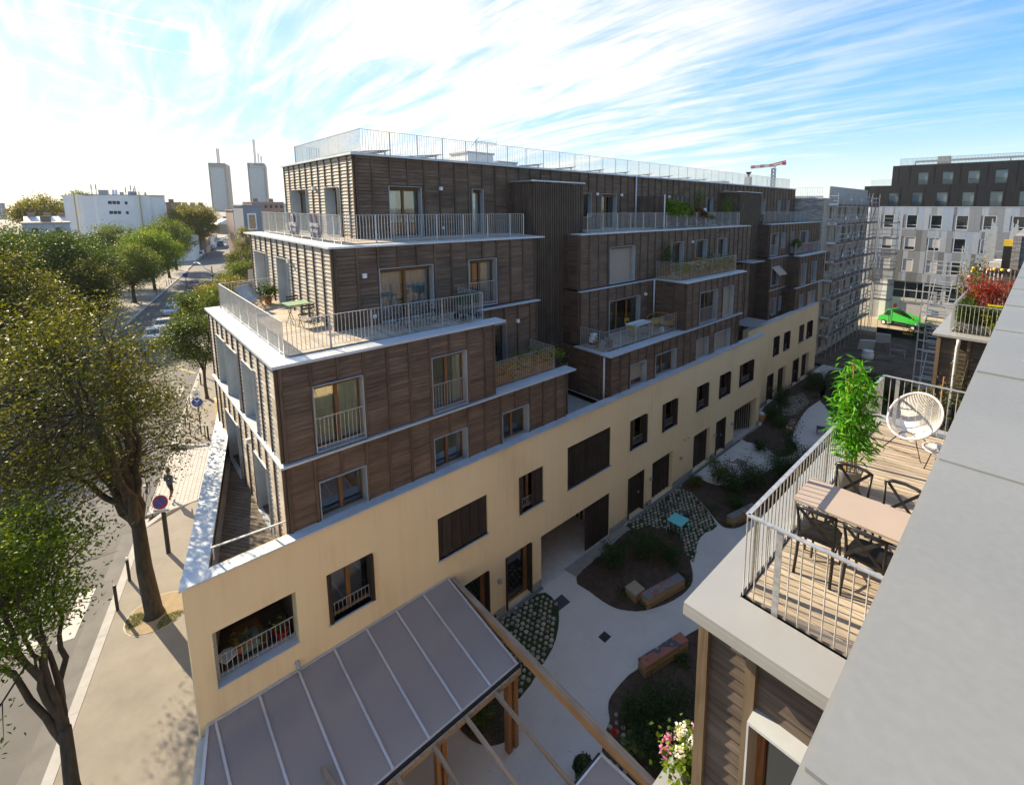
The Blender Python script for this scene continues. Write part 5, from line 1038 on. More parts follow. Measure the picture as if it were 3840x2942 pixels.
# broad leaf plant and red flower in near bed
def rosette(name,label,base,r,n,m,leaf,cat='plant'):
    g=np.random.default_rng(int(abs(base[0]*97))); t=thing(name,label,cat,None,base); P=[];
    B=MB()
    for i in range(n): a=i*2.4; q=r*math.sqrt((i+.5)/n); P.append((q*math.cos(a),q*math.sin(a),.22+.12*g.random())); B.tube([(0,0,0),P[-1]],.006,4,False)
    B.build('stems',BARKG,t); leafmesh('leaves',P,leaf,m,.95,2.2,t); return t
rosette('broad_leaf_plant','rosette of broad round green leaves in the nearest bed',(-7.05,9.75,.03),.34,26,L_MID,.17)
SHN=mat('scarlet_petals',(.62,.03,.015),.5,0,.15,30.)
rf_=thing('scarlet_flower','single scarlet flower head at the edge of the nearest bed','flower',None,(-7.7,9.62,.02)); MB().tube([(0,0,0),(.02,0,.32)],.008,5).build('stem',BARKG,rf_)
P_=rng.normal(size=(90,3))*np.array([.05,.05,.03])+np.array([.02,0,.34]); leafmesh('petals',P_,.05,leafmat('petal_red',(.45,.012,.008),(.62,.03,.015),(.70,.08,.03)),.8,.8,rf_)
# leaf litter twigs and grass: nobody could count them
g_=np.random.default_rng(5); P_=[]
for poly,n in ((BEDA,500),(BEDB,500),(BEDC,900),(BEDD,120),(BEDE,300),(BEDF,500)):
    xs=[p[0] for p in poly]; ys_=[p[1] for p in poly]; k=0
    while k<n:
        x,y=g_.uniform(min(xs),max(xs)),g_.uniform(min(ys_),max(ys_))
        if inpoly(x,y,poly): P_.append((x,y,.05+.01*g_.random())); k+=1
o=leafmesh('leaf_litter',P_,.075,leafmat('dry_leaf',(.035,.018,.008),(.085,.045,.02),(.17,.11,.055),trans=.05),.3,1.2); stuff(o); o['label']='dry leaves and twigs scattered over the planting beds'
P_=[]
for poly,n in ((BEDA,3600),(BEDB,4200),(BEDC,5200),(BEDD,500),(BEDE,3000),(BEDF,4200)):
    xs=[p[0] for p in poly]; ys_=[p[1] for p in poly]; q=0; cc=[(g_.uniform(min(xs),max(xs)),g_.uniform(min(ys_),max(ys_)),g_.uniform(.18,.55)) for _ in range(16)]
    while q<n:
        c=cc[int(g_.integers(len(cc)))]; x,y=g_.normal(c[0],c[2]*.6),g_.normal(c[1],c[2]*.6); q+=1
        if inpoly(x,y,poly): P_.append((x,y,.05+abs(g_.normal(0,.09))))
o=leafmesh('ground_cover',P_,.075,L_SHRUB,.55,.7); stuff(o); o['label']='low leafy ground cover growing in the planting beds'
P_=[]; A_=[]
for poly,n in ((COBA,2600),(COBB,1500),(pit,9000)):
    xs=[p[0] for p in poly]; ys_=[p[1] for p in poly]; k=0
    while k<n:
        x,y=g_.uniform(min(xs),max(xs)),g_.uniform(min(ys_),max(ys_)); k+=1
        if inpoly(x,y,poly) and (poly is not pit or math.hypot(x+22.6,y-.75)<.45 or math.hypot(x+23.6,y+.35)<.4): P_.append((x,y,.045)); A_.append((0,0,1.))
o=leafmesh('grass',P_,.07,L_MID,.16,0,None,0,3,A_); stuff(o); o['label']='thin grass growing between the cobbles and round the tree trunk'
# ---- potted bamboo on the near terrace
bm=thing('potted_bamboo','tall bright green bamboo in a pot by the near terrace balustrade','plant',None,(-1.74,7.72,11.80))
MB().lathe((0,0,0),[(.15,0),(.19,.30),(.2,.32),(.175,.32),(.165,.27),(.02,.26)],16).build('pot',mat('grey_pot',(.20,.20,.20),.7,0,.1,8.),bm,True)
CANE=mat('bamboo_cane',(.40,.24,.08),.5,0,.2,20.); B=MB(); P_=[]; A_=[]; g_=np.random.default_rng(9)
for k in range(11):
    a=g_.uniform(0,6.28); r0=g_.uniform(.02,.11); x,y=r0*math.cos(a),r0*math.sin(a); h=g_.uniform(1.15,1.72); dx,dy=g_.normal(0,.10),g_.normal(0,.10); c=MB(); pts=[(x,y,.25),(x+dx*.4,y+dy*.4,.25+h*.5),(x+dx,y+dy,.25+h)]; c.tube(pts,[.011,.009,.004],6,False); c.build('cane',CANE,bm)
    for i in range(120):
        f=g_.uniform(.22,1.02); p=np.array([x+dx*f*f,y+dy*f*f,.25+h*f]); an_=g_.uniform(0,6.28); o_=g_.uniform(.03,.30)*(1.25-f*.5); P_.append(p+np.array([math.cos(an_)*o_,math.sin(an_)*o_,g_.uniform(-.06,.05)])); A_.append((math.cos(an_),math.sin(an_),g_.uniform(-.7,.35)))
leafmesh('leaves',P_,.165,L_BAMB,.20,.5,bm,.1,4,A_)
# ---- hedge, maple and seats on the far terrace
hd=thing('potted_hedge','dense dark clipped hedge behind the far terrace balustrade','hedge',None,(-1.0,20.95,11.80))
MB().box(-.85,.85,-.12,.25,0,.30).build('trough',MATS['grey_pot'],hd); g_=np.random.default_rng(12)
leafmesh('foliage',np.c_[g_.uniform(-.88,.9,5200),g_.uniform(-.17,.32,5200),g_.uniform(.02,.95,5200)],.075,L_DARK,.5,.2,hd)
leafmesh('bamboo_leaves',np.c_[g_.normal(.35,.22,200),g_.normal(-.22,.06,200),g_.uniform(.1,.7,200)],.14,leafmat('leaf_lime',(.12,.16,.01),(.25,.28,.02),(.38,.38,.05)),.2,.3,hd)
h2=thing('potted_hedge','dark hedge along the courtyard side of the far terrace','hedge',None,(-1.75,23.4,11.80)); MB().box(-.12,.15,-2.3,2.6,0,.3).build('trough',MATS['grey_pot'],h2); leafmesh('foliage',np.c_[g_.uniform(-.16,.2,5000),g_.uniform(-2.3,2.7,5000),g_.uniform(.02,.9,5000)],.08,L_DARK,.5,.2,h2)
shrub('red_maple','red-leaved maple bush above the far terrace hedge','',r=(.85,.8,.55),m=L_RED,n=1800,leaf=.085,stems=9,cat='shrub',seed=170,h0=.55) if False else None
mp_=shrub('red_maple','red-leaved maple bush above the far terrace hedge',(-1.15,23.6,11.80),(.85,.9,.55),L_RED,2000,.085,10,'shrub',seed=170,h0=.55)
shrub('climbing_plant','yellow-green climber with red berries at the left end of the far terrace',(-1.95,24.6,11.80),(.5,.8,.8),L_YEL,500,.10,8,'plant',seed=171,h0=.6)
YCH=mat('yellow_steel',(.62,.58,.02),.45,0,.05,5.)
def slat_chair(loc,rz,label,m,group=None):
    t=thing('folding_chair',label,'chair',group,loc,rz)
    for i in range(4): MB().box(-.19,.19,-.17+i*.09,-.10+i*.09,.44,.455).build('seat_slat',m,t)
    for z in (.66,.76): MB().box(-.20,.20,-.235,-.22,z,z+.06).build('back_slat',m,t)
    for sx in (-1,1): MB().tube([(sx*.195,.20,.0),(sx*.195,-.22,.60),(sx*.195,-.235,.84)],.010,6).build('back_leg',m,t); MB().tube([(sx*.18,-.24,0),(sx*.18,.18,.45)],.010,6).build('front_leg',m,t)
    return t
slat_chair((-.95,22.2,11.80),R(180),'yellow metal folding chair behind the far terrace hedge',YCH); slat_chair((-.55,22.6,11.80),R(170),'brick-red slatted chair by the far terrace hedge next to the roof edge',mat('brick_red_steel',(.40,.06,.02),.5,0,.05,5.))
# ivy climbing on the timber wall under the far terrace, with a bamboo stake
iv=thing('climbing_ivy','glossy dark ivy climbing the timber wall under the far terrace','plant',None,(-1.0,19.9,6.94)); g_=np.random.default_rng(21); B=MB()
P_=[]
for k in range(14):
    x=g_.uniform(-.75,.6); h=g_.uniform(2.2,4.3); B.tube([(x*.6,-.1,0),(x,-.05,h*.6),(x+g_.normal(0,.15),0,h)],.01,4,False)
    for i in range(95): f=g_.uniform(.2,1); P_.append((x*(.6+.4*f)+g_.normal(0,.16),-.1+g_.normal(0,.08),h*f+g_.normal(0,.08)))
B.build('stems',BARKG,iv); leafmesh('leaves',P_,.09,L_SHRUB,.75,.3,iv)
shrub('terrace_plant','twiggy yellow-green potted plant below the far timber corner',(-1.9,17.6,6.95),(.55,.7,1.5),L_YEL,900,.10,9,'plant',seed=180,h0=.8)
tag(MB().tube([(-1.85,18.6,8.0),(-1.78,18.7,10.7)],.03,6).build('wooden_stake',LARCHZ),'thin orange wooden stake rising beside the downpipe','stake')
# geraniums on the lower coping
gm=thing('geranium_pot','pot of pink and white geraniums on the coping under the near terrace','plant',None,(-2.42,4.55,8.995)); MB().lathe((0,0,0),[(.11,0),(.15,.22),(.16,.24),(.14,.24),(.13,.2),(.02,.19)],14).build('pot',mat('dark_clay',(.05,.03,.022),.8,0,.2,9.),gm,True)
g_=np.random.default_rng(31); leafmesh('leaves',g_.normal(size=(420,3))*np.array([.15,.17,.09])+np.array([-.03,-.02,.33]),.065,L_FRESH,.9,.8,gm)
for nm,c_,pp in (('white_petals',((.6,.58,.55),(.75,.74,.72),(.82,.8,.78)),[(-.16,.0,.52),(-.05,-.16,.50),(-.2,.12,.45),(.03,.02,.55)]),('pink_petals',((.5,.15,.35),(.65,.25,.5),(.75,.4,.6)),[(.1,.12,.58),(.18,.02,.55),(-.02,.2,.56),(-.3,-.05,.36),(-.26,-.18,.33)])):
    Q=np.concatenate([g_.normal(size=(45,3))*.032+np.array(p) for p in pp]); leafmesh(nm,Q,.04,leafmat('tone_'+nm,*c_,trans=.3),.8,.6,gm)
    S_=MB(); 
    for p in pp: S_.tube([(0,0,.2),p],.004,4,False)
    S_.build('flower_stems',BARKG,gm)
tag(MB().rbox((-2.1,4.45,9.06),(.28,.12,.12),R(50)).build('white_block',WHITEP),'small white block lying beside the geranium pot','block')
# plant in the black tub
leafmesh('leaves',rng.normal(size=(260,3))*np.array([.11,.11,.05])+np.array([0,0,.44]),.07,L_SHRUB,.8,.8,tb)
# ================================================================ brick building with scaffold
BRICKG=None
m_,t_,b_,o_=newmat('grey_long_brick'); g_=nd(t_,'ShaderNodeNewGeometry'); s_=nd(t_,'ShaderNodeSeparateXYZ'); t_.links.new(g_.outputs['Position'],s_.inputs[0])
c_=nd(t_,'ShaderNodeCombineXYZ'); t_.links.new(math_('ADD',s_.outputs[0],s_.outputs[1],t_),c_.inputs[0]); t_.links.new(s_.outputs[2],c_.inputs[1])
br_=nd(t_,'ShaderNodeTexBrick'); br_.inputs['Scale'].default_value=1.; br_.inputs['Color1'].default_value=(.24,.23,.22,1); br_.inputs['Color2'].default_value=(.50,.475,.44,1); br_.inputs['Mortar'].default_value=(.14,.13,.12,1); br_.inputs['Mortar Size'].default_value=.012; br_.inputs['Brick Width'].default_value=.5; br_.inputs['Row Height'].default_value=.11; br_.inputs['Bias'].default_value=-.1
t_.links.new(c_.outputs[0],br_.inputs['Vector']); t_.links.new(br_.outputs[0],b_.inputs['Base Color']); b_.inputs['Roughness'].default_value=.85; BRICKG=m_
bp_=nd(t_,'ShaderNodeBump'); bp_.inputs['Strength'].default_value=.5; bp_.inputs['Distance'].default_value=.02; t_.links.new(br_.outputs['Fac'],bp_.inputs['Height']); bp_.invert=True; t_.links.new(bp_.outputs[0],b_.inputs['Normal'])
BRICKT=mat('tan_brick_facade',(.46,.40,.32),.9,0,.22,6.,.4,30.)
BB=thing('brick_building','grey brick building wrapped in scaffolding at the end of the courtyard','building',None,(-18,62,0),world=True)
FBR=XF(-16.45); bw_=MB(); bh=[]
for k,z in enumerate(np.arange(.4,16,2.86)):
    for j in range(6):
        a=54.9+j*2.62+(.5 if k%2 else 0); bh.append((a,a+(.75 if (j+k)%3 else 1.3),z+.25,z+2.35 if z+2.35<16.4 else 16.2))
wallholes(bw_,FBR,53.4,70.6,0,17.0,bh,.4); bw_.build('facade',BRICKT,BB)
for h in bh: 
    W_=MB().box(*FBR.box(h[0],h[1],-.32,-.26,h[2],h[3])).build('window',DARKGLASS,BB)
yw=MB(); wallholes(yw,YF(53.2),-30,-16.45,0,17.0,[],.3); yw.build('end_wall',BRICKG,BB)
MB().box(-30,-16.9,53.6,70.5,16.6,16.9).build('roof',ROOFM,BB); MB().box(-30,-29.6,53.6,70.5,0,16.8).box(-30,-16.5,70.2,70.6,0,16.9).build('rear_wall',BRICKT,BB)
MB().box(-30,-16.35,53.1,70.7,17.0,17.08).build('coping',ZINC,BB)
MB().box(-16.62,-16.55,55.4,70.4,17.08,18.35).build('parapet_screen',mat('metal_screen',(.42,.40,.37),.5,.2,.06,5.),BB); MB().box(-30,-16.6,53.5,53.6,17.08,17.3).build('parapet_kerb',ZINC,BB)
b=MB(); rail_local(b,YF(53.4),-26,-16.7,17.1,1.05,0,.24,.012); b.build('roof_railing',GALV,BB)
STEEL=mat('scaffold_tube',(.42,.44,.45),.4,.5,.25,9.)
PLAT=mat('scaffold_platform',(.24,.24,.235),.6,.2,.2,4.); TOE=mat('scaffold_toeboard',(.17,.06,.05),.7,0,.25,5.)
SCF=thing('scaffolding','tall steel tube scaffolding against the brick building','scaffold',None,(-15.8,62,0),world=True)
def scaffold(T,x0,x1,ys_,z0,zs,top,toe=True,r=.024,diag=True,plat=True):
    P=Pieces('standard',STEEL,T,'standards'); Lg=Pieces('ledger',STEEL,T,'ledgers'); Pl=Pieces('platform',PLAT,T,'platforms'); To=Pieces('toe_board',TOE,T,'toe_boards')
    for y in ys_:
        for x in (x0,x1): P.add(x-r,x+r,y-r,y+r,z0,top+random.uniform(-.1,.5))
    for z in zs:
        for a,b in zip(ys_[:-1],ys_[1:]):
            plat and Pl.add(x0+.05,x1-.05,a+.03,b-.03,z-.05,z)
            for dz in (.5,1.0): Lg.add(x1-r,x1+r,a,b,z+dz-r,z+dz+r)
            Lg.add(x1-r,x1+r,a,b,z-.1-r,z-.1+r)
            if toe: To.add(x1-.05,x1-.02,a+.02,b-.02,z,z+.15)
        for y in ys_: Lg.add(x0,x1,y-r,y+r,z-.1-r,z-.1+r); 
        for y in (ys_[0],ys_[-1]):
            for dz in (.5,1.0): Lg.add(x0,x1,y-r,y+r,z+dz-r,z+dz+r)
    for q in (P,Lg,Pl,To):
        if q.p: q.finish()
    if diag:
        for i,z in enumerate(zs[:-1]):
            [MB().tube([(x1+.04,ys_[(i*2+q)%(len(ys_)-1)],z),(x1+.04,ys_[(i*2+q)%(len(ys_)-1)+1],zs[i+1])],.03,6).build('brace',BLACK if q else STEEL,T) for q in (0,3,6)]
zs=[2.3+i*2.0 for i in range(8)]
scaffold(SCF,-16.2,-15.35,[54.2,55.9,57.6,59.3,61.0,62.7,64.4,66.1,67.8,69.5,71.2],0,zs,17.4,True,.03)
scaffold(SCF,-15.3,-13.2,[71.75,72.65],0,zs[1:7],15.6,diag=False)
SIGN=mat('white_sign',(.72,.72,.72),.5,0,.02,5.); REDP=mat('red_print',(.55,.03,.05),.5,0,.02,5.)
for i,z in enumerate(zs):
    MB().box(-16.15,-15.3,54.12,54.15,z+.02,z+.24).build('banner_board',SIGN,SCF)
    if i%2==0: MB().box(-15.95,-15.5,54.112,54.119,z+.09,z+.17).build('banner_print',REDP,SCF)
    for k in range(3): MB().box(-15.315,-15.305,57+k*4.2+(i%2)*1.4,57.4+k*4.2+(i%2)*1.4,z+.55,z+.85).build('tag_plate',SIGN,SCF)
NET,t_,b_,o_=newmat('scaffold_net'); b_.inputs['Base Color'].default_value=(.5,.5,.5,1); tp_=nd(t_,'ShaderNodeBsdfTransparent'); m1_=nd(t_,'ShaderNodeMixShader'); m1_.inputs[0].default_value=.6; t_.links.new(b_.outputs[0],m1_.inputs[1]); t_.links.new(tp_.outputs[0],m1_.inputs[2]); t_.links.new(m1_.outputs[0],o_.inputs[0])
nt_=MB(); v_=[]
for j in range(13):
    for i in range(9): v_.append((-15.25+.5*i/8*2+.12*math.sin(i*1.3+j*.6),71.3+.10*math.sin(j*1.1+i),2.0+j*.72))
nt_.add(v_,[(j*9+i,j*9+i+1,(j+1)*9+i+1,(j+1)*9+i) for j in range(12) for i in range(8)]); nt_.build('debris_net',NET,SCF)
# ================================================================ grey and black building
GB=thing('office_building','grey panelled building with black upper storeys behind the courtyard','building',None,(0,86,0),world=True)
FG=YF(80.0); gw=[]; blw=[]
for r_,zt in enumerate((15.2,12.18,9.15)):
    for k in range(12): gw.append((-16.5+2.72*k,-15.23+2.72*k,zt-1.83,zt,r_,k))
mb=MB(); wallholes(mb,FG,-18.4,16,5.94,16.29,[g[:4] for g in gw],.35); mb.build('grey_wall',mat('mid_grey_panel',(.22,.225,.235),.45,.3,.08,3.),GB)
PAN=[mat('panel_light',(.40,.43,.47),.4,.35,.05,3.),mat('panel_mid',(.27,.28,.29),.4,.35,.05,3.),mat('panel_dark',(.17,.172,.178),.45,.3,.05,3.),mat('panel_blue',(.34,.40,.47),.4,.35,.05,3.)]
random.seed(4); pcs=[[] for _ in PAN]
for r_,(za,zb_) in enumerate(((13.14,16.28),(10.26,13.12),(7.2,10.24),(5.95,7.18))):
    x=-18.4
    while x<16:
        wd=random.choice((.45,.6,.68)); m=random.choices(range(4),(.36,.3,.14,.2) if r_<2 else (.16,.3,.38,.16))[0]
        cut=[(za,zb_)]
        for g in gw:
            if g[0]<x+wd-.01 and g[1]>x+.01: 
                nc=[]
                for a,b in cut:
                    if g[2]>=b or g[3]<=a: nc.append((a,b)); continue
                    if g[2]-a>.03: nc.append((a,g[2]))
                    if b-g[3]>.03: nc.append((g[3],b))
                cut=nc
        clash=[g for g in gw if g[0]<x+wd-.01 and g[1]>x+.01 and g[2]<zb_ and g[3]>za]
        x1=x+wd
        for g in clash:       # panel edges follow the window jambs
            if x<g[0]: x1=min(x1,g[0])
            elif x<g[1]: x1=min(x1,g[1])
        for a,b in cut: pcs[m].append((x+.006,x1-.006,79.965,79.999,a+.004,b-.004))
        x=x1
for m,l in zip(PAN,pcs):
    Q=Pieces('facade_panel',m,GB,'facade_panels',90)
    for q in l: Q.add(*q)
    Q.finish()
BLKP=mat('black_panel',(.007,.007,.008),.5,.1,.15,2.); SHUTR=mat('grey_roller_shutter',(.42,.41,.41),.6,.1,.04,4.)
WFR=mat('white_window_frame',(.55,.56,.57),.5,.1,.03,4.)
random.seed(8)
for g in gw:
    W_=MB().box(*FG.box(g[0],g[0]+.07,-.28,.03,g[2],g[3])).box(*FG.box(g[1]-.07,g[1],-.28,.03,g[2],g[3])).box(*FG.box(g[0]+.07,g[1]-.07,-.28,.03,g[3]-.05,g[3])).box(*FG.box(g[0]+.07,g[1]-.07,-.28,.05,g[2],g[2]+.07)).build('window',WFR,GB)
    sh=1 if (g[4]==2 and g[5]<3) else (.78 if g[4]==1 and g[5]%2==0 or (g[4]==1 and g[5]==1) else 0)
    MB().box(*FG.box(g[0]+.07,g[1]-.07,-.24,-.20,g[2]+.07,g[3]-.05)).build('pane',DARKGLASS,W_)
    MB().box(*FG.box(g[0]+.07,g[1]-.07,-.22,-.12,g[2]+.42,g[2]+.48)).build('transom',WFR,W_)
    if sh: MB().box(*FG.box(g[0]+.06,g[1]-.06,-.10,-.06,g[3]-(g[3]-g[2]-.1)*sh,g[3]-.03)).build('roller_shutter',SHUTR,W_)
MB().box(-18.4,16,79.93,80.0,16.28,16.34).build('band_trim',ZINC,GB)
b1=[(-16.2+2.73*k,-15.02+2.73*k,16.4,18.2) for k in range(11)]; b2=[(-13.0+2.66*k,-11.86+2.66*k,19.3,20.9) for k in range(10)]
mb=MB(); wallholes(mb,FG,-19.3,16,16.34,19.25,b1,.4,-.02); wallholes(mb,FG,-16.0,16,19.25,21.95,b2,.4,-.02); mb.build('black_wall',BLKP,GB)
sm_=MB()
for k in range(26): x=-18.9+k*1.36; sm_.box(x-.008,x+.008,79.995,80.022,16.36,19.2) if not any(a-.02<x<b+.02 for a,b,_,_ in b1) else None
for k in range(24): x=-15.3+k*1.36; sm_.box(x-.008,x+.008,79.995,80.022,19.3,21.9) if not any(a-.02<x<b+.02 for a,b,_,_ in b2) else None
stuff(sm_.build('panel_joints',mat('joint_black',(.004,.004,.004),.8),GB))
SKYGL=mat('sky_reflecting_glass',(.10,.14,.16),.05,.2,.2,.6,spec=1.)
for h in b1+b2:
    W_=MB().box(*FG.box(h[0],h[1],-.24,-.2,h[2],h[3])).build('window',SKYGL,GB)
    g=MB(); rail_local(g,FG,h[0]+.03,h[1]-.03,h[2],.62,-.1,.12,.01); g.build('guard_rail',BLACK,W_)
MB().box(-19.3,16,80.4,95,16.3,19.2).box(-15.95,16,80.4,95,19.2,21.9).box(-18.4,16,80.3,95,5.9,16.3).build('core',BLKP,GB)
b=MB(); rail_local(b,FG,-18.6,-16.1,19.25,.85,-.5,.14,.015); b.build('terrace_railing',GALV,GB)
b=MB(); rail_local(b,FG,-15.3,16,21.95,.95,-.6,.14,.015); b.build('roof_railing',BLACK,GB)
MB().box(-14,10,83,83.2,22.5,22.75).box(-14,-13.85,83,83.1,21.9,22.5).box(-4,-3.85,83,83.1,21.9,22.5).box(3,3.15,83,83.1,21.9,22.5).build('solar_support',GALV,GB)
MB().box(-11.6,-10.2,84,85.2,21.9,23.3).build('roof_plant',LAMPG,GB); MB().box(3.5,9,82,84,21.9,23.4).build('roof_plant',LAMPG,GB)
# ground storey
WALLG=mat('pale_ground_storey',(.42,.42,.42),.7,0,.05,2.)
mb=MB(); wallholes(mb,YF(80.4),-18.4,16,0,5.94,[(-14.6,-9.0,3.55,5.75),(-8.6,6,3.5,5.75),(-13.7,-10.9,0,2.9)],.3); mb.build('ground_storey_wall',WALLG,GB); MB().box(-16.2,-15.3,79.95,80.42,0,5.94).build('pier',WHITEP,GB)
for k in range(4):
    x=-14.6+1.4*k; W_=MB().box(x,x+1.36,80.5,80.55,3.55,5.75).build('window',DARKGLASS,GB); MB().box(x+1.34,x+1.42,80.38,80.5,3.4,5.8).box(x,x+1.34,80.38,80.5,4.6,4.68).build('window_frame',WFR,W_); MB().box(x+.02,x+1.34,80.34,80.40,3.1,3.52).build('spandrel_panel',mat('spandrel',(.5,.48,.45),.5,.1,.06,3.),W_)
MB().box(-8.6,6,80.5,80.55,3.5,5.75).build('shop_window',DARKGLASS,GB); MB().box(-13.7,-10.9,80.5,80.6,0,2.9).build('garage_door',SHUTR,GB)
MB().box(-14.35,-13.95,80.33,80.40,1.5,2.5).build('red_cabinet',REDP,GB); MB().box(-9.9,-9.4,80.33,80.40,1.2,2.2).build('blue_poster',mat('blue_poster',(.08,.2,.32),.5,0,.1,8.),GB); MB().box(-9.9,-9.5,80.3,80.4,3.3,4.8).build('wall_box',LAMPG,GB)
# ================================================================ right-hand stone-clad block and its scaffold
SB=thing('stone_clad_block','stone-clad block under construction beyond the far terrace','building',None,(2,40,0),world=True)
m_,t_,b_,o_=newmat('split_stone'); g_=nd(t_,'ShaderNodeNewGeometry'); s_=nd(t_,'ShaderNodeSeparateXYZ'); t_.links.new(g_.outputs['Position'],s_.inputs[0]); c_=nd(t_,'ShaderNodeCombineXYZ'); t_.links.new(math_('ADD',s_.outputs[0],s_.outputs[1],t_),c_.inputs[0]); t_.links.new(s_.outputs[2],c_.inputs[1])
br_=nd(t_,'ShaderNodeTexBrick'); br_.inputs['Scale'].default_value=1.; br_.inputs['Color1'].default_value=(.17,.165,.155,1); br_.inputs['Color2'].default_value=(.33,.32,.30,1); br_.inputs['Mortar'].default_value=(.10,.10,.09,1); br_.inputs['Mortar Size'].default_value=.01; br_.inputs['Brick Width'].default_value=.4; br_.inputs['Row Height'].default_value=.07; t_.links.new(c_.outputs[0],br_.inputs['Vector']); t_.links.new(br_.outputs[0],b_.inputs['Base Color']); b_.inputs['Roughness'].default_value=.85; SPLIT=m_
MB().box(-1.0,4,31.9,60,0,14.72).build('stone_wall',SPLIT,SB); MB().box(-1.02,-.72,31.7,31.95,12.6,14.72).build('stone_pier',SPLIT,SB)
MB().box(-1.35,-1.0,31.95,32.5,12.8,14.2).build('black_membrane',mat('black_membrane',(.012,.012,.013),.35,0,.3,4.,.6,6.),SB); MB().box(-1.36,-1.0,31.9,32.4,14.2,14.5).build('yellow_wrap',mat('yellow_wrap',(.62,.40,.03),.5,0,.1,5.),SB)
SC2=thing('scaffolding','bright steel scaffolding with stored bundles on the stone-clad block','scaffold',None,(-1.8,36,0),world=True)
scaffold(SC2,-2.1,-1.15,[32.2,33.3,34.4,35.5,36.6,37.7,38.8,39.9],6.0,[8.6,10.6,12.4],15.0,False,.028,False)
MB().box(-2.1,-1.2,32.12,32.16,12.42,12.78).build('banner_board',SIGN,SC2); MB().box(-2.06,-1.86,32.11,32.118,12.48,12.72).build('banner_print',REDP,SC2)
for i in range(9): MB().rbox((-1.6+random.uniform(-.15,.15),33.0+.6*i,12.55+random.uniform(0,.5)),(.5,.45,.3),random.uniform(0,1)).build('stored_bundle',mat('bundle_%d'%(i%3),[(.5,.47,.4),(.42,.36,.26),(.55,.53,.5)][i%3],.8,0,.15,5.),SC2)
SC3=thing('scaffold_stair','open steel scaffold stair tower beside the far terrace','scaffold',None,(-3.4,30,0),world=True)
scaffold(SC3,-4.15,-2.75,[30.0,32.2],0,[2.2,4.2,6.2,8.2,10.2,12.2],14.1,False,.026,False,False)
for i,z in enumerate((4.2,6.2,8.2,10.2)):
    for k in range(8): yy=30.2+1.8*k/8 if i%2 else 32.0-1.8*k/8; MB().box(-3.9,-3.2,yy,yy+.2,z+2*k/8,z+2*k/8+.03).build('stair_tread',PLAT,SC3)
    a=(30.2,32.0) if i%2 else (32.0,30.2); MB().beam((-3.92,a[0],z),(-3.92,a[1],z+2),.03,.1).beam((-3.18,a[0],z),(-3.18,a[1],z+2),.03,.1).build('stair_stringer',STEEL,SC3)
# ================================================================ tower crane
CRR=mat('crane_red',(.62,.05,.025),.5,0,.1,5.); CRW=mat('crane_white',(.6,.6,.58),.5,0,.1,5.); CRB=mat('crane_blue',(.03,.06,.18),.5,0,.1,5.)
CX,CY=-151.,369.; cr=thing('tower_crane','red and white tower crane with blue mast behind the roof','crane',None,(CX,CY,0))
def lattice(a,b,w_,n,m,name,par,r=.16):
    a,b=Vector(a),Vector(b); d=(b-a); dd=d.normalized(); U_=Vector((0,0,1)) if abs(dd.z)<.9 else Vector((1,0,0)); r1=dd.cross(U_).normalized()*w_/2; r2=r1.cross(dd).normalized()*w_/2; B=MB(); cs=[r1+r2,r1-r2,-r1-r2,-r1+r2]
    for c in cs: B.beam(a+c,b+c,r*1.4,r*1.4)
    for i in range(n):
        p,q=a+d*i/n,a+d*(i+1)/n
        for k in range(4): B.beam(p+cs[k],q+cs[(k+1)%4],r,r); B.beam(q+cs[k],q+cs[(k+1)%4],r,r)
    B.build(name,m,par)
lattice((0,0,0),(0,0,46),2.4,18,CRB,'mast',cr,.26)
A_=Vector((-15.2,-6.2,47.2)); 
for i in range(5): p=Vector((0,0,48.4)).lerp(A_,i/5); q=Vector((0,0,48.4)).lerp(A_,(i+1)/5); lattice(p,q,1.7,3,CRR if i%2==0 else CRW,'jib_section',cr,.3)
lattice((0,0,48.6),(7.6,2.9,50.6),1.8,4,CRR,'counter_jib',cr,.32); MB().rbox((6.6,2.5,49.4),(2.6,1.8,2.2),R(21)).build('counterweight',CRR,cr); MB().rbox((1.2,-1.2,47.6),(1.6,1.6,2.2),R(21)).build('cab',CRW,cr)
# ================================================================ distant twin towers
TWG,t_,b_,o_=newmat('tower_curtain_wall'); g_=nd(t_,'ShaderNodeNewGeometry'); s_=nd(t_,'ShaderNodeSeparateXYZ'); t_.links.new(g_.outputs['Position'],s_.inputs[0]); c_=nd(t_,'ShaderNodeCombineXYZ'); t_.links.new(s_.outputs[1],c_.inputs[0]); t_.links.new(s_.outputs[2],c_.inputs[1])
br_=nd(t_,'ShaderNodeTexBrick'); br_.offset=0; br_.inputs['Scale'].default_value=1; br_.inputs['Color1'].default_value=(.17,.25,.28,1); br_.inputs['Color2'].default_value=(.20,.29,.32,1); br_.inputs['Mortar'].default_value=(.19,.24,.26,1); br_.inputs['Mortar Size'].default_value=.35; br_.inputs['Brick Width'].default_value=3.; br_.inputs['Row Height'].default_value=3.6; t_.links.new(c_.outputs[0],br_.inputs['Vector']); t_.links.new(br_.outputs[0],b_.inputs['Base Color']); b_.inputs['Roughness'].default_value=.15; b_.inputs['Specular IOR Level'].default_value=.8
def textmesh(o,loc,rot,par):
    col.objects.link(o); dg=bpy.context.evaluated_depsgraph_get(); me=bpy.data.meshes.new_from_object(o.evaluated_get(dg)); n=bpy.data.objects.new('lettering',me); n.location=loc; n.rotation_euler=rot; bpy.data.objects.remove(o); return link(n,par)
TWD=mat('tower_dark_frame',(.13,.125,.12),.6,.1,.1,.1); TWS=mat('tower_side',(.19,.18,.17),.6,.1,.1,.1)
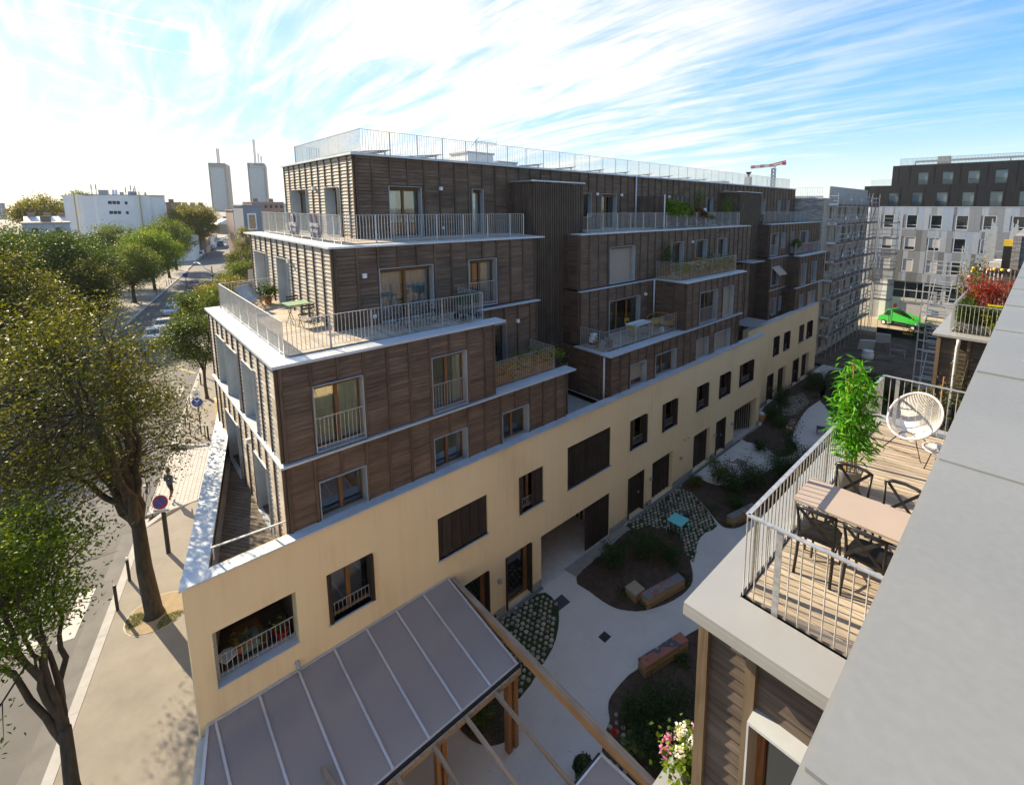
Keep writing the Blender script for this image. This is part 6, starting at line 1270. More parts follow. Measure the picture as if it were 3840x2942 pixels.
def twin(c,label,name_sign,masts):
    # c: left, middle, right top corners
    l,m,r=[Vector((*p,0)) for p in c]; T=thing('office_tower',label,'tower','distant twin office towers',(l+r).to_3d()/2 if False else ((l.x+r.x)/2,(l.y+r.y)/2,0),world=True)
    bk=l+(r-m); poly=[l,m,r,bk]; H=118
    MB().prism([(p.x,p.y) for p in poly],0,H).build('shaft',TWS,T)
    d=(m-l); n=Vector((d.y,-d.x,0)).normalized(); n=n if n.x>0 else -n
    def slab(f0,f1,z0,z1,o0,o1,mt,nm):
        a,b=l+d*f0,l+d*f1; MB().prism([((a+n*o0).x,(a+n*o0).y),((b+n*o0).x,(b+n*o0).y),((b+n*o1).x,(b+n*o1).y),((a+n*o1).x,(a+n*o1).y)],z0,z1).build(nm,mt,T)
    slab(0,1,H-11,H+.5,.05,1.2,TWD,'crown_band'); slab(.085,.915,4,H-11,.05,.6,TWG,'glass_front'); slab(0,.085,0,H-11,.05,1.2,TWD,'corner_pier'); slab(.915,1,0,H-11,.05,1.2,TWD,'corner_pier')
    dr=(r-m); n2=Vector((dr.y,-dr.x,0)).normalized(); n2=n2 if n2.y<0 or True else n2
    for k in range(28):
        z=6+k*3.9; a,b=m,r; q=MB().prism([((a+n2*.02).x,(a+n2*.02).y),((b+n2*.02).x,(b+n2*.02).y),((b+n2*.5).x,(b+n2*.5).y),((a+n2*.5).x,(a+n2*.5).y)],z,z+1.4); q.build('spandrel',TWD,T)
    ctr=(l+r)/2
    for f,h,wd in masts:
        p=l+d*f+(bk-l)*.4; lattice((p.x,p.y,H),(p.x,p.y,H+h),wd,int(h/4),TWD,'antenna_mast',T,wd*.14)
    if name_sign:
        for txt,z,f,sz in (('LES',H-5.0,.17,4.2),('MERCURIALES',H-9.6,.17,4.4)):
            cu=bpy.data.curves.new('lettering','FONT'); cu.body=txt; cu.size=sz; cu.extrude=.15; cu.space_character=1.18; o=bpy.data.objects.new('lettering',cu); 
            p=l+d*f+n*1.35; cu.materials.append(WHITEP); textmesh(o,(p.x,p.y,z),(R(90),0,math.atan2(d.y,d.x)),T)
twin([(-1473.7,216.8),(-1455.4,247.9),(-1539.7,271.9)],'left of two distant glass office towers, with a single lattice mast',False,[(.5,38,4.2),])
twin([(-1398.5,282.4),(-1384.4,315.8),(-1463.6,337.7)],'right of two distant glass office towers, with white lettering and three masts',True,[(.42,60,3.0),(.62,27,2.0),(.78,21,2.0)])
# ================================================================ white apartment block and other far buildings
FARG=mat('far_window_dark',(.03,.035,.04),.5)
WB=thing('apartment_block','white slab apartment block with aerials on its roof beyond the trees','building',None,(-206,8,0),world=True)
WR=mat('off_white_render',(.74,.71,.66),.9,0,.05,.3); XW=-200.
FWB=XF(XW); wh=[]
for k in range(6):
    z=16.0-k*2.95
    if z>1: wh.append((4.2,7.0,z,z+1.15)); wh.append((7.95,8.6,z-.05,z+1.05))
mb=MB(); wallholes(mb,FWB,1.96,10.0,0,18.78,wh,.4); mb.box(-216,-200.4,-1.0,17.4,0,18.6); mb.build('wall',WR,WB)
MB().box(-216,XW,10.0,13.9,0,18.8).build('recessed_bay',mat('white_bay',(.70,.68,.63),.9,0,.05,.3),WB); MB().box(-216,XW-.6,13.9,17.4,0,18.8).build('wall',WR,WB)
MB().prism([(-216,-5.2),(-202.5,-1.8),(-200.0,1.96),(-200.6,1.96),(-216,1.9)],0,18.78).build('angled_wall',mat('angled_white',(.76,.73,.67),.9,0,.05,.3),WB)
for i,h in enumerate(wh):
    wide=h[1]-h[0]>1; W_=MB().box(*FWB.box(h[0],h[1],-.3,-.2,h[2],h[3])).build('window',FARG if i//2 not in(2,) else WHITEP,WB)
    f=MB().box(*FWB.box(h[0],h[1],-.2,.02,h[2],h[2]+.1)).box(*FWB.box(h[0],h[1],-.2,.02,h[3]-.1,h[3]))
    if wide:
        for a in (h[0],h[0]+.95,h[0]+1.85,h[1]-.1): f.box(*FWB.box(a,a+.1,-.2,.02,h[2]+.1,h[3]-.1))
    f.build('window_frame',WHITEP,W_)
MB().box(-216,-199.9,-1,17.5,18.8,18.95).build('roof_edge',mat('grey_edge',(.35,.34,.33),.8),WB)
PIPEY=mat('ochre_pipe',(.50,.37,.17),.6); MB().tube([(-203.2,-2.6,3),(-203.2,-2.6,19.8)],.16,8).build('flue_pipe',PIPEY,WB); MB().tube([(-199.7,11.4,3),(-199.7,11.4,20)],.13,8).build('flue_pipe',PIPEY,WB)
b=MB(); rail_local(b,FWB,-.8,17.3,18.95,.75,-.4,.7,.03); b.build('roof_railing',LAMPG,WB)
for y,z,h in ((1.2,19.9,2.0),(2.2,19.6,2.4),(8.7,19.5,1.8),(9.9,19.4,2.6),(10.5,19.2,1.9),(10.9,19.3,2.5)): A_=MB().tube([(-205,y,18.9),(-205,y,z+h)],.06,6).build('aerial_pole',BLACK,WB); MB().box(-205.15,-204.85,y-.13,y+.13,z+h-1.6,z+h).build('antenna_panel',LAMPG,A_)
MB().tube([(-204,4.9,18.9),(-204,4.9,22)],.03,5).tube([(-204,4.6,21.8),(-204,5.7,21.95)],.03,5).build('tv_aerial',BLACK,WB)
for y,w_,h in ((2.6,2.2,1.5),(5.6,.6,1.6),(6.3,.5,1.6),(7.3,.4,1.0),(7.8,.4,1.0),(9.2,1.1,1.2),(10.2,1.0,1.2),(13.0,.4,1.0)): MB().box(-206,-205,y,y+w_,18.9,18.9+h).build('chimney',WHITEP if w_<1 and w_>.45 else LAMPG,WB)
SLATE=mat('zinc_slate_roof',(.20,.215,.235),.5,.2,.12,.4); TAN=mat('tan_wall',(.36,.29,.21),.9,0,.1,.3); HAZ=mat('pale_far_wall',(.34,.37,.40),.9,0,.05,.1); BRN=mat('brown_gable',(.20,.15,.115),.9,0,.15,.5); PINK=mat('pink_wall',(.38,.28,.25),.9,0,.06,.3); SILV=mat('bright_zinc_roof',(.58,.60,.62),.35,.3,.1,.5); GRW=mat('blue_grey_wall',(.20,.225,.255),.8,0,.06,.3); ORW=mat('orange_wall',(.36,.20,.13),.9,0,.08,.3)
def house(name,label,cx,cy,L_,D_,h,rot,wall,roof,pitch=1.8,rows=2,cols=5,chim=2,group=None,flat=False,cat='building'):
    t=thing(name,label,cat,group,(cx,cy,0),rot); MB().box(-D_/2,D_/2,-L_/2,L_/2,-.3,h).build('wall',wall,t)
    if flat: r=MB().box(-D_/2-.2,D_/2+.2,-L_/2-.2,L_/2+.2,h,h+.35).build('roof',roof,t)
    else: r=MB().add([(-D_/2-.3,-L_/2,h),(D_/2+.3,-L_/2,h),(D_/2+.3,L_/2,h),(-D_/2-.3,L_/2,h),(0,-L_/2,h+pitch),(0,L_/2,h+pitch)],[(0,3,2,1),(0,1,4),(2,3,5),(1,2,5,4),(3,0,4,5)]).build('roof',roof,t)
    for i in range(chim): y=-L_/2+L_*(i+.5)/chim; MB().box(-.5,.5,y-.9,y+.9,h,h+(pitch if not flat else .6)+1.2).build('chimney',BRN,r)
    for j in range(rows):
        for i in range(cols):
            y=-L_/2+L_*(i+.5)/cols; z=h-1.9-j*2.9
            if z>.6: w_=MB().box(D_/2-.02,D_/2+.06,y-.5,y+.5,z-.6,z+.9).build('window',FARG,t); MB().box(D_/2+.05,D_/2+.1,y-.56,y+.56,z-.68,z-.6).build('window_sill',WHITEP,w_)
    return t
house('apartment_block','long pale slab block on the left horizon',-900,-50.5,21,16,16.8,R(3),HAZ,HAZ,0,5,8,2,'slab blocks on the horizon',True)
house('apartment_block','second pale slab block right of the long one on the left horizon',-905,-28.5,17.5,16,17,R(3),HAZ,HAZ,0,5,7,2,'slab blocks on the horizon',True)
house('apartment_block','shorter pale slab block at the extreme left horizon',-820,-72,15,16,16.6,R(3),HAZ,HAZ,0,5,6,0,'slab blocks on the horizon',True)
house('apartment_block','pale slab block peeping out left of the white apartment block',-900,-10.5,9,16,18.7,R(3),HAZ,HAZ,0,6,4,0,'slab blocks on the horizon',True)
house('mansard_house','low house with bright zinc roof left of the white apartment block',-232,-9.6,10.4,9,10.4,R(3),TAN,SILV,1.7,2,5,3)
house('mansard_house','slate mansard house touching the left side of the white block',-237,-2.2,5.5,9,9.6,R(3),GRW,SLATE,2.2,2,3,2)
house('flat_roofed_house','grey flat-roofed shed above the dark trees on the left',-176,-7.7,7.8,8,11.3,R(3),HAZ,TAN,0,1,2,1,None,True)
house('brown_gable_house','brown blank-walled house right of the white apartment block',-295,27.8,5.5,10,16.9,R(4),BRN,BRN,0,0,0,1,None,True)
house('mansard_house','slate-roofed house with dormers beside the brown house',-301,36.4,9.6,10,13.6,R(4),GRW,SLATE,2.4,2,5,3)
q=st(182,-21.5); house('low_terrace_house','white low house with sunlit roof along the far left kerb',q.x,q.y,13,8,6.6,R(-12.4)+math.pi/2,WR,SILV,1.2,1,4,0)
q=st(207,-20.6); house('low_terrace_house','tan low house behind the white one along the far left kerb',q.x,q.y,16,8,4.6,R(-12.4)+math.pi/2,TAN,TAN,1.0,1,5,1)
q=st(232,-20.2); house('low_terrace_house','cream low house at the end of the far left row',q.x,q.y,15,8,4.6,R(-12.4)+math.pi/2,WR,BRN,1.0,1,5,1)
house('gabled_shop','house with bright sloping roof closing the street view',-335,54.3,7,11,5.4,R(100),TAN,SILV,3.0,1,4,1)
house('grey_townhouse','blue-grey townhouse with tall white window left of the top balcony',-155,30.5,4.5,9,15.8,R(3),GRW,GRW,0,0,0,0,None,True)
house('pink_townhouse','pinkish blank townhouse beside the blue-grey one',-190,33.6,2.8,9,14.2,R(3),PINK,ORW,0,0,0,0,None,True)
house('balconied_block','tan balconied block behind the blue-grey townhouse',-247,54.5,12,14,17.2,R(3),ORW,HAZ,0,3,6,2,None,True)
house('low_red_house','dark red and black house behind the timber gable',-47.5,11.5,5,6,9.2,R(-12),mat('dark_red_wall',(.22,.04,.03),.8,0,.1,1.),BRN,1.4,2,2,0)
tw=thing('white_window_bay','white framed glazed bay on the blue-grey townhouse','window bay',None,(-150.3,30.3,9.6),R(3)); MB().box(-.2,.2,-1.0,1.0,0,4.3).build('frame',WHITEP,tw); MB().box(.2,.3,-.7,.7,.3,3.9).build('pane',DARKGLASS,tw)
random.seed(21)
for i in range(9):
    x=-560-75*i; y=150+28*i+random.uniform(-20,20); house('far_house',['cream','grey roofed','pale','white gabled','slate roofed','low tan','tall pale','long grey','hazy white'][i]+' distant house below the twin towers, number %s from the street'%['one','two','three','four','five','six','seven','eight','nine'][i],x,y,30+random.uniform(0,25),14,9+random.uniform(0,8),R(15),HAZ if i%2 else WR,SLATE,3,2,7,2,'distant houses below the towers')
# ================================================================ vehicles
RUB=mat('tyre_rubber',(.012,.012,.012),.8); RIMM=mat('rim_alloy',(.4,.41,.42),.35,.7,.1,9.); HEADL=mat('headlight',(.6,.62,.65),.1,.2,.05,9.,spec=1.); TAILR=mat('tail_light',(.25,.01,.01),.2); PLATEW=mat('number_plate',(.6,.6,.58),.5)
def carmat(n,c): return mat('car_'+n,c,.22,.15,.04,3.,spec=.8)
def make_car(name,label,paint,loc,rz,L_=4.2,W_=1.76,H_=1.46,van=False,group='cars along the street',detail=True,cat='car'):
    t=thing(name,label,cat,group,loc,rz); h=L_/2; w_=W_/2
    if van: prof=[(-h,.35,.98),(-h,1.1,1),(-h+.05,H_-.1,.93),(-h+.2,H_,.88),(h-1.5,H_,.88),(h-.75,1.15,.95),(h-.1,.95,.9),(h,.6,.86),(h,.3,.84)]
    else: prof=[(-h,.40,.90),(-h+.02,.80,.92),(-h+.12,1.0,.92),(-h+.55,H_-.08,.76),(-h+1.0,H_,.74),(0.05,H_,.74),(.30,H_-.03,.74),(1.02,.98,.90),(h-.25,.80,.88),(h-.02,.58,.82),(h,.32,.80)]
    # body: lower hull + cabin lofted across the width from the side profile
    v=[]; n=len(prof)
    for sx in (-1,1):
        for x,z,q in prof: v.append((x,sx*w_*q*(1. if z<1.02 else .98),z))
    for sx in (-1,1):
        for x,z,q in prof: v.append((x,sx*w_*(q if z>=1.02 else .97),.26 if z<1.02 else 1.0))
    b=MB(); b.v=v
    for i in range(n-1): b.f.append((i,i+1,n+i+1,n+i))
    b.f.append((n-1,0,n,2*n-1)); b.f.append(tuple(range(n))[::-1]); b.f.append(tuple(range(n,2*n))); b.v=v[:2*n]; b.build('body',paint,t)
    up=[p for p in prof if p[1]>=(1.0 if not van else 1.1)]
    if not van:
        zb,xa,xb=1.0,prof[2][0],prof[7][0]
        for sx in (-1,1): MB().add([(xa+.28,sx*w_*.925,zb),(xb-.22,sx*w_*.915,zb),(.22,sx*w_*.765,H_-.10),(-h+.72,sx*w_*.765,H_-.10)],[(0,1,2,3) if sx<0 else (3,2,1,0)]).build('side_window',DARKGLASS,t)
        e=.012; MB().add([(1.0+e,-w_*.82,1.0+e),(1.0+e,w_*.82,1.0+e),(.34+e,w_*.68,H_-.05+e),(.34+e,-w_*.68,H_-.05+e)],[(0,1,2,3)]).build('windscreen',DARKGLASS,t)
        MB().add([(-h+.10-e,-w_*.8,1.03),(-h+.50-e,-w_*.66,H_-.12),(-h+.50-e,w_*.66,H_-.12),(-h+.10-e,w_*.8,1.03)],[(0,1,2,3)]).build('rear_window',DARKGLASS,t)
    else:
        MB().add([(h-.74,-w_*.82,1.2),(h-.74,w_*.82,1.2),(h-1.42,w_*.76,H_-.12),(h-1.42,-w_*.76,H_-.12)],[(0,1,2,3)]).build('windscreen',DARKGLASS,t)
        for sx in (-1,1): MB().add([(h-1.6,sx*(w_*.96+.01),1.15),(h-.85,sx*(w_*.96+.01),1.15),(h-1.45,sx*(w_*.9+.01),H_-.2),(h-1.75,sx*(w_*.9+.01),H_-.2)],[(0,1,2,3)]).build('side_window',DARKGLASS,t)
    for sx in (-1,1):
        MB().rbox((h-.10,sx*w_*.62,.66),(.16,.34,.15)).build('headlight',HEADL,t); MB().rbox((-h+.05,sx*w_*.76,.82),(.1,.2,.24)).build('tail_light',TAILR,t)
        MB().rbox((.78,sx*(w_+.06),1.02),(.12,.16,.11)).build('wing_mirror',paint,t)
        for x in (-h+.78,h-.82):
            y=sx*(w_-.12); wh=MB().tube([(x,y-.1,.31),(x,y+.1,.31)],.31,18).build('wheel',RUB,t); MB().tube([(x,y+sx*.085,.31),(x,y+sx*.112,.31)],.2,14).build('rim',RIMM,wh)
    MB().box(h-.02,h+.012,-.26,.26,.42,.53).build('number_plate',PLATEW,t); MB().box(h-.06,h+.004,-.5,.5,.36,.40).build('grille',BLACK,t)
    return t
FR=SROT+math.pi     # facing the camera side
def onroad(s,t): v=st(s,t); return (v.x,v.y,-.126)
WH=carmat('white',(.62,.62,.62)); SI=carmat('silver',(.36,.40,.43)); BLU=carmat('pale_blue',(.26,.34,.42)); DKB=carmat('dark_blue',(.02,.035,.07)); RED=carmat('red',(.30,.02,.02)); DG=carmat('charcoal',(.03,.03,.032))
tx=make_car('parked_car','white saloon car with a roof sign behind the airy street tree',WH,onroad(74.0,-12.1),FR,4.5); MB().rbox((-.3,0,1.52),(.16,.36,.12)).build('roof_sign',WHITEP,tx)
make_car('parked_car','silver-white car close behind the white roof-sign car',WH,onroad(79.6,-11.9),FR,4.3)
make_car('parked_car','charcoal car half hidden by foliage ahead of the white roof-sign car',DG,onroad(68.4,-12.2),FR,4.2)
make_car('parked_car','pale blue hatchback beside the leafy kerb tree',BLU,onroad(90.5,-12.4),FR,4.1)
make_car('parked_car','silver car directly behind the pale blue hatchback',SI,onroad(97.4,-12.3),FR,4.3)
make_car('parked_car','dark blue car parked near the kerb farther up the street',DKB,onroad(105.0,-11.9),FR,4.2)
make_car('parked_car','red car parked by the pavement trees up the street',RED,onroad(118.0,-12.2),FR,4.2)
make_car('parked_car','charcoal car just behind the red one up the street',DG,onroad(125,-7.4),FR,4.2)
fc=[(188,-17.5,WH,1,'white van at the kerb before the far tan houses'),(197,-17.3,SI,0,'silver car ahead of the white van at the far kerb'),(214,-17,DG,0,'charcoal car in the far kerb row'),(222,-17,WH,0,'white car in the far kerb row beside the cream house'),(236,-15.0,DG,1,'dark van in the distant traffic'),(239,-12.5,WH,0,'white car nearest in the distant traffic'),(241,-9.8,SI,0,'silver car at the right of the distant traffic'),(247,-16.5,DKB,0,'dark blue car at the left of the distant traffic'),(256,-14.8,SI,0,'silver car in the middle of the distant traffic'),(262,-12.6,WH,1,'white van behind the distant traffic'),(270,-16.2,WH,0,'white car last in the left lane of the distant traffic'),(276,-12.0,DG,0,'charcoal car last in the distant traffic')]
for s,t,pm,vn,lb in fc: make_car('parked_van' if vn else 'parked_car',lb,pm,onroad(s,t),FR,5.0 if vn else 4.2,1.9 if vn else 1.76,2.1 if vn else 1.46,bool(vn),'distant traffic',cat='van' if vn else 'car')
# green tipper truck
TG=mat('truck_green',(.02,.33,.05),.3,0,.05,4.); TRK=thing('tipper_truck','bright green tipper truck with open bed parked before the grey building','truck',None,(-11.9,76.6,.01),R(158)); WD=mat('truck_bed_wood',(.16,.09,.055),.8,0,.15,6.)
prof=[(1.55,.55),(1.55,2.2),(1.75,2.32),(2.2,2.32),(2.75,1.45),(3.3,1.15),(3.4,.85),(3.4,.45)]; v=[(x,-.95,z) for x,z in prof]+[(x,.95,z) for x,z in prof]; n=len(prof)
MB().add(v,[(i,i+1,n+i+1,n+i) for i in range(n-1)]+[(n-1,0,n,2*n-1),tuple(range(n))[::-1],tuple(range(n,2*n))]).build('cab',TG,TRK)
for sy in (-1,1):
    MB().add([(1.75,sy*.96,1.4),(2.65,sy*.96,1.4),(2.2,sy*.96,2.15),(1.75,sy*.96,2.15)],[(0,1,2,3)]).build('cab_window',DARKGLASS,TRK)
    MB().prism([(-2.3,sy*1.0),(1.4,sy*1.0),(1.4,sy*.95),(-2.3,sy*.95)],.95,1.0).build('bed_rail',TG,TRK)
    MB().add([(-2.3,sy*1.02,.8),(1.42,sy*1.02,.8),(1.42,sy*1.02,2.0),(-2.3,sy*1.02,1.25),(-2.3,sy*.97,.8),(1.42,sy*.97,.8),(1.42,sy*.97,2.0),(-2.3,sy*.97,1.25)],[(0,1,2,3),(7,6,5,4),(3,2,6,7),(0,3,7,4),(1,5,6,2)]).build('bed_side',TG,TRK)
    MB().rbox((3.3,sy*.7,.85),(.16,.34,.2)).build('headlight',HEADL,TRK)
    for k in range(3): MB().rbox((-2.0+k*.16,sy*1.03,1.0),(.09,.012,.16)).build('marker_stripe',SIGN if k%2==0 else REDP,TRK)
    for x in (2.55,-1.35): wh=MB().tube([(x,sy*.95-.12,.36),(x,sy*.95+.12,.36)],.36,18).build('wheel',RUB,TRK); MB().tube([(x,sy*1.06,.36),(x,sy*1.085,.36)],.2,14).build('rim',WHITEP,wh)
MB().add([(2.76,-.85,1.48),(2.76,.85,1.48),(2.22,.8,2.24),(2.22,-.8,2.24)],[(0,1,2,3)]).build('windscreen',DARKGLASS,TRK)
MB().box(-2.3,1.4,-.96,.96,.78,.84).build('bed_floor',WD,TRK); MB().box(1.36,1.44,-.98,.98,.8,2.05).build('bed_headboard',WD,TRK); MB().box(-2.5,1.4,-.45,.45,.5,.76).build('chassis',BLACK,TRK); MB().box(-2.36,-2.3,-1,1,.8,1.25).build('tailgate',TG,TRK)
tl=thing('flatbed_trailer','cream tail-lift platform with red and white stripes behind the green truck','trailer',None,(-8.9,77.4,.01),R(175)); MB().box(-1.4,1.4,-.9,.9,.75,1.65).build('box',mat('cream_box',(.5,.43,.30),.6,0,.08,4.),tl)
for k in range(9): MB().box(-1.4+k*.31,-1.25+k*.31,.9,.92,.58,.76).build('stripe',SIGN if k%2 else REDP,tl)
for x in (-.8,.8): MB().tube([(x,-.9,.34),(x,.9,.34)],.33,16).build('wheel',RUB,tl)
cn=thing('traffic_cone','orange traffic cone standing in the green truck bed','cone',None,(-11.4,76.5,.86)); MB().lathe((0,0,0),[(.2,0),(.2,.03),(.12,.05),(.03,.6)],12).build('cone',mat('cone_orange',(.6,.08,.03),.5),cn); MB().lathe((0,0,.28),[(.083,0),(.06,.14)],12).build('reflective_band',SIGN,cn)
# ================================================================ street furniture
BOL=mat('brown_black_cast_iron',(.025,.02,.018),.5,.2,.15,9.)
def bollard(loc,lb,ball=False):
    t=thing('bollard',lb,'bollard','dark bollards along the kerbs',loc); MB().tube([(0,0,0),(0,0,1.02)],.052,10).build('shaft',BOL,t); MB().lathe((0,0,1.0),[(.058,0),(.058,.06),(.03,.1)],10).build('cap',WHITEP if ball else BOL,t)
for p,lb,w_ in [((-26.45,-.29,0),'white-capped bollard on the kerb beside the big street tree',1),((-24.74,-.72,0),'dark bollard between the tree pit and the kerb',0),((-39.49,4.29,0),'white-tipped bollard at the end of the short crossed barrier',1),((-52.6,5.6,0),'left one of the two bollards before the small round tree',0),((-54.8,6.1,0),'right one of the two bollards before the small round tree',0)]: bollard(p,lb,w_)
for i,(x,y) in enumerate([(-112.45,7.13),(-115.29,7.88),(-122.61,9.47),(-124.77,10.01),(-126.51,10.52)]): bollard((x,y,0),['first','second','third','fourth','fifth'][i]+' bollard of the row at the far kerb by the stout tree trunk')
def barrier(a,b,lb):
    A,B=Vector(a),Vector(b); d=B-A; l=d.length; t=thing('pedestrian_barrier',lb,'barrier','crossed pedestrian barriers',a,math.atan2(d.y,d.x))
    for x in (0,l): MB().tube([(x,0,0),(x,0,.98)],.03,8).build('post',BOL,t)
    MB().tube([(0,0,.95),(l,0,.95)],.025,8).tube([(0,0,.22),(l,0,.22)],.02,8).build('rail',BOL,t); MB().tube([(0,0,.22),(l,0,.95)],.014,6).build('cross_bar',BOL,t); MB().tube([(0,0,.95),(l,0,.22)],.014,6).build('cross_bar',BOL,t)
barrier((-41.15,3.51,0),(-39.8,4.17,0),'short crossed barrier on the rounded pavement corner')
barrier((-44.6,3.75,0),(-42.9,3.45,0),'crossed barrier along the kerb just behind the blue road sign'); barrier((-47.2,4.2,0),(-45.4,3.85,0),'crossed barrier along the kerb nearer the small round tree')
SBLU=mat('sign_blue',(.01,.06,.30),.35); SRED=mat('sign_red',(.42,.012,.02),.35)
def disc(r,th,n=24): 
    b=MB(); b.tube([(0,0,0),(th,0,0)],r,n); return b
ns=thing('no_parking_sign','round blue and red no-parking sign with arrow plate on a thick brown post','road sign',None,(-27.42,1.08,0),R(-38))
MB().tube([(0,0,0),(0,0,2.35)],.085,12).build('post',BOL,ns); q=disc(.33,.02).build('sign_rim',WHITEP,ns); q.location=(.1,0,2.62); q.rotation_euler=(0,R(-12),0)
k=disc(.315,.006).build('red_disc',SRED,q); k.location=(.02,0,0); k=disc(.235,.006).build('blue_disc',SBLU,q); k.location=(.026,0,0); k=MB().beam((.036,-.19,.19),(.036,.19,-.19),.01,.055,up=(0,1,1)).build('red_bar',SRED,q)
pl_=MB().box(.1,.115,-.34,.34,2.14,2.28).build('arrow_plate',WHITEP,ns); MB().beam((.12,-.28,2.21),(.12,.28,2.21),.006,.02).add([(.12,-.31,2.21),(.12,-.22,2.245),(.12,-.22,2.175)],[(0,1,2)]).add([(.12,.31,2.21),(.12,.22,2.175),(.12,.22,2.245)],[(0,1,2)]).build('arrow',BLACK,pl_)
bsn=thing('blue_arrow_sign','round blue arrow sign under a white panel on a dark post by the crossing','road sign',None,(-40.81,4.06,0),R(-30)); MB().tube([(0,0,0),(0,0,3.3)],.04,8).build('post',BOL,bsn); q=disc(.33,.02).build('blue_disc',SBLU,bsn); q.location=(.05,0,2.4)
k=MB().beam((.024,0,-.2),(.024,0,.05),.006,.06).beam((.024,0,.05),(.024,.14,.2),.006,.05).beam((.024,0,.05),(.024,-.14,.2),.006,.05).build('white_arrow',WHITEP,q); MB().box(.05,.07,-.25,.25,2.78,3.25).build('white_panel',WHITEP,bsn); MB().box(.071,.075,-.12,.12,2.95,3.05).build('black_mark',BLACK,bsn)
bs2=thing('blue_round_sign','small round blue sign on a thin post far up the street','road sign',None,(-115.4,11.75,0),R(-12)); MB().tube([(0,0,0),(0,0,2.6)],.05,8).build('post',BOL,bs2); q=disc(.42,.02).build('blue_disc',SBLU,bs2); q.location=(.06,0,2.8)
def lamp(loc,rz,lb,h=7.,reach=3.6,s=1.):
    t=thing('street_lamp',lb,'street lamp','curved street lamps',loc,rz); MB().tube([(0,0,0),(0,0,h*.55),(0,0,h)],[.09*s,.075*s,.06*s],8).build('pole',BLACK,t); a=[(0,0,h*.80),(reach*.35,0,h*.86),(reach*.75,0,h*1.02),(reach,0,h*1.08)]; MB().tube(a,.045*s,7).build('arm',BLACK,t,True)
    MB().lathe((reach,0,h*1.08-.2),[(.05,-.05),(.52*s,-.02),(.46*s,.1),(.25*s,.2),(.06,.24)],16).build('lamp_head',LAMPG,t,True)
lamp((-106.9,14.7,0),R(195),'street lamp with long curved arm over the pavement trees',5.0,5.5,1.3)
for i,(s,t) in enumerate([(205,-17),(232,-16.5),(262,-10),(190,-17.2)]): v=st(s,t); lamp((v.x,v.y,0),R(60),'distant street lamp '+['beside the tan low house','beside the cream low house','right of the distant traffic','before the white low house'][i],8.,1.6)
ko=thing('domed_kiosk','glossy dark dome-roofed street shelter on thin posts among the trees','kiosk',None,(-63.2,-3.0,0)); MB().lathe((0,0,2.25),[(.98,0),(1.0,.08),(.8,.24),(.45,.36),(.08,.40)],20).build('dome',mat('glossy_dark_dome',(.012,.014,.018),.12,.2,.1,3.,spec=1.),ko,True); MB().lathe((0,0,2.1),[(.93,0),(.95,.14)],20).build('soffit',mat('kiosk_soffit',(.16,.12,.07),.7),ko)
for i in range(4): a=R(45+90*i); MB().tube([(.7*math.cos(a),.7*math.sin(a),0),(.7*math.cos(a),.7*math.sin(a),2.12)],.035,8).build('post',BLACK,ko)
MB().box(-.4,.4,-.35,.35,0,1.1).build('counter',BLACK,ko)
bn=thing('warning_triangle_sign','back of a white triangular road sign seen through the leaves','road sign',None,(-66.5,.2,0),R(100)); MB().tube([(0,0,0),(0,0,2.9)],.04,8).build('post',LAMPG,bn); MB().add([(.05,-.5,2.4),(.05,.5,2.4),(.05,0,3.25),(.07,-.5,2.4),(.07,.5,2.4),(.07,0,3.25)],[(0,2,1),(3,4,5),(0,1,4,3),(1,2,5,4),(2,0,3,5)]).build('triangle',LAMPW,bn)
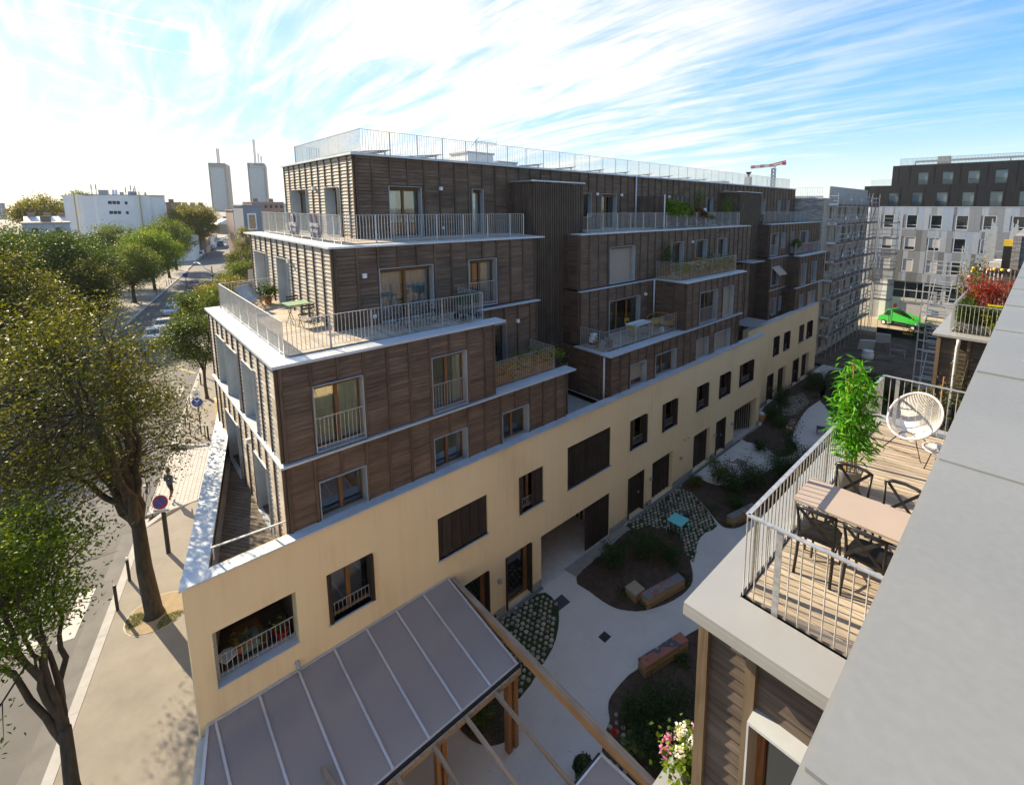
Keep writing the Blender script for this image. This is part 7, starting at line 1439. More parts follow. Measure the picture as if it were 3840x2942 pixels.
# ---- person walking on the pavement behind the sign
def person(loc,rz,label):
    t=thing('person',label,'person',None,loc,rz)
    J=[('pel',(0,0,.95),(.15,.11)),('bel',(0,0,1.12),(.14,.10)),('che',(.01,0,1.33),(.165,.115)),('nek',(.01,0,1.48),(.06,.06)),('hd0',(.03,0,1.57),(.075,.085)),('hd1',(.03,0,1.68),(.085,.10)),('hd2',(.02,0,1.76),(.05,.06)),
       ('hl',(0,.09,.90),(.10,.10)),('kl',(.12,.10,.50),(.066,.066)),('al',(.06,.10,.10),(.045,.045)),('tl',(.20,.11,.04),(.04,.035)),
       ('hr',(0,-.09,.90),(.10,.10)),('kr',(.03,-.10,.49),(.066,.066)),('ar',(-.16,-.10,.12),(.045,.045)),('tr',(-.05,-.11,.04),(.04,.035)),
       ('sl',(0,.19,1.40),(.065,.065)),('el',(-.06,.25,1.14),(.05,.05)),('wl',(.10,.25,.95),(.036,.036)),('sr',(0,-.19,1.40),(.065,.065)),('er',(-.02,-.25,1.13),(.05,.05)),('wr',(.14,-.23,.96),(.036,.036))]
    E_=['pel-bel','bel-che','che-nek','nek-hd0','hd0-hd1','hd1-hd2','pel-hl','hl-kl','kl-al','al-tl','pel-hr','hr-kr','kr-ar','ar-tr','che-sl','sl-el','el-wl','che-sr','sr-er','er-wr']
    for s_,a in (('l',1),('r',-1)):
        w0=dict((j[0],j[1]) for j in J)['w'+s_]
        for k in range(5): 
            o=(k-1.5)*.017; f='f%s%d'%(s_,k)
            if k<4: J+= [(f+'a',(w0[0]+.05,w0[1]+o*.8,w0[2]-.07),(.012,.012)),(f+'b',(w0[0]+.075,w0[1]+o,w0[2]-.13+.008*abs(k-1)),(.008,.008))]
            else: J+= [(f+'a',(w0[0]+.05,w0[1]-a*.035,w0[2]-.04),(.012,.012)),(f+'b',(w0[0]+.085,w0[1]-a*.05,w0[2]-.07),(.009,.009))]
            E_+=['w%s-%sa'%(s_,f),'%sa-%sb'%(f,f)]
    ix={j[0]:i for i,j in enumerate(J)}; me=bpy.data.meshes.new('body'); me.from_pydata([j[1] for j in J],[tuple(ix[k] for k in e.split('-')) for e in E_],[]); o=link(bpy.data.objects.new('body',me),t)
    sk=o.modifiers.new('skin','SKIN'); 
    for i,j in enumerate(J): me.skin_vertices[0].data[i].radius=j[2]
    me.skin_vertices[0].data[0].use_root=True; ss=o.modifiers.new('sub','SUBSURF'); ss.levels=1; ss.render_levels=2
    dg=bpy.context.evaluated_depsgraph_get(); m2=bpy.data.meshes.new_from_object(o.evaluated_get(dg)); o.modifiers.clear(); o.data=m2
    mm=[mat('black_trousers',(.012,.012,.014),.85),mat('dark_blue_jacket',(.03,.05,.09),.8),mat('skin',(.42,.26,.18),.6),mat('white_trainers',(.6,.6,.6),.6),mat('rust_leggings',(.16,.045,.03),.8)]
    m2.materials.clear(); [m2.materials.append(x) for x in mm]
    for p in m2.polygons:
        c=p.center; p.use_smooth=True
        p.material_index=3 if c.z<.10 else (4 if c.z<.55 else (0 if c.z<.96 and abs(c.y)<.2 else (2 if c.z>1.46 or (abs(c.y)>.18 and c.z<.99) else 1)))
    h=MB().lathe((.005,0,1.62),[(.09,.0),(.108,.06),(.10,.13),(.06,.17),(.01,.18)],14).build('hair',mat('dark_hair',(.02,.013,.01),.7),t,True)
    for y in (-.035,.035): MB().lathe((.112,y,1.665),[(.004,-.008),(.011,0),(.004,.008)],8).build('eye',WHITEP,t)
    MB().tube([(.108,0,1.67),(.132,0,1.635),(.112,0,1.625)],.012,6).build('nose',mm[2],t,True); MB().box(.104,.114,-.025,.025,1.587,1.597).build('mouth',mat('lips',(.3,.1,.09),.6),t)
    return t
person((-32.6,1.66,0),R(120),'person in dark jacket and rust-coloured leggings walking behind the no-parking sign')
bk=thing('parked_bicycle','dark bicycle leaning near the kerb behind the walking person','bicycle',None,(-33.6,.75,0),SROT)
for x in (-.52,.52): w_=[(x+.33*math.cos(a),0,.34+.33*math.sin(a)) for a in np.linspace(0,2*math.pi,21)]; wh=MB().tube(w_,.018,6,False).build('wheel',RUB,bk)
MB().tube([(-.52,0,.34),(-.1,0,.36),(-.2,0,.80),(.36,0,.82),(.52,0,.34)],.016,6).tube([(-.1,0,.36),(.36,0,.82)],.016,6).build('frame',BLACK,bk); MB().tube([(.34,-.25,1.0),(.40,0,.98),(.34,.25,1.0)],.012,6).build('handlebar',BLACK,bk); MB().rbox((-.24,0,.88),(.24,.12,.05)).build('saddle',BLACK,bk)
# ================================================================ things on the balconies
GRN=mat('sage_green_steel',(.20,.34,.18),.45,0,.06,5.); DKG=mat('dark_olive_steel',(.035,.042,.035),.5,.1,.1,5.); TERRA=mat('terracotta',(.42,.17,.075),.8,0,.15,8.); YEL=mat('mustard_steel',(.50,.32,.01),.45,0,.05,5.); WHT=mat('white_steel',(.70,.72,.75),.4,0,.03,5.)
def ftable(loc,rz,label,m,lx=.75,ly=.72):
    t=thing('bistro_table',label,'table',None,loc,rz); MB().box(-lx/2,lx/2,-ly/2,ly/2,.71,.735).build('table_top',m,t)
    for s_ in (-1,1): MB().tube([(-lx*.42,s_*ly*.33,.0),(lx*.38,s_*ly*.33,.70)],.012,6).build('leg',m,t); MB().tube([(lx*.42,s_*ly*.33,.0),(-lx*.38,s_*ly*.33,.70)],.012,6).build('leg',m,t)
    return t
ZT=11.867
ftable((-18.55,4.84,ZT),R(3),'sage green folding table on the sunny corner terrace',GRN); slat_chair((-19.45,5.05,ZT),R(-80),'dark slatted folding chair on the wall side of the sage green table',DKG); slat_chair((-17.75,4.9,ZT),R(95),'dark slatted folding chair on the right of the sage green table',DKG)
ftable((-15.3,7.75,ZT),R(0),'dark folding table before the wide glazed terrace door',DKG); slat_chair((-15.35,7.1,ZT),R(0),'dark folding chair left of the dark table before the glazed door',DKG); slat_chair((-15.3,8.45,ZT),R(180),'dark folding chair right of the dark table before the glazed door',DKG)
def deckchair(loc,rz,label,fab):
    t=thing('deck_chair',label,'chair','wooden deck chairs on the corner terrace',loc,rz); WDL=mat('pale_beech',(.45,.31,.16),.6,0,.12,8.)
    for s_ in (-1,1): MB().beam((-.55,s_*.28,.95),(.5,s_*.28,.04),.04,.03).build('frame_leg',WDL,t); MB().beam((-.5,s_*.24,.02),(.45,s_*.24,.42),.04,.03).build('frame_leg',WDL,t)
    for x,z in ((-.55,.95),(.45,.42),(.5,.04),(-.5,.03)): MB().beam((x,-.28,z),(x,.28,z),.035,.035).build('cross_rail',WDL,t)
    v=[]
    for i in range(9): f=i/8; x=-.55+1.0*f; z=.95-.53*f-.22*math.sin(math.pi*f); v+=[(x,-.23,z),(x,.23,z)]
    MB().add(v,[(2*i,2*i+1,2*i+3,2*i+2) for i in range(8)]).build('canvas',fab,t)
deckchair((-22.0,4.15,ZT),R(20),'wooden deck chair with pale canvas nearest the terrace rail',mat('canvas_pale',(.45,.47,.45),.9,0,.25,3.)); deckchair((-23.0,4.5,ZT),R(25),'wooden deck chair with leaf-print canvas at the terrace end',mat('canvas_print',(.30,.36,.36),.9,0,.5,7.))
def potplant(loc,label,m,r,n,leaf,pr=.16,ph=.28,pm=None,aspect=.45,seed=1,h0=0,cat='plant',group='potted plants on the balconies'):
    t=thing('potted_plant',label,cat,group,loc); MB().lathe((0,0,0),[(pr*.72,0),(pr,ph*.95),(pr*1.08,ph),(pr*.92,ph),(pr*.85,ph*.88),(.02,ph*.85)],14).build('pot',pm or TERRA,t,True); g=np.random.default_rng(seed); P=g.normal(size=(n,3))*np.array(r)*.5+np.array([0,0,ph+r[2]*.8+h0]); P[:,2]=np.maximum(P[:,2],ph*.9); S_=MB()
    for k in range(6): S_.tube([(0,0,ph*.8),tuple(P[k])],.008,4,False)
    S_.build('stems',BARKG,t); leafmesh('foliage',P,leaf,m,aspect,.4,t,.2,seed); return t
potplant((-23.2,5.0,ZT),'dark glossy potted shrub in terracotta on the corner terrace',L_DARK,(.42,.42,.32),420,.13,seed=201)
bq=thing('barbecue_trolley','dark green barbecue trolley with wheels at the end of the corner terrace','barbecue',None,(-15.0,9.55,ZT),R(90)); BQ=mat('racing_green',(.008,.06,.035),.35,0,.05,5.)
MB().box(-.36,.36,-.25,.25,.58,.90).build('fire_box',BQ,bq); MB().box(-.40,.40,-.28,.28,.90,.93).build('lid',BQ,bq); MB().box(-.34,.34,-.23,.23,.24,.28).build('lower_shelf',BQ,bq); MB().beam((-.72,0,.88),(-.4,0,.88),.34,.025).build('side_shelf',OAK,bq)
for a in (-1,1):
    for b in (-1,1): MB().tube([(a*.32,b*.21,.10 if a>0 else .1),(a*.32,b*.21,.58)],.016,6).build('leg',BLACK,bq)
    MB().tube([(.32,a*.25-.025,.11),(.32,a*.25+.025,.11)],.11,14).build('wheel',RUB,bq); MB().tube([(-.32,a*.25-.025,.11),(-.32,a*.25+.025,.11)],.11,14).build('wheel',RUB,bq)
# navy banners on the top balcony rail
NAVY=mat('navy_cloth',(.025,.035,.085),.8,0,.2,3.)
def banner(x0,x1,z0,z1,label,lines,arch):
    t=thing('navy_banner',label,'banner','navy banners on the top balcony',((x0+x1)/2,5.95,z0),world=True); v=[]; n=12
    for i in range(n+1):
        x=x0+(x1-x0)*i/n
        for j in range(7): v.append((x,5.955+.018*math.sin(i*1.1+j*.7),z0+(z1-z0)*j/6))
    b=MB().add(v,[(i*7+j,(i+1)*7+j,(i+1)*7+j+1,i*7+j+1) for i in range(n) for j in range(6)]); b.build('cloth',NAVY,t)
    for txt,z,sz in lines:
        cu=bpy.data.curves.new('lettering','FONT'); cu.body=txt; cu.size=sz; cu.align_x='CENTER'; cu.materials.append(WHITEP); o=bpy.data.objects.new('lettering',cu); textmesh(o,((x0+x1)/2,5.925,z),(R(90),0,0),t)
    if arch: c=(x0+x1)/2; MB().box(c-.14,c-.11,5.92,5.93,z1-.36,z1-.08).box(c+.11,c+.14,5.92,5.93,z1-.36,z1-.08).box(c-.14,c+.14,5.92,5.93,z1-.08,z1-.05).box(c-.14,c+.14,5.92,5.93,z1-.39,z1-.36).build('frame_logo',WHITEP,t)
banner(-23.0,-21.75,14.80,15.68,'crumpled navy banner with white frame mark, left one on the balcony rail',[('DISPONIBLE',15.16,.2),('T5 - 102 m²',14.96,.17)],True); banner(-20.25,-19.1,14.80,15.68,'flatter navy banner with white lettering, right one on the balcony rail',[('DISPONIBLE',15.22,.19),('T4 - 83,2 m²',15.0,.17)],False)
# trellises, boxes and vines
WILL=mat('willow_trellis',(.46,.27,.10),.7,0,.12,8.)
def trellis(label,a,b,z,h,pitch=.15):
    A,B=Vector((*a,z)),Vector((*b,z)); d=B-A; l=d.length; t=thing('willow_trellis',label,'trellis','willow trellises on the balconies',tuple(A),math.atan2(d.y,d.x)); n=int(l/pitch)
    P=[]
    for i in range(-int(h/pitch),n+1):
        for s_ in (1,-1):
            x0=i*pitch; x1=x0+h*.8; 
            if s_<0: x0,x1=x1,x0
            za,zb=0,h
            def cut(xa,zz_a,xb,zz_b):
                if xa<0: zz_a=zz_a+(zz_b-zz_a)*(0-xa)/(xb-xa); xa=0
                if xa>l: zz_a=zz_a+(zz_b-zz_a)*(l-xa)/(xb-xa); xa=l
                return xa,zz_a
            if max(x0,x1)<0.02 or min(x0,x1)>l-.02: continue
            p=cut(x0,za,x1,zb); q=cut(x1,zb,x0,za); MB().beam((p[0],.01*s_,p[1]),(q[0],.01*s_,q[1]),.016,.012,up=(0,1,0)).build('lath',WILL,t)
    return t
trellis('willow trellis on the small balcony beside the first slatted tower',(-14.56,10.35),(-14.56,13.55),9.05,.9); trellis('short willow trellis on the return of the small balcony',(-16.1,13.64),(-14.6,13.64),9.05,.9)
trellis('willow trellis along the planted fourth-floor balcony',(-14.61,23.65),(-14.61,30.45),11.86,.88,.2); trellis('willow trellis on the left return of the planted fourth-floor balcony',(-16.2,23.56),(-14.66,23.56),11.86,.88,.2)
def vine(label,pts,m,n,leaf,sp_,base,seed,cat='plant'):
    t=thing('climbing_vine',label,cat,None,base); g=np.random.default_rng(seed); P=[]; S_=MB(); S_.tube(pts,.012,5,False); S_.build('stem',BARKG,t); pts=np.array(pts)
    for i in range(n): k=g.uniform(0,len(pts)-1.001); a=pts[int(k)]+(pts[int(k)+1]-pts[int(k)])*(k%1); P.append(a+g.normal(size=3)*np.array(sp_))
    leafmesh('leaves',P,leaf,m,.8,.4,t,.2,seed); return t
vine('leafy green vine spilling along the small trellis balcony',[(0,-1.2,.55),(0,-.4,.75),(0,.5,.85),(0,1.3,.7),(.15,1.9,.55)],L_FRESH,520,.11,(.12,.2,.16),(-14.7,12.1,9.05),301)
pb=thing('wooden_planter_bench','pale timber planter bench inside the small trellis balcony','planter',None,(-15.0,11.9,9.05)); MB().box(-.2,.2,-1.3,1.5,.62,.68).build('plank_top',LARCH,pb); MB().box(-.18,.18,-1.25,-.6,0,.62).build('box',LARCH,pb); MB().box(-.18,.18,.9,1.45,0,.62).build('box',LARCH,pb)
for i in range(3): o=thing('planter_box',['orange timber planter box at the near end of the small trellis balcony','orange timber planter box in the middle of the small trellis balcony','orange timber planter box at the far end of the small trellis balcony'][i],'planter','planter boxes on the small trellis balcony',(-14.78,10.75+i*1.1,9.05)); MB().box(-.13,.13,-.45,.45,0,.36).build('box',TERRA,o); MB().box(-.11,.11,-.43,.43,.33,.362).build('soil',SOIL,o)
for i in range(6): potplant((-14.85,24.1+i*1.12,ZT),['trailing plant at the near end of the planted fourth-floor balcony','second trailing plant of the planted fourth-floor balcony','third trailing plant of the planted fourth-floor balcony','fourth trailing plant of the planted fourth-floor balcony','fifth trailing plant of the planted fourth-floor balcony','trailing plant at the far end of the planted fourth-floor balcony'][i],L_MID if i%2 else L_FRESH,(.35,.6,.42),420,.11,.2,.3,seed=210+i)
potplant((-16.05,24.3,ZT),'dark upright bush against the timber on the planted fourth-floor balcony',L_DARK,(.38,.38,.8),520,.11,seed=220,h0=.4)
ctb=thing('cloth_covered_table','table under a white cloth on the planted fourth-floor balcony','table',None,(-15.4,26.6,ZT)); MB().box(-.4,.4,-.8,.8,.70,.73).build('cloth_top',WHITEP,ctb); MB().add([(.41,-.81,.73),(.41,.81,.73),(.45,.78,.40),(.45,0,.34),(.45,-.78,.42)],[(0,1,2,3,4)]).build('cloth_drop',WHITEP,ctb); [MB().tube([(a*.33,b*.7,0),(a*.33,b*.7,.7)],.02,6).build('leg',BLACK,ctb) for a in(-1,1) for b in(-1,1)]
cu_=thing('cushion_stack','rust-brown cushion stack on the white cloth table','cushions',None,(-15.4,26.9,ZT+.73)); [MB().rbox((random.uniform(-.03,.03),random.uniform(-.04,.04),.05+.085*i),(.55,1.0-.1*i,.08),.06*i).build('cushion',mat('rust_fabric',(.30,.09,.03),.9,0,.12,5.),cu_) for i in range(3)]
# yellow furniture on the third-floor terrace
ZL=9.047
wt=thing('white_slatted_table','white metal table on the terrace with yellow chairs','table',None,(-15.2,20.55,ZL)); MB().box(-.38,.38,-.78,.78,.71,.74).build('table_top',WHT,wt); [MB().tube([(a*.34,b*.72,0),(a*.34,b*.72,.71)],.018,6).build('leg',WHT,wt) for a in(-1,1) for b in(-1,1)]
slat_chair((-14.9,19.6,ZL),R(10),'mustard yellow chair at the near end of the white table',YEL); slat_chair((-14.85,21.2,ZL),R(80),'mustard yellow chair at the courtyard side of the white table',YEL); slat_chair((-15.9,20.6,ZL),R(-90),'mustard yellow chair at the wall side of the white table',YEL)
rb=thing('rattan_sofa','golden rattan sofa with yellow cushion at the end of the third-floor terrace','sofa',None,(-15.3,22.75,ZL),R(-90)); RAT=mat('golden_rattan',(.42,.22,.05),.6,0,.2,10.)
MB().prism([(-.28,-.7),(.28,-.7),(.32,0),(.28,.7),(-.28,.7)],.36,.42).build('seat',RAT,rb); pts=[(.30,-.78,.60),(-.1,-.85,.66),(-.34,-.6,.80),(-.38,0,.86),(-.34,.6,.80),(-.1,.85,.66),(.30,.78,.60)]; MB().tube(pts,.03,7).build('top_rail',RAT,rb,True)
for i in range(15): y=-.72+1.44*i/14; MB().tube([(-.28,y,.40),(-.36,y*1.02,.84-.14*abs(y))],.010,5).build('back_cane',RAT,rb)
for a in(-1,1):
    for b in(-1,1): MB().tube([(a*.26,b*.64,0),(a*.26,b*.66,.40)],.02,6).build('leg',RAT,rb)
    MB().tube([(.28,a*.74,.38),(.30,a*.78,.60)],.02,6).build('arm_post',RAT,rb)
MB().rbox((0,-.25,.47),(.46,.6,.10)).build('cushion',YEL,rb)
sb_=thing('soil_bag','white plastic soil bag slumped in the near corner of the third-floor terrace','bag',None,(-15.7,17.35,ZL)); MB().lathe((0,0,0),[(.22,0),(.25,.15),(.22,.4),(.15,.52),(.2,.62)],10).build('bag',WHITEP,sb_,True); MB().lathe((0,0,.08),[(.252,0),(.256,.14)],10).build('print_band',BLACK,sb_)
potplant((-15.3,17.2,ZL),'pale green plant beside the white soil bag',L_MID,(.2,.2,.2),120,.10,.12,.2,seed=231); potplant((-14.85,17.45,ZL),'small terracotta pot with sprigs at the terrace corner post',L_MID,(.12,.12,.2),60,.07,.11,.18,seed=232); potplant((-14.9,17.75,ZL),'terracotta pot next to the corner sprigs on the third-floor terrace',L_DARK,(.14,.14,.14),60,.07,.12,.18,seed=233)
lc=thing('pale_lantern','small pale stone lantern on the terrace edge by the yellow furniture','lantern',None,(-14.8,22.1,ZL)); MB().box(-.09,.09,-.09,.09,0,.24).build('block',LAMPW,lc); MB().box(-.1,.1,-.1,.1,.24,.27).build('cap',LAMPW,lc)
# plants and globe on the fifth-floor balcony of the middle block
Z5=14.70
sg=thing('balcony_divider','dark slatted privacy screen across the fifth-floor balcony','screen',None,(-18.2,25.45,Z5)); [MB().box(-1.0+i*.11,-.92+i*.11,-.03,.03,0,2.04).build('slat',SLAT,sg) for i in range(19)]; MB().box(1.05,1.1,-.03,.03,0,2.1).build('end_post',LAMPW,sg)
def grassy(loc,label,m,n,leaf,h,sp_,seed,cat='plant'):
    t=thing('potted_palm',label,cat,'potted plants on the balconies',loc); MB().lathe((0,0,0),[(.16,0),(.21,.32),(.2,.33),(.17,.3)],12).build('pot',MATS['grey_pot'],t,True); g=np.random.default_rng(seed); P=[];A_=[]
    for i in range(n): a=g.uniform(0,6.28); e=g.uniform(.1,1.); r=sp_*e; P.append((r*math.cos(a),r*math.sin(a),.35+h*(1-e*e*.45)*g.uniform(.6,1.05))); A_.append((math.cos(a)*e,math.sin(a)*e,1.1-e*1.3))
    leafmesh('fronds',P,leaf,m,.2,.3,t,0,seed,A_); return t
grassy((-17.6,26.4,Z5),'feathery green palm beside the slatted privacy screen',L_FRESH,900,.42,1.35,.8,241); grassy((-17.6,27.6,Z5),'second feathery palm on the fifth-floor balcony',L_FRESH,900,.42,1.3,.8,242); grassy((-17.6,28.7,Z5),'darker palm before the fifth-floor door',L_MID,700,.4,1.2,.65,243); grassy((-17.6,30.2,Z5),'brownish ornamental grass on the fifth-floor balcony',L_RUST,700,.42,.9,.75,244); grassy((-17.5,31.4,Z5),'low green ornamental grass on the fifth-floor balcony',L_MID,300,.36,.5,.6,245)
potplant((-18.0,31.0,Z5),'slim grey-green olive tree rising above the fifth-floor balcony',L_MID,(.5,.5,.85),900,.11,.2,.35,MATS['grey_pot'],.3,246,.8); potplant((-17.5,34.6,Z5),'bright bamboo-like bush at the far end of the fifth-floor balcony',L_FRESH,(.5,.6,.95),900,.14,.2,.35,MATS['grey_pot'],.2,247,.2); potplant((-17.4,33.2,Z5),'small flowering plant on the fifth-floor balcony',L_YEL,(.3,.4,.25),160,.09,.16,.25,None,.5,248)
gl_=thing('globe_light','white globe garden light among the fifth-floor plants','lamp',None,(-17.8,31.6,Z5)); MB().tube([(0,0,0),(0,0,.95)],.02,6).build('stand',BLACK,gl_); MB().lathe((0,0,1.12),[(.02,-.17),(.10,-.14),(.16,-.06),(.16,.06),(.10,.14),(.02,.17)],16).build('globe',LAMPW,gl_,True)
# block three terrace
slat_chair((-15.9,46.6,ZT),R(60),'red folding chair on the farthest timber block terrace, nearer one',SRED); slat_chair((-15.9,48.0,ZT),R(120),'red folding chair on the farthest timber block terrace, farther one',SRED); ftable((-15.9,47.3,ZT),0,'small red table between the red chairs of the farthest terrace',SRED); grassy((-15.9,44.9,ZT),'spiky plant in a pot at the near end of the farthest terrace',L_MID,200,.5,.9,.4,251); potplant((-15.9,45.4,ZT),'terracotta pot plant next to the spiky plant',L_MID,(.2,.2,.2),100,.08,seed=252); potplant((-16.0,50.0,ZT),'dark bush at the far end of the farthest terrace',L_DARK,(.3,.4,.5),260,.1,seed=253)
# loggia contents
LZ=3.69
potplant((-14.35,2.72,LZ),'leafy plant in a bright red pot in the ochre-wall loggia',L_MID,(.22,.22,.2),90,.12,.2,.34,mat('bright_red_glaze',(.45,.02,.02),.3,0,.1,30.),seed=261); potplant((-14.5,2.3,LZ),'leafy plant in a terracotta pot on the loggia floor',L_MID,(.16,.16,.16),70,.1,.14,.22,seed=262); potplant((-14.4,1.75,LZ+.3),'yellowing plant in a terracotta pot near the loggia railing',L_YEL,(.18,.18,.22),110,.09,.14,.2,seed=263); potplant((-14.45,2.0,LZ+.3),'small terracotta pot beside the green loggia cloth',L_MID,(.1,.1,.1),40,.07,.1,.16,seed=264)
lt=thing('loggia_table','low timber table with a draped green cloth in the loggia','table',None,(-14.8,2.0,LZ)); MB().box(-.35,.35,-.3,.3,.45,.48).build('table_top',OAK,lt); [MB().box(a*.3-.02,a*.3+.02,b*.25-.02,b*.25+.02,0,.45).build('leg',OAK,lt) for a in(-1,1) for b in(-1,1)]; MB().add([(.0,-.2,.49),(.0,.2,.49),(.37,.2,.49),(.37,-.2,.49),(.40,.22,.15),(.40,-.2,.12)],[(0,3,2,1),(3,5,4,2)]).build('cloth',mat('faded_green_cloth',(.13,.24,.19),.9,0,.1,4.),lt)
wc=thing('white_shell_chair','white moulded chair in the lit corner of the loggia','chair',None,(-14.35,1.45,LZ),R(30)); MB().prism([(-.2,-.2),(.2,-.2),(.22,.1),(.1,.22),(-.1,.22),(-.22,.1)],.42,.45).build('seat',WHITEP,wc); MB().add([(-.2,-.2,.44),(.2,-.2,.44),(.18,-.3,.8),(-.18,-.3,.8)],[(0,1,2,3)]).build('backrest',WHITEP,wc); [MB().tube([(a*.15,b*.15,.42),(a*.2,b*.2,0)],.012,6).build('leg',OAK,wc) for a in(-1,1) for b in(-1,1)]
# ================================================================ roof equipment
SOL=mat('solar_panel',(.012,.016,.028),.15,.1,.2,4.,spec=.8)
for i,y in enumerate([9.2,11.8,18.6,21.4,24.2,27.0,29.8,32.6,35.4,38.2]):
    t=thing('solar_array',['first','second','third','fourth','fifth','sixth','seventh','eighth','ninth','tenth'][i]+' tilted solar array from the street end of the roof','solar panel','solar arrays on the roof',(-23.4,y,17.72))
    for k in range(3): MB().add([(-1.5+k*1.02,-1.0,.62),(-.5+k*1.02,-1.0,.62),(-.5+k*1.02,.9,.86),(-1.5+k*1.02,.9,.86),(-1.5+k*1.02,-1.0,.58),(-.5+k*1.02,-1.0,.58),(-.5+k*1.02,.9,.82),(-1.5+k*1.02,.9,.82)],[(0,1,2,3),(7,6,5,4),(0,4,5,1),(1,5,6,2),(2,6,7,3),(3,7,4,0)]).build('panel',SOL,t)
    for x in(-1.3,1.3):
        for yy in(-.8,.7): MB().box(x-.03,x+.03,yy-.03,yy+.03,0,.62 if yy<0 else .82).build('support',GALV,t)
    MB().box(-1.5,1.5,.6,.7,.74,.78).build('rail',GALV,t)
for i,(y,s_,z) in enumerate([(15.6,(1.8,1.7,1.15),0),(17.6,(1.4,1.4,.8),0),(44.5,(1.4,1.5,.8),0)]):
    t=thing('air_handling_unit',['larger white ventilation unit on the roof near the aerial','smaller louvred white ventilation unit on the roof next to the larger one','white ventilation unit at the far end of the roof'][i],'ventilation unit','white ventilation units on the roof',(-23.6,y,17.75)); MB().box(-s_[0]/2,s_[0]/2,-s_[1]/2,s_[1]/2,.12,s_[2]).build('casing',WHITEP,t); MB().box(-s_[0]/2-.06,s_[0]/2+.06,-s_[1]/2-.06,s_[1]/2+.06,s_[2],s_[2]+.08).build('lid',LAMPG,t); MB().box(-s_[0]/2+.1,s_[0]/2-.1,-s_[1]/2+.1,s_[1]/2-.1,0,.12).build('base',LAMPG,t)
    for k in range(6): MB().box(s_[0]/2+.002,s_[0]/2+.02,-s_[1]/2+.1,s_[1]/2-.1,.2+k*.09,.25+k*.09).build('louvre',LAMPG,t)
an_=thing('tv_aerial','thin metal television aerial on the timber building roof','aerial',None,(-21.5,14.5,17.86)); MB().tube([(0,0,0),(0,0,1.55)],.025,6).build('mast',LAMPG,an_); MB().tube([(0,-.1,1.5),(0,1.3,1.5)],.015,5).build('boom',LAMPG,an_); [MB().tube([(-.3+.02*k,.2+k*.18,1.5-.16),(-.3+.02*k+.3,.2+k*.18,1.5),(-.3+.02*k,.2+k*.18,1.5+.16)],.01,4).build('element',BLACK,an_) for k in range(6)]; MB().tube([(0,1.25,1.5-.14),(0,1.3,1.66)],.012,4).tube([(0,-.3,1.2),(0,.2,1.75)],.01,4).build('reflector',BLACK,an_)
ch=thing('roof_chimney','slim chimney with a conical cowl at the far end of the roof','chimney',None,(-21.5,46.5,17.86)); MB().box(-.25,.25,-.3,.3,0,1.2).build('stack',LAMPG,ch); MB().lathe((0,0,1.2),[(.12,0),(.12,.25),(.3,.45),(.3,.48)],10).build('cowl',BLACK,ch)
# ================================================================ building site clutter
bb=thing('builders_bag','white builders bulk bag with red print at the foot of the scaffold','bag',None,(-12.1,57.2,0),R(20)); MB().lathe((0,0,0),[(.5,0),(.62,.2),(.64,.55),(.5,.85),(.58,1.0),(.2,.92)],10).build('sack',WHITEP,bb,True); MB().box(.52,.66,-.25,.25,.3,.6).build('print',REDP,bb)
cb2=thing('concrete_block','large square grey concrete block at the edge of the building site','block',None,(-12.5,66.1,0),R(10)); MB().box(-.75,.75,-.5,.5,0,1.0).build('block',CONC,cb2); MB().box(-.7,.7,-.45,.45,1.0,1.03).build('top_face',PLINTH,cb2)
pan=thing('leaning_panel','white insulation panel leaning against the scaffold','panel',None,(-13.0,60.5,0),R(30)); MB().rbox((0,0,.75),(1.6,.08,1.5),0,Matrix.Rotation(R(30),3,'X')).build('board',WHITEP,pan); MB().rbox((.1,.12,.72),(1.3,.05,1.3),0,Matrix.Rotation(R(32),3,'X')).build('backing_board',LAMPG,pan)
def fence(a,b,lb,mesh=True):
    A,B=Vector(a),Vector(b); d=B-A; l=d.length; t=thing('site_fence',lb,'fence','temporary site fences',a,math.atan2(d.y,d.x)); n=max(1,int(l/3.4))
    for i in range(n+1): MB().tube([(l*i/n,0,0),(l*i/n,0,2.)],.022,6).build('post',STEEL,t)
    for z in (.15,1.95): MB().tube([(0,0,z),(l,0,z)],.018,6).build('rail',STEEL,t)
    if mesh: 
        for i in range(int(l/.3)): MB().tube([(.3*i,0,.15),(.3*i,0,1.95)],.006,4,False).build('wire',STEEL,t)
    return t
fence((-14.0,69.9,0),(-3,70.6,0),'temporary mesh fence between the building site and the forecourt')
hb=thing('site_hoarding','black hoarding strip along the foot of the site fence','fence',None,(-8.6,70.1,0),R(3.6)); MB().box(-5.4,5.4,-.03,.03,0,1.0).build('sheet',BLACK,hb); MB().box(-2.6,-1.6,-.05,-.035,.55,.8).build('yellow_notice',YEL,hb)
for i,(x,y,a) in enumerate([(-11.1,58.5,R(40)),(-10.2,62.0,R(-20))]):
    t=thing('crowd_barrier',['steel crowd barrier tipped over beside the bulk bag','steel crowd barrier standing behind the tipped one'][i],'barrier','steel barriers on the building site',(x,y,0),a)
    til=Matrix.Rotation(R(55 if i==0 else 0),4,'X')
    for k in range(13): p=til@Vector((-.9+.15*k,0,.15)); q=til@Vector((-.9+.15*k,0,1.0)); MB().tube([p,q],.011,5).build('bar',STEEL,t)
    for z in(.15,1.0): p=til@Vector((-.9,0,z)); q=til@Vector((.9,0,z)); MB().tube([p,q],.02,6).build('rail',STEEL,t)
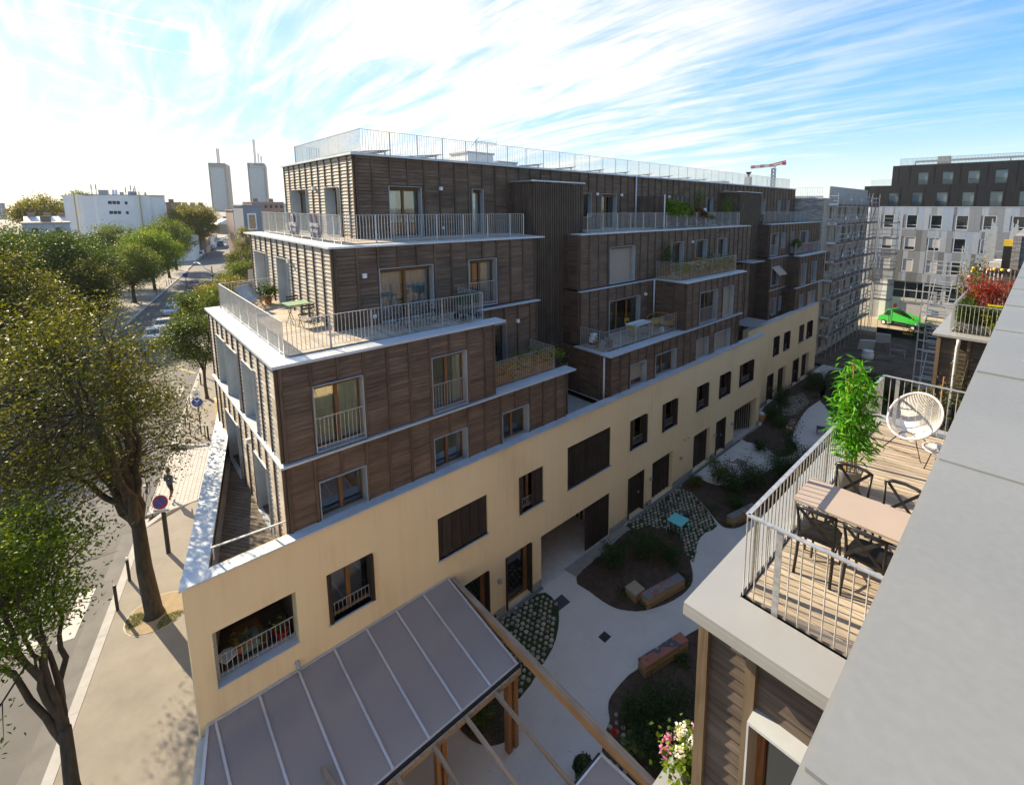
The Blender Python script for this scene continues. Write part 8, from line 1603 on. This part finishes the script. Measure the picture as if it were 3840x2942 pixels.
for i,(x,y,a) in enumerate([(-10.0,60.4,R(15)),(-11.3,62.8,R(50))]):
    t=thing('work_trestle',['blue-grey work trestle in the shaded building site','rusty work trestle behind the blue-grey one'][i],'trestle',None,(x,y,0),a); MB().beam((-.7,0,.8),(.7,0,.8),.08,.08).build('top_beam',STEEL if i==0 else TOE,t); [MB().tube([(b*.6,0,.78),(b*.7,c*.3,0)],.02,6).build('leg',STEEL if i==0 else TOE,t) for b in(-1,1) for c in(-1,1)]
tag(MB().lathe((-11.4,53.6,.0),[(.55,0),(.55,.12),(.5,.14)],18).build('concrete_ring_lid',CONC),'round pale concrete lid lying on the site ground','lid'); sl_=tag(MB().rbox((-11.6,51.8,.25),(1.6,.9,.1),R(12)).build('timber_pallet',GREYWOOD),'grey timber pallet resting on blocks at the garden end','pallet'); 
for i in range(7): 
    o=tag(MB().rbox((-12.8+random.uniform(-.8,.8),53.8+random.uniform(-.8,.8),.05+.03*i),(.07,1.9,.04),random.uniform(.2,1.4)).build('loose_plank',GREYWOOD),['lowest','second','third','fourth','fifth','sixth','topmost'][i]+' loose plank of the small heap at the scaffold foot','plank','loose planks at the scaffold foot')
st_=shrub('site_tree','dark shaded tree inside the building site fence',(-8.6,64.5,0),(1.5,1.5,1.7),L_SHRUB,1800,.13,10,'tree',seed=280,h0=.5)
rbx=thing('storage_crate','orange crate with bagged goods by the farther ochre wall corner','crate',None,(-13.9,34.6,0),R(5)); MB().box(-.3,.3,-.4,.4,.02,.34).build('crate',TERRA,rbx); MB().lathe((0,.1,.34),[(.2,0),(.24,.1),(.12,.22)],10).build('white_bag',WHITEP,rbx,True)
nbd=thing('garden_notice','small grey notice board among the far shrubs','board',None,(-11.6,48.6,0),R(-20)); MB().box(-.5,.5,-.02,.02,.5,1.0).build('board',LAMPG,nbd); [MB().box(a*.4-.03,a*.4+.03,-.03,.03,0,.5).build('leg',GREYWOOD,nbd) for a in(-1,1)]
grl=thing('garden_stool','dark stool and small table on the far white path','stool',None,(-9.9,35.4,0),R(20)); MB().box(-.3,.3,-.25,.25,.40,.46).build('seat',BLACK,grl); [MB().tube([(a*.26,b*.2,0),(a*.26,b*.2,.4)],.02,6).build('leg',BLACK,grl) for a in(-1,1) for b in(-1,1)]
# ================================================================ thin summer haze
hm=bpy.data.materials.new('haze_air'); hm.use_nodes=True; t=hm.node_tree; t.nodes.clear(); o=t.nodes.new('ShaderNodeOutputMaterial'); v=t.nodes.new('ShaderNodeVolumePrincipled'); v.inputs['Color'].default_value=(.93,.95,1,1); v.inputs['Density'].default_value=.00010; v.inputs['Anisotropy'].default_value=.0; t.links.new(v.outputs[0],o.inputs['Volume'])
hz_=MB().box(-5300,3100,-2700,4300,-2,190).build('haze',hm); stuff(hz_)
